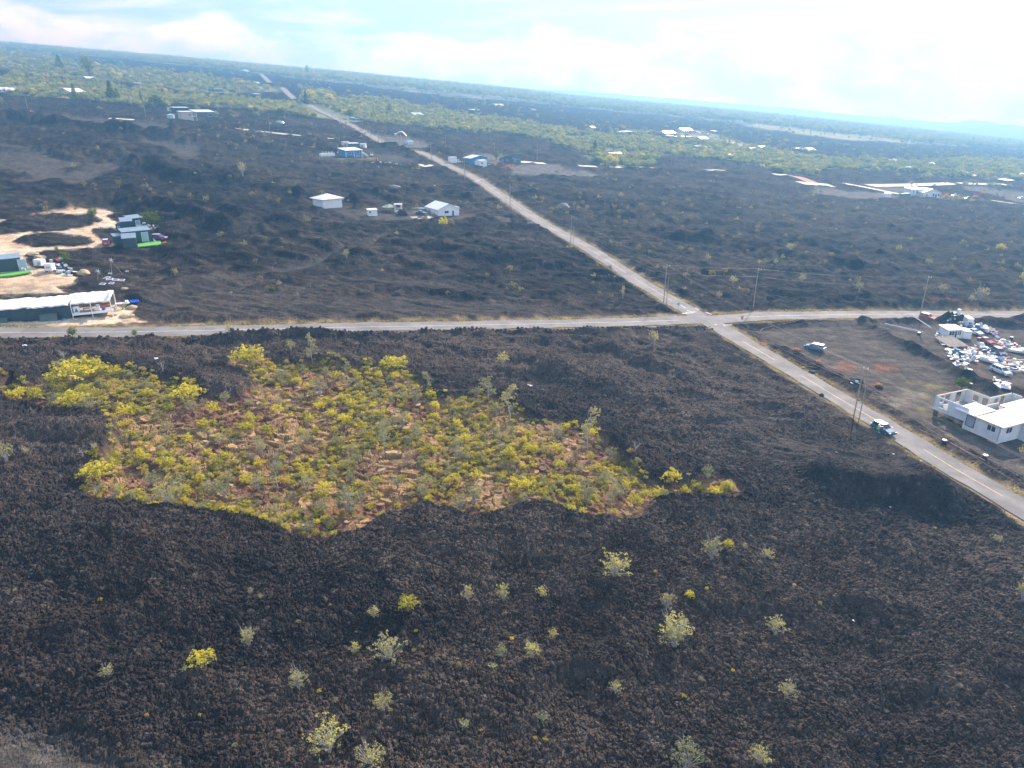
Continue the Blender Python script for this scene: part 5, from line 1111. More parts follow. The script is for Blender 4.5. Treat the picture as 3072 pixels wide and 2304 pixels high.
mb = MB(); mb.box(L2 + .5, L2 + 3.4, 2.8, 3.7, 1.6, 1.8); mb.box(L2 + 2.6, L2 + 3.2, 2.6, 3.9, 1.6, 2.2); mb.build('side_counter', TRIM, t)
def local(x, y, z): c, s = math.cos(rz), math.sin(rz); return (pa.x + c * x - s * y, pa.y + s * x + c * y, t.location.z + z)
def item(name, label, cat, mb, m, loc, r=None, group=None):
    o = mb.build(name, m, label=label, cat=cat, group=group); o.location = loc; o.rotation_euler = (0, 0, rz if r is None else r); return o
b = MB(); b.box(-.6, .6, 0, .1, 0, 1.5, 0); b.face([(-.35, -.02, .3), (.35, -.02, .3), (0, -.02, 1.25)], 1); item('sign_board', 'white board with a dark blue triangle under the open end of the tarp roof', 'board', b, [TRIM, BLU], local(L1 + .9, .5, 1.05))
b = MB(); b.box(-.9, .9, -.5, .5, .7, .78); [b.box(x - .05, x + .05, y - .05, y + .05, 0, .7) for x in (-.8, .8) for y in (-.4, .4)]; item('table', 'plywood table on the deck under the tarp roof', 'table', b, PLY, local(L1 + 3, 1.2, 1.05))
b = MB(); b.box(-.35, .35, -.3, .3, 0, .85); b.box(-.35, .35, .2, .3, .85, 1.3); item('stove', 'white appliance on the deck under the tarp roof', 'appliance', b, TRIM, local(L1 + 5, 1.5, 1.05))
b = MB(); b.box(-1.1, 1.1, -.4, .4, 0, .5); b.box(-1.1, 1.1, .3, .4, .5, 1.0); item('bench', 'brown padded bench at the back of the open deck', 'bench', b, mat('orange_brown_cloth', (.45, .20, .07), .8, .2, 2), local(L1 + 6.2, 4.2, 1.05))
b = MB(); b.tube((0, 0, 0), (0, 0, .7), .35, .42, 10); item('barrel', 'blue-violet tub on the open deck', 'tub', b, mat('violet_plastic', (.10, .08, .35), .5, .1, 2), local(L1 + 6.1, 1.2, 1.05))
b = MB(); b.box(-.35, .35, -.25, .25, 0, .5, 0); b.box(-.37, .37, -.27, .27, .5, .62, 1); item('cooler', 'pink cooler box with white lid in front of the green wall', 'cooler', b, [mat('pink_plastic', (.65, .08, .22), .5, .05, 2), TRIM], local(L1 * .83 - 8, -1.1, .05))
cb = [mat('blue_plastic', (.05, .25, .50), .5, .1, 3), mat('teal_plastic', (.08, .40, .42), .5, .1, 3), TRIM, mat('dark_blue_plastic', (.03, .10, .30), .5, .1, 3)]
for k, (x, s, m, nm) in enumerate(((.36, .9, 0, 'blue crate at the left foot of the green wall'), (.41, .6, 1, 'teal bucket beside the blue crate'), (.435, .8, 2, 'white bin among the tubs by the green wall'), (.50, .5, 3, 'dark blue bucket by the green wall'), (.54, .5, 0, 'light blue bucket by the green wall'), (.585, .6, 2, 'white jug next to the doorway of the green wall'), (.88, .6, 3, 'dark blue tub at the right foot of the green wall'), (.92, .5, 1, 'green-blue can right of the dark blue tub'))):
    b = MB(); (b.box(-s * .6, s * .6, -s * .4, s * .4, 0, s * .7) if k % 2 == 0 else b.tube((0, 0, 0), (0, 0, s), s * .35, s * .45, 10)); item('tub', nm, 'tub', b, cb[m], local(L1 * x, -.9, .02))
for k, x in enumerate((.27, .73)): b = MB(); b.box(-1.6, 1.6, -.5, .5, -.2, 1.7); b.box(-1.7, 1.7, -.6, .6, 1.7, 1.78); item('storage_box', ('dark cabinet at the left end of the green wall', 'wide dark cabinet with a pale edge against the green wall')[k], 'cabinet', b, GGN, local(L1 * (x + .05), -.75, 0))
p = at(405, 913); b = MB(); nn = 20
for k in range(nn):
    u = 6.283 * k / nn; v = 6.283 * (k + 1) / nn; b.face([(math.cos(u), math.sin(u), 0), (math.cos(v), math.sin(v), 0), (math.cos(v), math.sin(v), .3), (math.cos(u), math.sin(u), .3)]); b.face([(math.cos(u), math.sin(u), .3), (math.cos(v), math.sin(v), .3), (math.cos(v) * .85, math.sin(v) * .85, .3), (math.cos(u) * .85, math.sin(u) * .85, .3)]); b.face([(0, 0, .12), (math.cos(u) * .85, math.sin(u) * .85, .12), (math.cos(v) * .85, math.sin(v) * .85, .12)])
    b.face([(math.cos(u) * .85, math.sin(u) * .85, .3), (math.cos(v) * .85, math.sin(v) * .85, .3), (math.cos(v) * .85, math.sin(v) * .85, .12), (math.cos(u) * .85, math.sin(u) * .85, .12)])
o = item('paddling_pool', 'round blue paddling pool on the lava right of the tarp building', 'pool', b, mat('pool_blue', (.01, .14, .75), .4, .15, 2), (p.x, p.y, surf_pts([(p.x, p.y)])[0][2] + .3))
# trailers, rubbish and solar things in the left yard
def wheel(t, x, y, r=.3, w_=.18, name='wheel'):
    b = MB(); b.tube((x, y - w_ / 2, r), (x, y + w_ / 2, r), r, r, 14); o = b.build(name, RUB, t); b = MB(); b.tube((x, y - w_ / 2 - .012, r), (x, y + w_ / 2 + .012, r), r * .55, r * .55, 10); b.build('rim', GALV, o); return o
p = at(103, 802); t = thing('cargo_trailer', 'small white box trailer on orange soil in the left yard', 'trailer', p, R(-8)); b = MB(); b.box(0, 2.2, 0, 1.8, .4, 2.0); b.build('body', WHT, t); b = MB(); b.box(1.1, 2.0, -.03, 0, .6, 1.4); b.build('hatch', GALV, t); wheel(t, 1.1, -.05); wheel(t, 1.1, 1.85)
p = at(137, 818); t = thing('light_trailer', 'white upright trailer on two wheels right of the box trailer', 'trailer', p, R(-4)); b = MB(); b.box(0, 1.9, 0, 1.5, .5, 2.3); b.build('body', WHT, t); b = MB(); b.box(.3, 1.5, -.03, 0, 1.1, 1.7); b.build('vent_panel', GALV, t); wheel(t, -.15, .5, .35); wheel(t, 2.05, .5, .35)
for k, (sx, sy, hh) in enumerate(((300, 839, 0), (342, 822, 1))):
    p = at(sx, sy); q = surf_pts([(p.x, p.y)])[0]; hh = hgt(sx, sy, (302, 338)[k], (813, 780)[k]); t = thing('star_mast', ('white six-pointed star on the shorter tripod mast', 'white six-pointed star on the taller tripod mast')[k], 'star', (p.x, p.y, p.z))
    b = MB()
    for u in range(12):
        r0 = (.85, .2)[u % 2]; r1 = (.85, .2)[(u + 1) % 2]; a0 = u * math.pi / 6 + .2; a1 = (u + 1) * math.pi / 6 + .2; A = (r0 * math.cos(a0), 0, hh + r0 * math.sin(a0)); B = (r1 * math.cos(a1), 0, hh + r1 * math.sin(a1)); b.face((A, B, (0, -.15, hh))); b.face((B, A, (0, .15, hh)))
    b.build('star', TRIM, t)
    for u in range(3): th = u * 2.09 + .5; b = MB(); b.tube((0, 0, hh - .2), (math.cos(th) * (1.2 + k), math.sin(th) * 1.2, -.2), .05, .05, 5, cap=False); b.build('leg', POST, t)
SOL = mat('solar_panel', (.10, .13, .18), .25, .2, 2)
for k, (sx, sy, ang) in enumerate(((323, 833, 20), (330, 842, -15), (347, 842, 5), (365, 842, 3), (309, 858, 12), (336, 857, 22), (330, 822, 8), (381, 816, 25), (313, 836, 40))):
    p = at(sx, sy); q = surf_pts([(p.x, p.y)])[0]; t = thing('solar_panel', 'white framed solar panel on the lava below the star masts', 'solar panel', (p.x, p.y, q[2] + .35), R(-ang), 'white framed solar panels below the star masts'); t.rotation_euler = (R(18), 0, R(-ang)); w2, d2 = (.78, .42) if k < 6 else (.45, .3)
    b = MB(); b.box(-w2, w2, -d2, d2, -.04, .03); b.build('frame', TRIM, t); b = MB(); b.box(-w2 * .78, w2 * .78, -d2 * .6, d2 * .6, .031, .04); b.build('cells', SOL, t); b = MB(); [b.box(x - .04, x + .04, -.04, .04, -.5, -.045) for x in (-.5, .5)]; b.build('leg', GALV, t)
# clutter: five kinds of scrap, copied one by one
def mats_(l): return [mat(n, c, .6, .08, 2) for n, c in l]
KM = mats_((('scrap_white', (.72, .74, .78)), ('scrap_grey', (.45, .47, .50)), ('scrap_blue', (.08, .22, .50)), ('scrap_red', (.50, .08, .07)), ('scrap_black', (.03, .03, .035)), ('scrap_tan', (.50, .40, .28)), ('scrap_cyan', (.15, .50, .55)), ('scrap_purple', (.30, .16, .55))))
KN = ['white', 'grey', 'blue', 'red', 'black', 'tan', 'cyan', 'purple']
def proto(kind, mi):
    b = MB(); q = random.Random(hash(kind) % 7 + mi)
    if kind == 'scrap_sheet':
        for i in range(4): x0 = -.9 + i * .45; b.face([(x0, -.45, .04 * (i % 2)), (x0 + .45, -.5, .04 * ((i + 1) % 2)), (x0 + .45, .45, .1 + .05 * ((i + 1) % 2)), (x0, .5, .1 + .05 * (i % 2))])
        b.box(-.9, .9, -.45, -.40, -.05, .02)
    elif kind == 'crate': b.box(-.4, .4, -.3, .3, 0, .5); b.box(-.44, .44, -.34, .34, .5, .56)
    elif kind == 'bucket': b.tube((0, 0, 0), (0, 0, .5), .22, .3, 9); b.tube((0, 0, .5), (0, 0, .54), .32, .32, 9)
    elif kind == 'plank': b.box(-1.5, 1.5, -.09, .09, 0, .06)
    elif kind == 'cabinet': b.box(-.35, .35, -.32, .32, 0, 1.1); b.box(-.30, .30, -.35, -.33, .1, 1.0)
    elif kind == 'tyre':
        for i in range(12): u = 6.283 * i / 12; v = 6.283 * (i + 1) / 12; [b.face([(r0 * math.cos(u), r0 * math.sin(u), z0), (r0 * math.cos(v), r0 * math.sin(v), z0), (r1 * math.cos(v), r1 * math.sin(v), z1), (r1 * math.cos(u), r1 * math.sin(u), z1)]) for r0, z0, r1, z1 in ((.35, 0, .37, .2), (.37, .2, .2, .2), (.2, .2, .2, 0))]
    return b.data(kind, [KM[mi]])
PR = {}
def clutter(pts, where, g, kinds=('scrap_sheet', 'crate', 'bucket', 'plank', 'cabinet', 'tyre'), kp=(.42, .2, .14, .14, .07, .03), mp=(.58, .12, .08, .05, .03, .08, .04, .02), sc_=1.0, stack=.4):
    zz = surf_pts(pts)
    for q in zz:
        k = str(g.choice(kinds, p=kp)); mi = int(g.choice(8, p=mp)); mi = 4 if k == 'tyre' else 5 if k == 'plank' and g.random() < .5 else mi
        if (k, mi) not in PR: PR[k, mi] = proto(k, mi)
        o = link(bpy.data.objects.new(k, PR[k, mi])); s = g.uniform(.6, 1.3) * sc_; o.scale = (s, s, s); o.location = (q[0], q[1], q[2] + g.uniform(0, stack)); o.rotation_euler = (g.normal(0, .22), g.normal(0, .22), g.uniform(0, 6.28))
        nm = k.replace('scrap_', ''); tag(o, '%s %s lying %s' % (KN[mi], {'sheet': 'sheet of scrap'}.get(nm, nm), where), nm, '%s %ss %s' % (KN[mi], nm, where))
def polypts(poly, n, g, md=.5):
    P = W(poly); c = np.column_stack([g.uniform(P[:, 0].min(), P[:, 0].max(), n * 8), g.uniform(P[:, 1].min(), P[:, 1].max(), n * 8)]); c = c[inside(P, c[:, 0], c[:, 1], 3) > 0]; out = []
    for q in c:
        if all((q[0] - e[0]) ** 2 + (q[1] - e[1]) ** 2 > md * md for e in out): out.append(q)
        if len(out) >= n: break
    return out
g = np.random.default_rng(23)
JK = [([(2800, 1000), (2840, 990), (2850, 1020), (2830, 1040), (2805, 1020)], 16), ([(2830, 1048), (2880, 1050), (2920, 1062), (2935, 1088), (2900, 1090), (2860, 1092)], 62), ([(2862, 1092), (2895, 1095), (2905, 1117), (2885, 1120), (2862, 1112)], 24), ([(2912, 1035), (2925, 1040), (2918, 1075), (2908, 1060)], 16),
      ([(2936, 1030), (2960, 1045), (2980, 1060), (3020, 1080), (3000, 1100), (2965, 1085), (2940, 1065)], 60), ([(2905, 975), (2950, 978), (3000, 1005), (2990, 1012), (2960, 1002), (2930, 1000)], 46), ([(2985, 1015), (3010, 1022), (3072, 1045), (3110, 1062), (3080, 1062), (3020, 1045), (2990, 1040)], 46), ([(2870, 962), (2900, 975), (2890, 985), (2835, 982), (2840, 972)], 22), ([(2990, 1085), (3110, 1085), (3110, 1120), (3020, 1118)], 36), ([(2970, 1145), (3010, 1155), (3030, 1170), (3010, 1172), (2980, 1160)], 12)]
for P, n in JK: clutter(polypts(P, n, g), 'in the junk yard around the white shack', g)
clutter(polypts([(155, 808), (200, 800), (235, 825), (200, 832), (170, 828)], 26, g), 'in the rubbish pile of the left yard', g, sc_=.8)
clutter(polypts([(150, 780), (185, 778), (195, 800), (160, 800)], 14, g), 'behind the white trailers of the left yard', g, sc_=.8, mp=(.35, .12, .12, .08, .03, .2, .07, .03))
clutter(polypts([(400, 688), (440, 684), (480, 690), (450, 696), (410, 695)], 14, g), 'between the two dark green cabins', g, sc_=.7)
clutter(polypts([(60, 813), (85, 810), (88, 816), (66, 818)], 8, g), 'at the right end of the left turf deck', g, sc_=.7, stack=.1)
clutter(polypts([(1010, 480), (1100, 484), (1240, 492), (1240, 508), (1100, 500), (980, 490)], 22, g), 'on the lava slope below the blue house', g, sc_=1.1, stack=.1)
clutter(polypts([(2560, 1158), (2590, 1158), (2580, 1170), (2555, 1168)], 9, g), 'in the dark heap by the lot entrance', g, sc_=.8, stack=.1)
clutter(polypts([(1150, 338), (1260, 345), (1250, 352), (1150, 350)], 14, g), 'around the distant blue houses', g, sc_=2.2, stack=.2)
clutter(polypts([(1420, 500), (1480, 502), (1470, 508), (1430, 508)], 10, g), 'in front of the bright blue house', g, sc_=1.2, stack=.2)
# single white scraps on the lava
for sx, sy, s, lab in ((1590, 1163, 1.1, 'crumpled white rag alone on the lava above the patch'), (77, 1050, .8, 'white scrap on the lava near the upper left arm of the patch'), (472, 1097, .7, 'white scrap between the road and the patch'), (613, 663, .9, 'white board alone on the lava right of the green cabins'), (600, 1188, .8, 'pale blue rag at the upper edge of the patch'), (1130, 1113, .8, 'white rag hanging in bushes at the top of the patch'), (2508, 1362, .4, 'small white bucket lid on the lava below the parked car'), (2679, 1367, .4, 'white scrap below the parked car, left of two'), (2762, 1387, .4, 'white scrap below the parked car, right of two'), (2557, 1874, .35, 'short white stick on the right foreground lava'), (2669, 1527, .4, 'white scrap in the hollow beside the road'), (2634, 1298, .8, 'white paper on the verge next to the person'), (1305, 1137 - 560, .5, 'white chip on the lava behind the white house')):
    p = at(sx, sy); q = surf_pts([(p.x, p.y)])[0]; b = MB(); rq = random.Random(sx); P = {}
    for i in range(5):
        for j in range(4): P[i, j] = ((i - 2) * .25 * s + rq.uniform(-.05, .05), (j - 1.5) * .22 * s + rq.uniform(-.05, .05), rq.uniform(.02, .3) * s)
    for i in range(4):
        for j in range(3): b.face((P[i, j], P[i + 1, j], P[i + 1, j + 1], P[i, j + 1]))
    o = b.build('white_rag', KM[0], label=lab, cat='rag'); o.location = (q[0], q[1], q[2] + .08); o.rotation_euler = (.3, .1, rq.uniform(0, 3))
# ------------------------------------------------------------------ roofless white house beside the road
o0 = at(2794, 1240); AX = Vector((.38, -.925, 0)).normalized()
T = thing('roofless_house', 'large white house beside the road, half of it roofless with open window holes', 'house', (o0.x, o0.y, o0.z), math.atan2(AX.y, AX.x))
WH2 = mat('chalky_white_wall', (.62, .66, .70), .8, .08, .8, .01, 3); WIN_ = mat('room_white_wall', (.70, .70, .66), .8, .08, .8)
def seg(name, p, q, z0, z1, holes, m=WH2, th=.16): b = MB(); wallseg(b, p, q, z0, z1, th, holes); return b.build(name, m, T)
Zb, Zt = 1.45, 4.1
seg('wall', (0, 0), (7.4, 0), Zb - .3, Zt, [(1.1, 3.1, 1.9, 3.7)])
seg('wall', (.16, 0), (.16, 9.2), Zb, Zt, [(1.3, 2.6, 2.2, 3.8), (2.9, 4.6, 1.5, 3.85), (6.2, 8.0, 1.5, 3.85)])
seg('wall', (.16, 9.05), (5.2, 9.05), Zb, Zt, [(1.7, 3.0, 2.3, 3.7), (3.7, 5.0, 1.5, 3.8)], WIN_)
seg('wall', (5.2, 9.2), (5.2, 16.2), Zb, Zt, [(1.8, 3.2, 2.1, 3.6), (3.7, 5.1, 1.5, 3.9)], WIN_)
seg('wall', (5.3, 16.2), (7.2, 16.2), Zb, Zt, [], WIN_)
seg('wall', (7.2, 5.3), (7.2, 9.2), Zb, Zt - .3, [(1, 2, 1.5, 3.4)], WIN_)
b = MB(); b.box(.2, 7.3, .2, 9.1, Zb - .12, Zb); b.box(5.3, 10, 9.1, 16.1, Zb - .14, Zb - .01); b.build('floor', mat('dusty_floor', (.28, .28, .27), .9, .25, .8), T)
b = MB(); 
for x in (.2, 2.6, 5.0, 7.0):
    for y in (.2, 4.5, 8.8): b.box(x, x + .9, y, y + .25, -1.2, Zb - .13)
b.build('foundation_post', mat('dark_foundation', (.12, .12, .10), .9, .2, 1), T)
for x, y in ((2.2, 6.9), (5.6, 14.8), (4.4, 7.7)): b = MB(); b.box(x, x + 1.5, y, y + .7, Zb, Zb + .22); b.box(x + .2, x + .9, y - .3, y + .1, Zb, Zb + .12); b.build('rubble_pile', KM[4], T)
b = MB(); b.box(.16, 5.2, 9.2, 9.0 + .42, Zt + .01, Zt + .1); b.box(.1, .4, .1, 9.2, Zt + .004, Zt + .09); b.build('top_plate', mat('top_plate_wood', (.50, .42, .30), .8, .2, 2), T)
# enclosed half
seg('wall', (7.0, -.12), (14.2, -.12), -.35, 3.15, [])
seg('wall', (14.2, -.12), (14.2, 6.2), -.55, 3.1, [])
seg('wall', (15.3, 6.2), (15.3, 9.4), -.75, 2.9, []); seg('wall', (14.2, 6.1), (15.3, 6.1), -.7, 3, []); seg('wall', (14.2, 9.4), (14.2, 18), -.9, 3.2, []); seg('wall', (7.1, 0), (7.1, 5.3), -.3, 3.3, [])
def win(x, y, z0, z1, wd, side, panes=2, m=None):
    M = Matrix.Translation((x, y, 0)) @ (Matrix.Identity(4) if side == 'f' else Matrix.Rotation(R(90), 4, 'Z')); b = MB(); q = .08
    for a0, a1, c0, c1 in ((-q, 0, z0 - q, z1 + q), (wd, wd + q, z0 - q, z1 + q), (0, wd, z1, z1 + q), (0, wd, z0 - q, z0), (wd / 2 - .04, wd / 2 + .04, z0, z1)): b.box(a0, a1, -.06, 0, c0, c1, M=M)
    o = b.build('window', TRIM, T)
    for k in range(panes): b = MB(); b.box(wd / panes * k + .03, wd / panes * (k + 1) - .03, -.025, 0, z0, z1, M=M); b.build('pane', m or GL, o)
win(11.7, -.12, 1.5, 2.6, 1.6, 'f'); win(14.2, 1.7, 1.3, 2.5, 1.7, 's'); win(14.2, 10.6, 1.2, 2.3, 1.5, 's'); 
b = MB(); b.box(7.5, 9.1, -.16, -.125, .65, 2.75); b.build('boarded_window', mat('grey_board', (.30, .33, .36), .6, .1, 1), T); b = MB(); [b.box(*q) for q in ((7.4, 9.2, -.2, -.125, 2.751, 2.85), (7.4, 9.2, -.2, -.125, .55, .649), (7.4, 7.499, -.2, -.125, .65, 2.75), (9.101, 9.2, -.2, -.125, .65, 2.75))]; b.build('window_frame', DKT, T)
b = MB(); b.prism([(4.9, -.7, 3.4), (9.2, -.7, 3.4), (9.2, 5.4, 3.62), (4.9, 5.4, 3.62)], (0, 0, -.14)); b.build('white_roof', WRF, T)
b = MB(); b.prism([(9.0, -.55, 3.25), (14.9, -.55, 3.2), (14.9, 8.8, 3.42), (9.0, 8.8, 3.47)], (0, 0, -.14)); o = b.build('roof_deck', PEA, T)
for k in range(14): b = MB(); x0 = 9.0 + k * .42; b.box(x0, x0 + .39, -.56, 8.81, 0, .03); c = b.build('board', PEA, o); c.matrix_local = Matrix(((1, 0, 0, 0), (0, 1, 0, 0), (0, .0235, 1, 3.262 - k * .0035), (0, 0, 0, 1)))
b = MB(); b.prism([(7.6, 8.9, 3.55), (14.5, 8.9, 3.3), (14.5, 20, 3.6), (7.6, 20, 3.85)], (0, 0, -.14)); b.build('white_roof', WRF, T)
b = MB(); b.prism([(14.5, 5.7, 3.1), (15.9, 5.7, 3.0), (15.9, 10.0, 3.05), (14.5, 10.0, 3.15)], (0, 0, -.1)); b.build('porch_roof', WRF, T)
b = MB(); b.box(8.2, 11, 10, 15, Zb - .1, Zb + .5); b.build('concrete_block', CONC, T)
# ------------------------------------------------------------------ junk yard shack
t = house('white_shack', 'white shack with flat roof among scattered rubbish', (2840, 1013), (2884, 1015), 3.6, 2.6, 'shed', WHT, WRF, over=.3, shed=(0, .3), wins=[('f', .5, 2.0, 1.1, 2.2), ('f', 3.0, 4.0, 1.1, 2.2)], doors=[('f', 2.2, 2.8, .1, 2.3, DKT)], cat='shack')
house('white_shack', 'pale green roofed extension at the right of the white shack', (2886, 1015), (2912, 1018), 3.6, 2.3, 'shed', WHT, GRF, over=.15, shed=(-.3, .2), cat='shack')
P0 = at(2847, 1045); P1 = at(2905, 1047); d = P1 - P0; L = math.hypot(d.x, d.y); t = thing('plank_deck', 'weathered plank deck sloping down in front of the white shack', 'deck', (P0.x, P0.y, P0.z), math.atan2(d.y, d.x))
for k in range(14): b = MB(); x = L * k / 14; b.prism([(x, 0, .45), (x + L / 14 - .05, 0, .45), (x + L / 14 - .05, 6.4, 1.25), (x, 6.4, 1.25)], (0, 0, -.08)); b.build('plank', PLK, t)
b = MB(); [b.box(x - .1, x + .1, y - .1, y + .1, -.4, .3 + y * .12) for x in (.3, L / 2, L - .3) for y in (.3, 5.8)]; b.build('leg', POST, t)
t = house('camper', 'small white camper box behind the shack', (2900, 981), (2917, 983), 3.0, 2.6, 'shed', WHT, WRF, over=.02, shed=(0, .1), wins=[('f', .3, 1.1, 1.1, 1.7)], cat='camper')
house('water_tank', 'grey square tank standing below the plank deck', (2885, 1072), (2901, 1073), 1.3, 1.3, 'shed', GGN, WHT, over=.05, shed=(0, 0), cat='tank')
def hull(name, label, px, L, Wd, rz, m=TRIM):
    p = at(*px); t = thing(name, label, 'boat', p, rz); b = MB(); n = 8; pr = None
    for k in range(n + 1):
        u = k / n; hw = Wd / 2 * (1 - max(0, u - .5) ** 2 * 4) ; x = (u - .5) * L; row = [(x, -hw, .95), (x, -hw * .75, .3), (x, 0, .1), (x, hw * .75, .3), (x, hw, .95), (x, 0, .85)]
        if pr:
            for j in range(5): b.face((pr[j], row[j], row[(j + 1)], pr[j + 1]))
            b.face((pr[5], row[5], row[0], pr[0]))
        else: b.face(row[:5])
        pr = row
    b.build('hull', m, t); b = MB(); b.box(-L * .3, L * .05, -Wd * .3, Wd * .3, .88, 1.35); b.build('cabin', WHT, t); return t
hull('boat', 'white boat hull lying among the rubbish right of the shack', (2960, 1086), 5.5, 2.0, R(-55)); hull('boat', 'pale hull at the right edge of the junk yard', (3066, 1060), 7, 2.4, R(160))
p = at(2990, 1160); b = MB()
for i in range(5): b.prism([(-3 + i * 1.1, -.9 + .2 * (i % 2), .2), (-1.9 + i * 1.15, -1.0, .15), (-1.7 + i * 1.1, .8, .5), (-3 + i * 1.1, .7 + .2 * (i % 2), .62)], (0, 0, .08))
o = b.build('tarp_heap', TARP, label='folded white tarps lying below the white minivan', cat='tarp'); o.location = p; o.rotation_euler = (0, 0, R(-35))
for a_, b_, lab in (((2653, 977), (2768, 1001), 'longest white pipe lying on the lava left of the junk yard'), ((2731, 968), (2792, 988), 'white pipe behind the longest one'), ((2704, 960), (2724, 966), 'short white pipe near the right roadside pole')):
    p, q = at(*a_), at(*b_); z_ = surf_pts([(p.x, p.y), (q.x, q.y)]); b = MB(); b.tube(z_[0] + np.array([0, 0, .5]), z_[1] + np.array([0, 0, .5]), .14, .14, 6); b.build('pipe', TRIM, label=lab, cat='pipe')
for a_, b_, lab in (((3000, 1087), (3110, 1084), 'long pale beam across the junk by the white minivan'), ((3010, 1100), (3110, 1103), 'grey beam stack right of the white minivan'), ((3012, 1117), (3110, 1120), 'lowest pale beam right of the white minivan')):
    p, q = at(*a_), at(*b_); b = MB(); b.tube((p.x, p.y, p.z + .5), (q.x, q.y, q.z + .5), .16, .16, 4); b.build('beam', mat('pale_beam', (.6, .55, .45), .8, .1, 1), label=lab, cat='beam')
# ------------------------------------------------------------------ vehicles
TYRE = RUB; LR = mat('red_tail_lamp', (.5, .02, .02), .3, .1, 3); LW = mat('head_lamp', (.75, .75, .72), .2, .05, 3); PLT = mat('number_plate', (.6, .6, .55), .5, .05, 3)
PT = {}
def paint(n, c): return mat(n, c, .28, .04, 1.5, spec=.6)
SH_ = {'minivan': (5.1, 1.95, 1.75, .2, .55, 2.0, 1.0, 1.02), 'suv': (4.7, 1.88, 1.72, .15, .5, 2.15, 1.35, 1.0), 'sedan': (4.6, 1.8, 1.42, .8, 1.3, 2.3, 1.45, .88), 'pickup': (5.3, 1.9, 1.75, 1.9, 2.05, 2.4, 1.75, 1.0)}
def vehicle(kind, col, name, label, cat, fw, rw, far_side=True, group=None, open_door=False, L_over=None):
    L, Wd, H, gr, tr, tf, gf, belt = SH_[kind]
    a = at(*fw); b_ = at(*rw); d = Vector((a.x - b_.x, a.y - b_.y, 0)).normalized(); n_ = Vector((-d.y, d.x, 0)); mid = (a + b_) / 2
    if n_.dot(mid) < 0: n_ = -n_
    c = mid + n_ * Wd / 2 if far_side else mid
    t = thing(name, label, cat, (c.x, c.y, gz(c.x, c.y) + .07), math.atan2(d.y, d.x), group)
    X = lambda v: v - L / 2
    pr = [(0, .42), (.02, .75), (.06, belt), (L - gf, belt + .02), (L - .25, belt - .17), (L - .03, .62), (L, .38), (L - .1, .22), (.08, .25)]
    m = MB(); ys = [(-1, 1.0), (-.94, .0)]
    hw = Wd / 2
    def ring(y, k): return [(X(x) * (k if 0 else 1), y, z) for x, z in pr]
    s0 = [(X(x), -hw * (.93 if z > .9 or z < .3 else 1), z) for x, z in pr]; s1 = [(x, -y, z) for x, y, z in s0]; nn = len(pr)
    m.face(s0); m.face(s1[::-1])
    for i in range(nn): j = (i + 1) % nn; m.face((s0[j], s0[i], s1[i], s1[j]))
    hb = hw * .90; ht = hw * .72; zb = belt; zt = H - .07
    q = {('b', 'r'): X(gr), ('b', 'f'): X(L - gf), ('t', 'r'): X(tr), ('t', 'f'): X(L - tf)}
    B = [(q['b', 'r'], -hb, zb), (q['b', 'f'], -hb, zb), (q['b', 'f'], hb, zb), (q['b', 'r'], hb, zb)]; U = [(q['t', 'r'], -ht, zt), (q['t', 'f'], -ht, zt), (q['t', 'f'], ht, zt), (q['t', 'r'], ht, zt)]
    for i in range(4): j = (i + 1) % 4; m.face((B[i], B[j], U[j], U[i]))
    m.face(U); bd = m.build('body', paint('paint_' + col[0], col[1]), t)
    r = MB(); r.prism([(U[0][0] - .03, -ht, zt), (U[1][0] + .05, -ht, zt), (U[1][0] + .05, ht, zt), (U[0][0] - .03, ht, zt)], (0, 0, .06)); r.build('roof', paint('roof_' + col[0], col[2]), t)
    def pane(i, j, u0, u1, v0, v1, nm):
        P = lambda u, v: Vector(B[i]).lerp(Vector(B[j]), u).lerp(Vector(U[i]).lerp(Vector(U[j]), u), v)
        c4 = [P(u0, v0), P(u1, v0), P(u1, v1), P(u0, v1)]; nr = (c4[1] - c4[0]).cross(c4[3] - c4[0]).normalized() * .012
        if nr.dot(c4[0] - Vector((0, 0, 1.2))) < 0: nr = -nr
        g_ = MB(); g_.face([p + nr for p in c4]); g_.build(nm, GL, t)
    for i, j in ((0, 1), (2, 3)):
        spl = (.04, .36, .66, .95) if kind in ('minivan', 'suv') else (.08, .5, .93)
        if i == 2: spl = tuple(1 - v for v in spl)[::-1]
        for k in range(len(spl) - 1): pane(i, j, spl[k] + .015, spl[k + 1] - .015, .1, .88, 'side_window')
    pane(1, 2, .06, .94, .08, .92, 'windscreen'); pane(3, 0, .08, .92, .15, .88, 'rear_window')
    for x in (X(.95), X(L - .95)):
        for s in (-1, 1):
            y = s * (hw - .10); b = MB(); b.tube((x, y - .11, .33), (x, y + .11, .33), .34, .34, 14); w0 = b.build('wheel', TYRE, t); b = MB(); b.tube((x, y - s * -.105, .33), (x, y + s * .125, .33), .2, .2, 10); b.build('rim', GALV, w0)
    for s in (-1, 1):
        b = MB(); b.box(X(-.01), X(.08), s * hw * .9 - .14, s * hw * .9 + .04 * s * s, .78, belt - .03); b.build('tail_light', LR, t)
        b = MB(); b.box(X(L - .16), X(L - .02), s * hw * .78 - .2, s * hw * .78 + .12, .62, .76); b.build('headlight', LW, t)
        b = MB(); b.box(X(L - gf - .25), X(L - gf - .05), s * (hw + .12) - .1, s * (hw + .12) + .1, belt, belt + .16); b.build('mirror', paint('paint_' + col[0], col[1]), t)
    b = MB(); b.box(X(L - .02), X(L + .02), -.65, .65, .42, .58); b.build('grille', DKT, t)
    b = MB(); b.box(X(-.03), X(0), -.28, .28, .52, .68); b.build('number_plate', PLT, t)
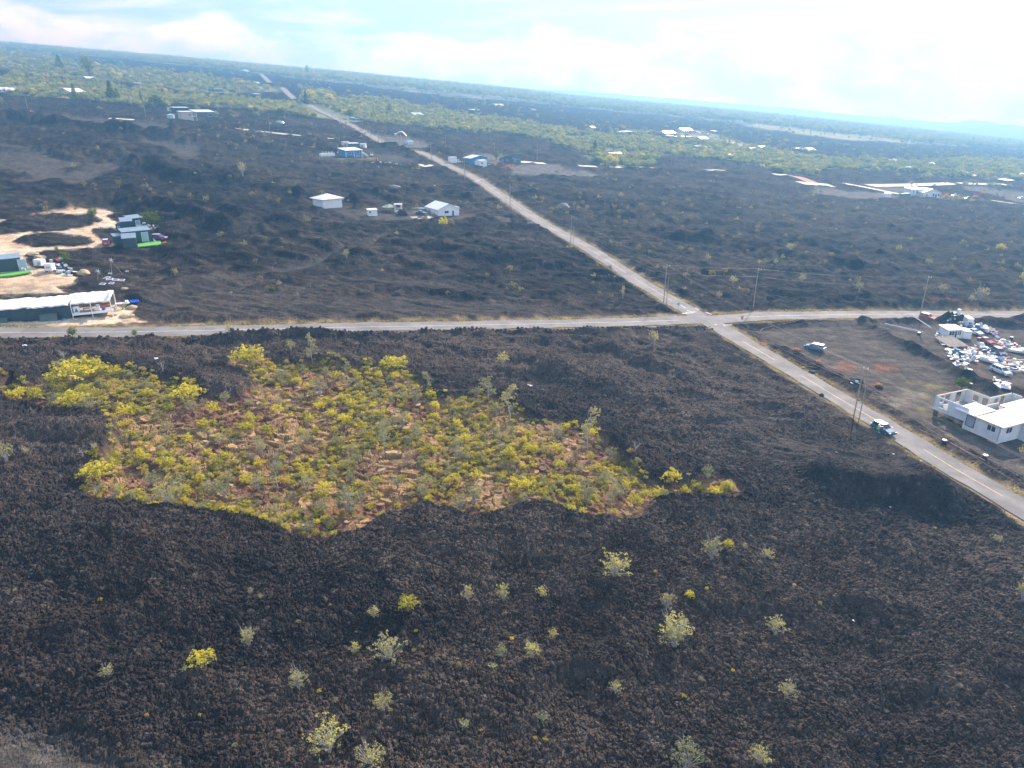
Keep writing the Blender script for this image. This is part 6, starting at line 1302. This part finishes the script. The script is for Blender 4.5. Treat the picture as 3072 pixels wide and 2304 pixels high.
    if open_door:
        s = -1 if n_.dot(Vector((-d.y, d.x, 0))) > 0 else 1
        b = MB(); M = Matrix.Translation((X(L - gf - .35), s * hw, 0)) @ Matrix.Rotation(R(180 - s * -58 if s > 0 else 180 + 58), 4, 'Z'); b.box(0, 1.05, -.05, .05, .35, belt, M=M); b.box(0, .06, -.04, .04, belt, 1.5, M=M); b.box(.06, .8, -.04, .04, 1.44, 1.5, M=M); b.box(.9, .96, -.04, .04, belt, 1.35, M=M); b.build('open_door', paint('paint_' + col[0], col[1]), t)
    return t
C1 = ('blue_grey', (.04, .13, .21), (.55, .58, .62)); C2 = ('silver', (.10, .20, .32), (.58, .60, .66)); C3 = ('red', (.38, .04, .03), (.60, .38, .36)); C4 = ('white', (.70, .74, .78), (.80, .80, .80)); C5 = ('slate', (.10, .14, .17), (.25, .32, .38)); C6 = ('purple', (.16, .04, .18), (.72, .70, .78)); C7 = ('orange_red', (.45, .07, .02), (.62, .45, .34))  # blue-grey body tone includes shade; blown roof glare is put into roof colours
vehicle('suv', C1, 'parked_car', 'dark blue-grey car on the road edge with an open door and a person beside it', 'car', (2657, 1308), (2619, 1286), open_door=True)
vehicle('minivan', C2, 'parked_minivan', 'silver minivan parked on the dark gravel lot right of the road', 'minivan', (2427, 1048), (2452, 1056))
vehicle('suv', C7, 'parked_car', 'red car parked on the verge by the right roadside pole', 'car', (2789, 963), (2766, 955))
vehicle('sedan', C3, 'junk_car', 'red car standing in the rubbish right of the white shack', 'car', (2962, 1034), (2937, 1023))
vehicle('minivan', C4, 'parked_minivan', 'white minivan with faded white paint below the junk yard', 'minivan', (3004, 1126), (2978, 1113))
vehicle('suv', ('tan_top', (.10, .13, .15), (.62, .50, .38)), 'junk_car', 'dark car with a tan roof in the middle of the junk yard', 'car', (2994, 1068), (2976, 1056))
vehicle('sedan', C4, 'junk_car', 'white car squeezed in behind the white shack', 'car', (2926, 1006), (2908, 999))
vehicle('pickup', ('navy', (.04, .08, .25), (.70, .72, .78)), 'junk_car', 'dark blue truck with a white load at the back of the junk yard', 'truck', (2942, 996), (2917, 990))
t = vehicle('suv', ('maroon', (.42, .05, .10), (.66, .62, .74)), 'parked_car', 'red car seen from behind on the tan drive left of the green shed', 'car', (321, 727), (318, 741), far_side=False)
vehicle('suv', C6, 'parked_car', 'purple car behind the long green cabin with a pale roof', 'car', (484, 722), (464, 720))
vehicle('pickup', ('pale', (.45, .52, .55), (.7, .74, .76)), 'small_truck', 'little pale truck in front of the upper green cabin door', 'truck', (442, 687), (430, 687))
vehicle('sedan', C5, 'parked_car', 'dark grey car on the concrete drive left of the white gable house', 'car', (1268, 645), (1254, 642))
vehicle('suv', C4, 'parked_car', 'white car left of the blue house with stairs', 'car', (1031, 462), (1016, 461))
vehicle('pickup', C4, 'small_truck', 'small white truck right of the blue house stairs', 'truck', (1116, 465), (1115, 471), far_side=False)
vehicle('pickup', C4, 'small_truck', 'white truck cab beside the white box body by the road', 'truck', (1384, 489), (1372, 489))
vehicle('sedan', ('blue', (.06, .14, .40), (.5, .55, .7)), 'parked_car', 'blue car in front of the bright blue house', 'car', (1478, 502), (1464, 502))
vehicle('minivan', C4, 'parked_car', 'white van among orange bushes right of the white house', 'van', (2858, 590), (2876, 591))
vehicle('suv', C5, 'parked_car', 'dark car right of the white van among orange bushes', 'car', (2898, 598), (2911, 598))
vehicle('minivan', C4, 'parked_car', 'white van at the right edge beyond the white house', 'van', (3058, 597), (3074, 597))
vehicle('minivan', C4, 'parked_car', 'pale van by the hedge of the hillside homestead', 'van', (372, 307), (385, 308))
# ------------------------------------------------------------------ person
def person(px, face, label):
    p = at(*px); t = thing('person', label, 'person', (p.x, p.y, gz(p.x, p.y) + .02), face)
    J = {'pel': (0, 0, .95, .15, .12), 'wai': (0, 0, 1.12, .14, .11), 'che': (.02, 0, 1.34, .17, .13), 'nck': (.03, 0, 1.49, .06, .06), 'hd1': (.05, 0, 1.60, .085, .1), 'hd2': (.06, 0, 1.70, .08, .09)}
    E = [('pel', 'wai'), ('wai', 'che'), ('che', 'nck'), ('nck', 'hd1'), ('hd1', 'hd2')]
    for s, k in ((1, 'l'), (-1, 'r')):
        J['hip' + k] = (0, .10 * s, .90, .10, .10); J['kne' + k] = (.04, .11 * s, .50, .065, .065); J['ank' + k] = (-.01, .12 * s, .09, .045, .045); J['toe' + k] = (.16, .13 * s, .04, .045, .035)
        J['sho' + k] = (.02, .20 * s, 1.42, .06, .06); J['elb' + k] = (.06, .27 * s, 1.14, .045, .045); J['wri' + k] = (.28, .22 * s, 1.08, .03, .03); J['han' + k] = (.36, .20 * s, 1.09, .035, .02)
        for f in range(5): J['fi%d%s' % (f, k)] = (.44 - .03 * (f == 0), (.20 + (f - 2) * .018) * s, 1.08 - .015 * f, .009, .009); E.append(('han' + k, 'fi%d%s' % (f, k)))
        E += [('pel', 'hip' + k), ('hip' + k, 'kne' + k), ('kne' + k, 'ank' + k), ('ank' + k, 'toe' + k), ('che', 'sho' + k), ('sho' + k, 'elb' + k), ('elb' + k, 'wri' + k), ('wri' + k, 'han' + k)]
    ks = list(J); me = bpy.data.meshes.new('body'); me.from_pydata([J[k][:3] for k in ks], [(ks.index(a), ks.index(b)) for a, b in E], [])
    o = link(bpy.data.objects.new('body', me)); o.parent = t; sk = o.modifiers.new('skin', 'SKIN')
    if not me.skin_vertices:
        import bmesh as bmm; bm = bmm.new(); bm.from_mesh(me); bm.verts.layers.skin.verify(); bm.to_mesh(me); bm.free()
    for i, k in enumerate(ks): me.skin_vertices[0].data[i].radius = J[k][3:5]; me.skin_vertices[0].data[i].use_root = (k == 'pel')
    o.modifiers.new('smooth', 'SUBSURF').levels = 1; me.materials.append(mat('skin', (.45, .27, .18), .6, .05, 8))
    def tor(name, zs, m):
        b = MB(); pr = None
        for z, rx, ry, x in zs:
            row = [(x + rx * math.cos(u * math.pi / 6), ry * math.sin(u * math.pi / 6), z) for u in range(12)]
            if pr: [b.face((pr[u], pr[(u + 1) % 12], row[(u + 1) % 12], row[u])) for u in range(12)]
            pr = row
        b.build(name, m, t, True)
    tor('vest', [(.88, .17, .22, 0), (1.0, .165, .21, 0), (1.2, .17, .22, .01), (1.38, .17, .24, .02), (1.47, .10, .15, .03), (1.49, .06, .07, .03)], mat('lime_vest', (.30, .72, .03), .7, .06, 6))
    tor('shorts', [(.50, .17, .21, .03), (.7, .16, .21, .02), (.92, .16, .205, 0)], mat('khaki_shorts', (.28, .22, .15), .8, .1, 6))
    b = MB(); b.tube((.05, 0, 1.70), (.05, 0, 1.80), .115, .085, 12); b.tube((.06, 0, 1.695), (.06, 0, 1.71), .2, .19, 12); b.build('hat', TRIM, t)
    for s in (-1, 1): b = MB(); b.box(.125, .14, s * .035 - .012, s * .035 + .012, 1.635, 1.65); b.build('eye', DKT, t)
    b = MB(); b.prism([(.12, -.015, 1.60), (.12, .015, 1.60), (.13, 0, 1.64)], (.04, 0, 0)); b.build('nose', MATS['skin'], t)
person((2633, 1299), R(15), 'person in a lime safety vest and white hat standing at the open car door')
# ------------------------------------------------------------------ poles and wires
SPN = []
def pole(bp, tp, label, arm=.55, r=.15, m=POST, name='utility_pole', low=True):
    p = at(*bp); h = max(2.0, hgt(*bp, *tp)); zz = surf_pts([(p.x, p.y)])[0][2]; r = max(r, mpp(p) * .5)
    t = thing(name, label, 'pole', (p.x, p.y, p.z)); b = MB(); b.tube((0, 0, min(0, zz - p.z) - .6), (0, 0, h), r, r * .7, 8); b.build('pole', m, t)
    if arm:
        b = MB(); b.box(-.1, arm * 2 - .1, -.06, .06, h - .35, h - .2); b.build('crossarm', m, t)
        for x in (arm * 2 - .2, 0): b = MB(); b.tube((x, 0, h - .2 if x else h), (x, 0, h + .05 if x else h + .25), .06, .05, 6); b.build('insulator', TRIM, t)
    return Vector((p.x, p.y, p.z + h))
tops = [pole((2560, 1256), (2596, 1105), 'tall wooden pole nearest the parked car'), pole((1991, 909), (2005, 796), 'tall wooden pole at the left corner of the crossroads'), pole((1712, 737), (1718, 649), 'tall wooden pole right of the road, first beyond the crossroads'),
        pole((1530, 637), (1530, 561), 'tall wooden pole right of the road, second beyond the crossroads'), pole((1394, 541), (1395, 466), 'wooden pole beside the white box truck body'), pole((1294, 487), (1293, 427), 'wooden pole at the road bend'),
        pole((1137, 434), (1136, 392), 'far wooden pole just before the road bend'), pole((1112, 427), (1110, 379), 'far wooden pole behind the road bend pole'), pole((1090, 409), (1089, 370), 'third far wooden pole up the road'), pole((1051, 387), (1051, 349), 'fourth far wooden pole up the road'),
        pole((1022, 367), (1022, 338), 'fifth far wooden pole up the road'), pole((997, 358), (997, 332), 'sixth far wooden pole up the road'), pole((970, 337), (970, 308), 'seventh far wooden pole up the road'), pole((931, 316), (931, 297), 'eighth far wooden pole up the road'), pole((894, 329), (894, 303), 'far wooden pole left of the road crest')]
st = [pole((2575, 1269), (2604, 1159), 'shorter wooden pole beside the tall pole nearest the parked car', 0, .12), pole((1999, 914), (2011, 832), 'shorter wooden pole at the left corner of the crossroads', 0, .12), pole((1720, 741), (1724, 680), 'shorter pole beside the first tall pole beyond the crossroads', 0, .1, GALV), pole((1536, 640), (1537, 588), 'shorter pole beside the second tall pole beyond the crossroads', 0, .1, GALV), pole((1398, 543), (1399, 503), 'shorter pole beside the pole near the box truck', 0, .1), pole((1297, 487), (1296, 446), 'shorter pole at the road bend', 0, .1)]
cr = [pole((2259, 928), (2277, 807), 'tall wooden pole at the far right corner of the crossroads'), pole((2757, 958), (2783, 830), 'tall wooden pole beside the red car on the right')]
for bp, tp, lab in (((84, 330), (72, 275), 'leaning pole on the dark lava, upper left'), ((438, 355), (429, 272), 'pole in front of the hillside homestead'), ((810, 393), (805, 340), 'lone pole by the far pale road'), ((732, 303), (729, 272), 'left of two thin poles in the hillside scrub'), ((737, 305), (733, 275), 'right of two thin poles in the hillside scrub'), ((516, 287), (509, 256), 'left thin pole by the white barn on the hillside'), ((515, 289), (513, 262), 'right thin pole by the white barn on the hillside'),
                    ((1338, 451), (1338, 406), 'pole on the dark lava beyond the road bend'), ((1483, 465), (1483, 438), 'pole behind the bright blue house'), ((1611, 485), (1614, 438), 'pole right of the slope roofed house'), ((2012, 502), (2014, 470), 'pole on the dark lava right of the farmhouse'), ((2228, 508), (2229, 491), 'thin pole at the woodland edge, right'), ((311, 262), (308, 241), 'pole by the dark strip on the hillside')): pole(bp, tp, lab, .4)
def wire(pts, label, sag=.9, r=.015):
    b = MB()
    for a, c in zip(pts[:-1], pts[1:]):
        n = 14; L = (c - a).length; s = sag * (L / 60) ** 2 if L < 90 else sag * 2; pv = None
        for k in range(n + 1):
            u = k / n; q = a.lerp(c, u); q.z -= 4 * s * u * (1 - u)
            if pv is not None: b.tube(pv, q, r, r, 3, cap=False)
            pv = q
    b.build('power_line', mat('wire_metal', (.16, .15, .14), .5, .1, 1), label=label, cat='power line')
out = tops[0] + (tops[0] - tops[1]) * .95; o2 = st[0] + (st[0] - st[1]) * .95
V_ = lambda *a: Vector(a)
ml = [out] + tops[:7]
wire([p + V_(0, 0, .2) for p in ml], 'topmost wire running along the main road'); wire([p + V_(.9, 0, 0) for p in ml], 'second wire along the main road, off the crossarm ends')
wire([p + V_(.12, 0, -2.4) for p in ml], 'lower wire strung below the crossarms along the main road', 1.2); wire([o2] + st, 'low wire joining the shorter poles along the main road', 1.4, .017)
co = cr[1] + (cr[1] - cr[0]) * .9
wire([tops[1] + V_(0, 0, .1), cr[0] + V_(0, 0, .1), cr[1] + V_(0, 0, .1), co], 'upper wire along the right arm of the cross road', 1.3); wire([tops[1] + V_(0, 0, -2.2), cr[0] + V_(0, 0, -2.2), cr[1] + V_(0, 0, -2.2), co + V_(0, 0, -2)], 'lower wire along the right arm of the cross road', 1.5)
# ------------------------------------------------------------------ signs and small roadside things
def flatten(o):
    n_ = o.name; me = bpy.data.meshes.new_from_object(o); q = link(bpy.data.objects.new(n_ + '_', me)); q.parent = o.parent; q.location = o.location; q.rotation_euler = o.rotation_euler; q.scale = o.scale; bpy.data.objects.remove(o); q.name = n_
def octo(px, top, face, m, label, extra=None):
    p = at(*px); h = hgt(*px, *top); t = thing('stop_sign', label, 'road sign', p, face); b = MB(); b.tube((0, 0, -.3), (0, 0, h + .1), .05, .05, 6); b.build('post', GALV, t)
    b = MB(); b.prism([(.42 * math.cos(R(22.5 + 45 * k)), -.03, h - .15 + .42 * math.sin(R(22.5 + 45 * k))) for k in range(8)], (0, -.03, 0), 0); s = b.build('sign_plate', m, t)
    if extra:
        b = MB(); b.box(-.55, .55, -.04, -.02, h + .35, h + .55); b.build('street_name_plate', mat('sign_green', (.03, .30, .18), .5, .05, 3), t)
        cu = bpy.data.curves.new('letters', 'FONT'); cu.body = 'STOP'; cu.size = .3; cu.align_x = 'CENTER'; cu.align_y = 'CENTER'; cu.extrude = .004; lo = link(bpy.data.objects.new('letters', cu)); lo.parent = s; lo.location = (0, -.066, h - .15); lo.rotation_euler = (R(90), 0, 0); cu.materials.append(TRIM); flatten(lo)
octo((2034, 931), (2037, 910), R(190), mat('sign_back', (.35, .45, .55), .4, .05, 3), 'stop sign seen from its grey back at the left corner of the crossroads')
octo((2225, 967), (2227, 953), R(12), mat('sign_red', (.55, .05, .05), .5, .05, 3), 'red stop sign with a green street name plate at the right corner', True)
cu = bpy.data.curves.new('road_letters', 'FONT'); cu.body = 'STOP'; cu.size = 1.5; cu.align_x = 'CENTER'; lo = link(bpy.data.objects.new('road_marking', cu)); p = at(2066, 935); lo.parent = road; lo.location = (p.x, p.y, gz(p.x, p.y) + .055 + .012); cu.materials.append(WPT); lo.rotation_euler = (0, 0, R(195)); lo.scale = (1, 1.3, 1); flatten(lo)
for px, lab in (((1590, 676), 'grey board sign on posts at the verge of the main road'),):
    p = at(*px); t = thing('board_sign', lab, 'road sign', p, .3); b = MB(); b.box(-1.3, 1.3, -.04, .04, .5, 1.5); b.build('board', GALV, t); b = MB(); b.box(-1.2, -1.1, .04, .12, -.2, 1.4); b.box(1.1, 1.2, .04, .12, -.2, 1.4); b.build('leg', POST, t)
for px, lab in (((2831, 1333), 'black drum with a white lid on the verge below the roofless house'), ((2951, 1387), 'black drum with a white lid nearer the lower right corner'), ((2756, 1005), 'blue-white drum by the end of the longest white pipe'), ((3034, 1018), 'white round lid on a heap at the back of the junk yard'), ((2909, 1163), 'white lidded bucket behind the roofless house')):
    p = at(*px); z_ = surf_pts([(p.x, p.y)])[0][2]; t = thing('drum', lab, 'drum', (p.x, p.y, z_ - .1)); b = MB(); b.tube((0, 0, 0), (0, 0, .8), .42, .45, 12); b.build('barrel', RUB, t); b = MB(); b.tube((0, 0, .8), (0, 0, .9), .47, .4, 12); b.build('lid', TRIM, t)
OB = [plant_mesh('crown', 201 + i, 1.3, 1.7, 26, 9, .12, (L_ORG, DBARK), stems=8, sr=.03) for i in range(2)]
for k, (sx, sy, s, lab) in enumerate(((2388, 1063, 1.0, 'orange bush left of the silver minivan beside the road'), (2451, 1096, .75, 'orange bush on the verge below the silver minivan'), (2627, 1160, .7, 'left half of the orange bushes behind the tall pole'), (2638, 1160, .7, 'right half of the orange bushes behind the tall pole'), (2815, 588, 2.2, 'orange bush against the right gable of the white house'), (2838, 592, 2.0, 'orange bush left of the white van'), (2925, 597, 2.0, 'orange bush right of the dark car by the white house'), (2945, 594, 2.0, 'last orange bush of the row right of the white house'), (497, 746, .8, 'red-orange dry bush right of the turf deck'))):
    p = at(sx, sy); q = surf_pts([(p.x, p.y)])[0]; plant(OB[k % 2], 'orange_bush', lab, 'bush', (p.x, p.y, q[2] - .1), s, k, sz=s)
bmod = __import__('bmesh')
def boulder(px, s, m, lab, sq=.6, seed=1, name='boulder'):
    p = at(*px); q = surf_pts([(p.x, p.y)])[0]; bm = bmod.new(); bmod.ops.create_icosphere(bm, subdivisions=3, radius=1); r_ = random.Random(seed); o3 = [r_.uniform(0, 9) for _ in range(3)]
    for v in bm.verts: n_ = math.sin(v.co.x * 3 + o3[0]) * math.cos(v.co.y * 2.6 + o3[1]) * .18 + math.sin(v.co.z * 7 + v.co.x * 5 + o3[2]) * .07 + r_.uniform(-.05, .05); v.co *= 1 + n_; v.co.z *= sq
    me = bpy.data.meshes.new(name); bm.to_mesh(me); bm.free(); me.materials.append(m); o = link(bpy.data.objects.new(name, me)); o.scale = (s, s * .8, s); o.location = (q[0], q[1], q[2] + s * sq * .25); tag(o, lab, 'boulder')
GR = mat('grey_boulder', (.20, .19, .17), .9, .35, .6, .1, 2); TB = mat('tan_boulder', (.42, .32, .19), .9, .3, .8, .1, 2); DB = mat('dark_boulder', (.03, .026, .025), .9, .35, .8, .1, 3)
for i, (px, s, m, sq, lab) in enumerate((((1690, 631), 3.2, GR, .6, 'pale grey rock outcrop in the dark field right of the road'), ((1597, 585), 2.6, DB, .6, 'dark rounded rock in the right field'), ((1611, 690), 1.2, DB, .8, 'dark boulder on the left verge of the main road'), ((252, 824), 1.7, TB, .55, 'tan rounded rock right of the rubbish pile'), ((120, 778), 1.5, TB, .5, 'tan rock behind the white box trailer'), ((98, 765), 1.6, TB, .4, 'flat brown rock at the edge of the orange soil'),
     ((1209, 645), 2.4, DB, .8, 'dark lava heap beside the white frame shelter'), ((2455, 1015 + 350), .4, DB, .6, 'small dark rock below the shadow of the tall pole'), ((380, 950), 1.5, TB, .35, 'tan mound at the end of the tarp roofed building'), ((395, 925), 1.4, TB, .4, 'tan brush mound right of the open deck'), ((375, 877), .9, TB, .4, 'small tan rock behind the white side counter'), ((1185, 586), 2.6, GR, .4, 'grey rock on the lava above the green canopy tent'),
     ((2438, 1118), .9, DB, .5, 'dark rock heap beside the lower orange bush'), ((2465, 1187), 0.6, DB, .8, 'jagged dark rock on the left edge of the main road'), ((2565, 1163), 1.6, DB, .5, 'dark scorched heap at the entrance of the gravel lot'), ((2636, 1166), 1.0, DB, .6, 'dark rock under the pair of orange bushes'), ((2388, 1068), .9, DB, .5, 'dark rock under the upper orange bush'))): boulder(px, s, m, lab, sq, i)
for L_, lab in (([(2340, 1062), (2380, 1082), (2420, 1102), (2448, 1110)], 'rusty pipe along the right edge of the main road'), ([(2700, 1262), (2760, 1290), (2830, 1330)], 'tan pipe along the verge below the roofless house'), ([(2850, 1333), (2900, 1372), (2950, 1400)], 'pale pipe on the verge near the lower right corner'), ([(2280, 997), (2290, 985), (2380, 976), (2400, 974)], 'bent pale pipe at the corner of the gravel lot')):
    P = [at(*q) for q in L_]; zz = surf_pts([(p.x, p.y) for p in P]); b = MB(); [b.tube((p[0], p[1], p[2] + .12), (q[0], q[1], q[2] + .12), .09, .09, 5) for p, q in zip(zz[:-1], zz[1:])]; b.build('pipe', mat('rusty_pipe', (.26, .14, .09), .8, .3, 1), label=lab, cat='pipe')
p = at(465, 727); t = thing('garden_chair', 'white plastic chair on the bright turf deck', 'chair', (p.x, p.y, p.z + .25), 2.5); b = MB(); b.box(-.25, .25, -.25, .25, .4, .45); b.build('seat', TRIM, t); b = MB(); b.box(-.25, .25, .2, .25, .45, .95); b.build('backrest', TRIM, t)
for x in (-.22, .22):
    for y in (-.22, .22): b = MB(); b.box(x - .03, x + .03, y - .03, y + .03, 0, .4); b.build('leg', TRIM, t)
# ------------------------------------------------------------------ air
hm = bpy.data.materials.new('haze'); hm.use_nodes = True; t = hm.node_tree; t.nodes.clear(); pv = N(t, 'ShaderNodeVolumePrincipled'); pv.inputs['Color'].default_value = (.17, .50, .98, 1); pv.inputs['Absorption Color'].default_value = (.48, .32, .2, 1); pv.inputs['Density'].default_value = .00052; pv.inputs['Anisotropy'].default_value = .35
o_ = N(t, 'ShaderNodeOutputMaterial'); t.links.new(pv.outputs[0], o_.inputs['Volume'])
mb = MB(); mb.box(-9500, 9500, -300, 8600, -1600, 520); hz = mb.build('haze', hm, kind='stuff', label='thin pale blue air haze over the whole landscape')
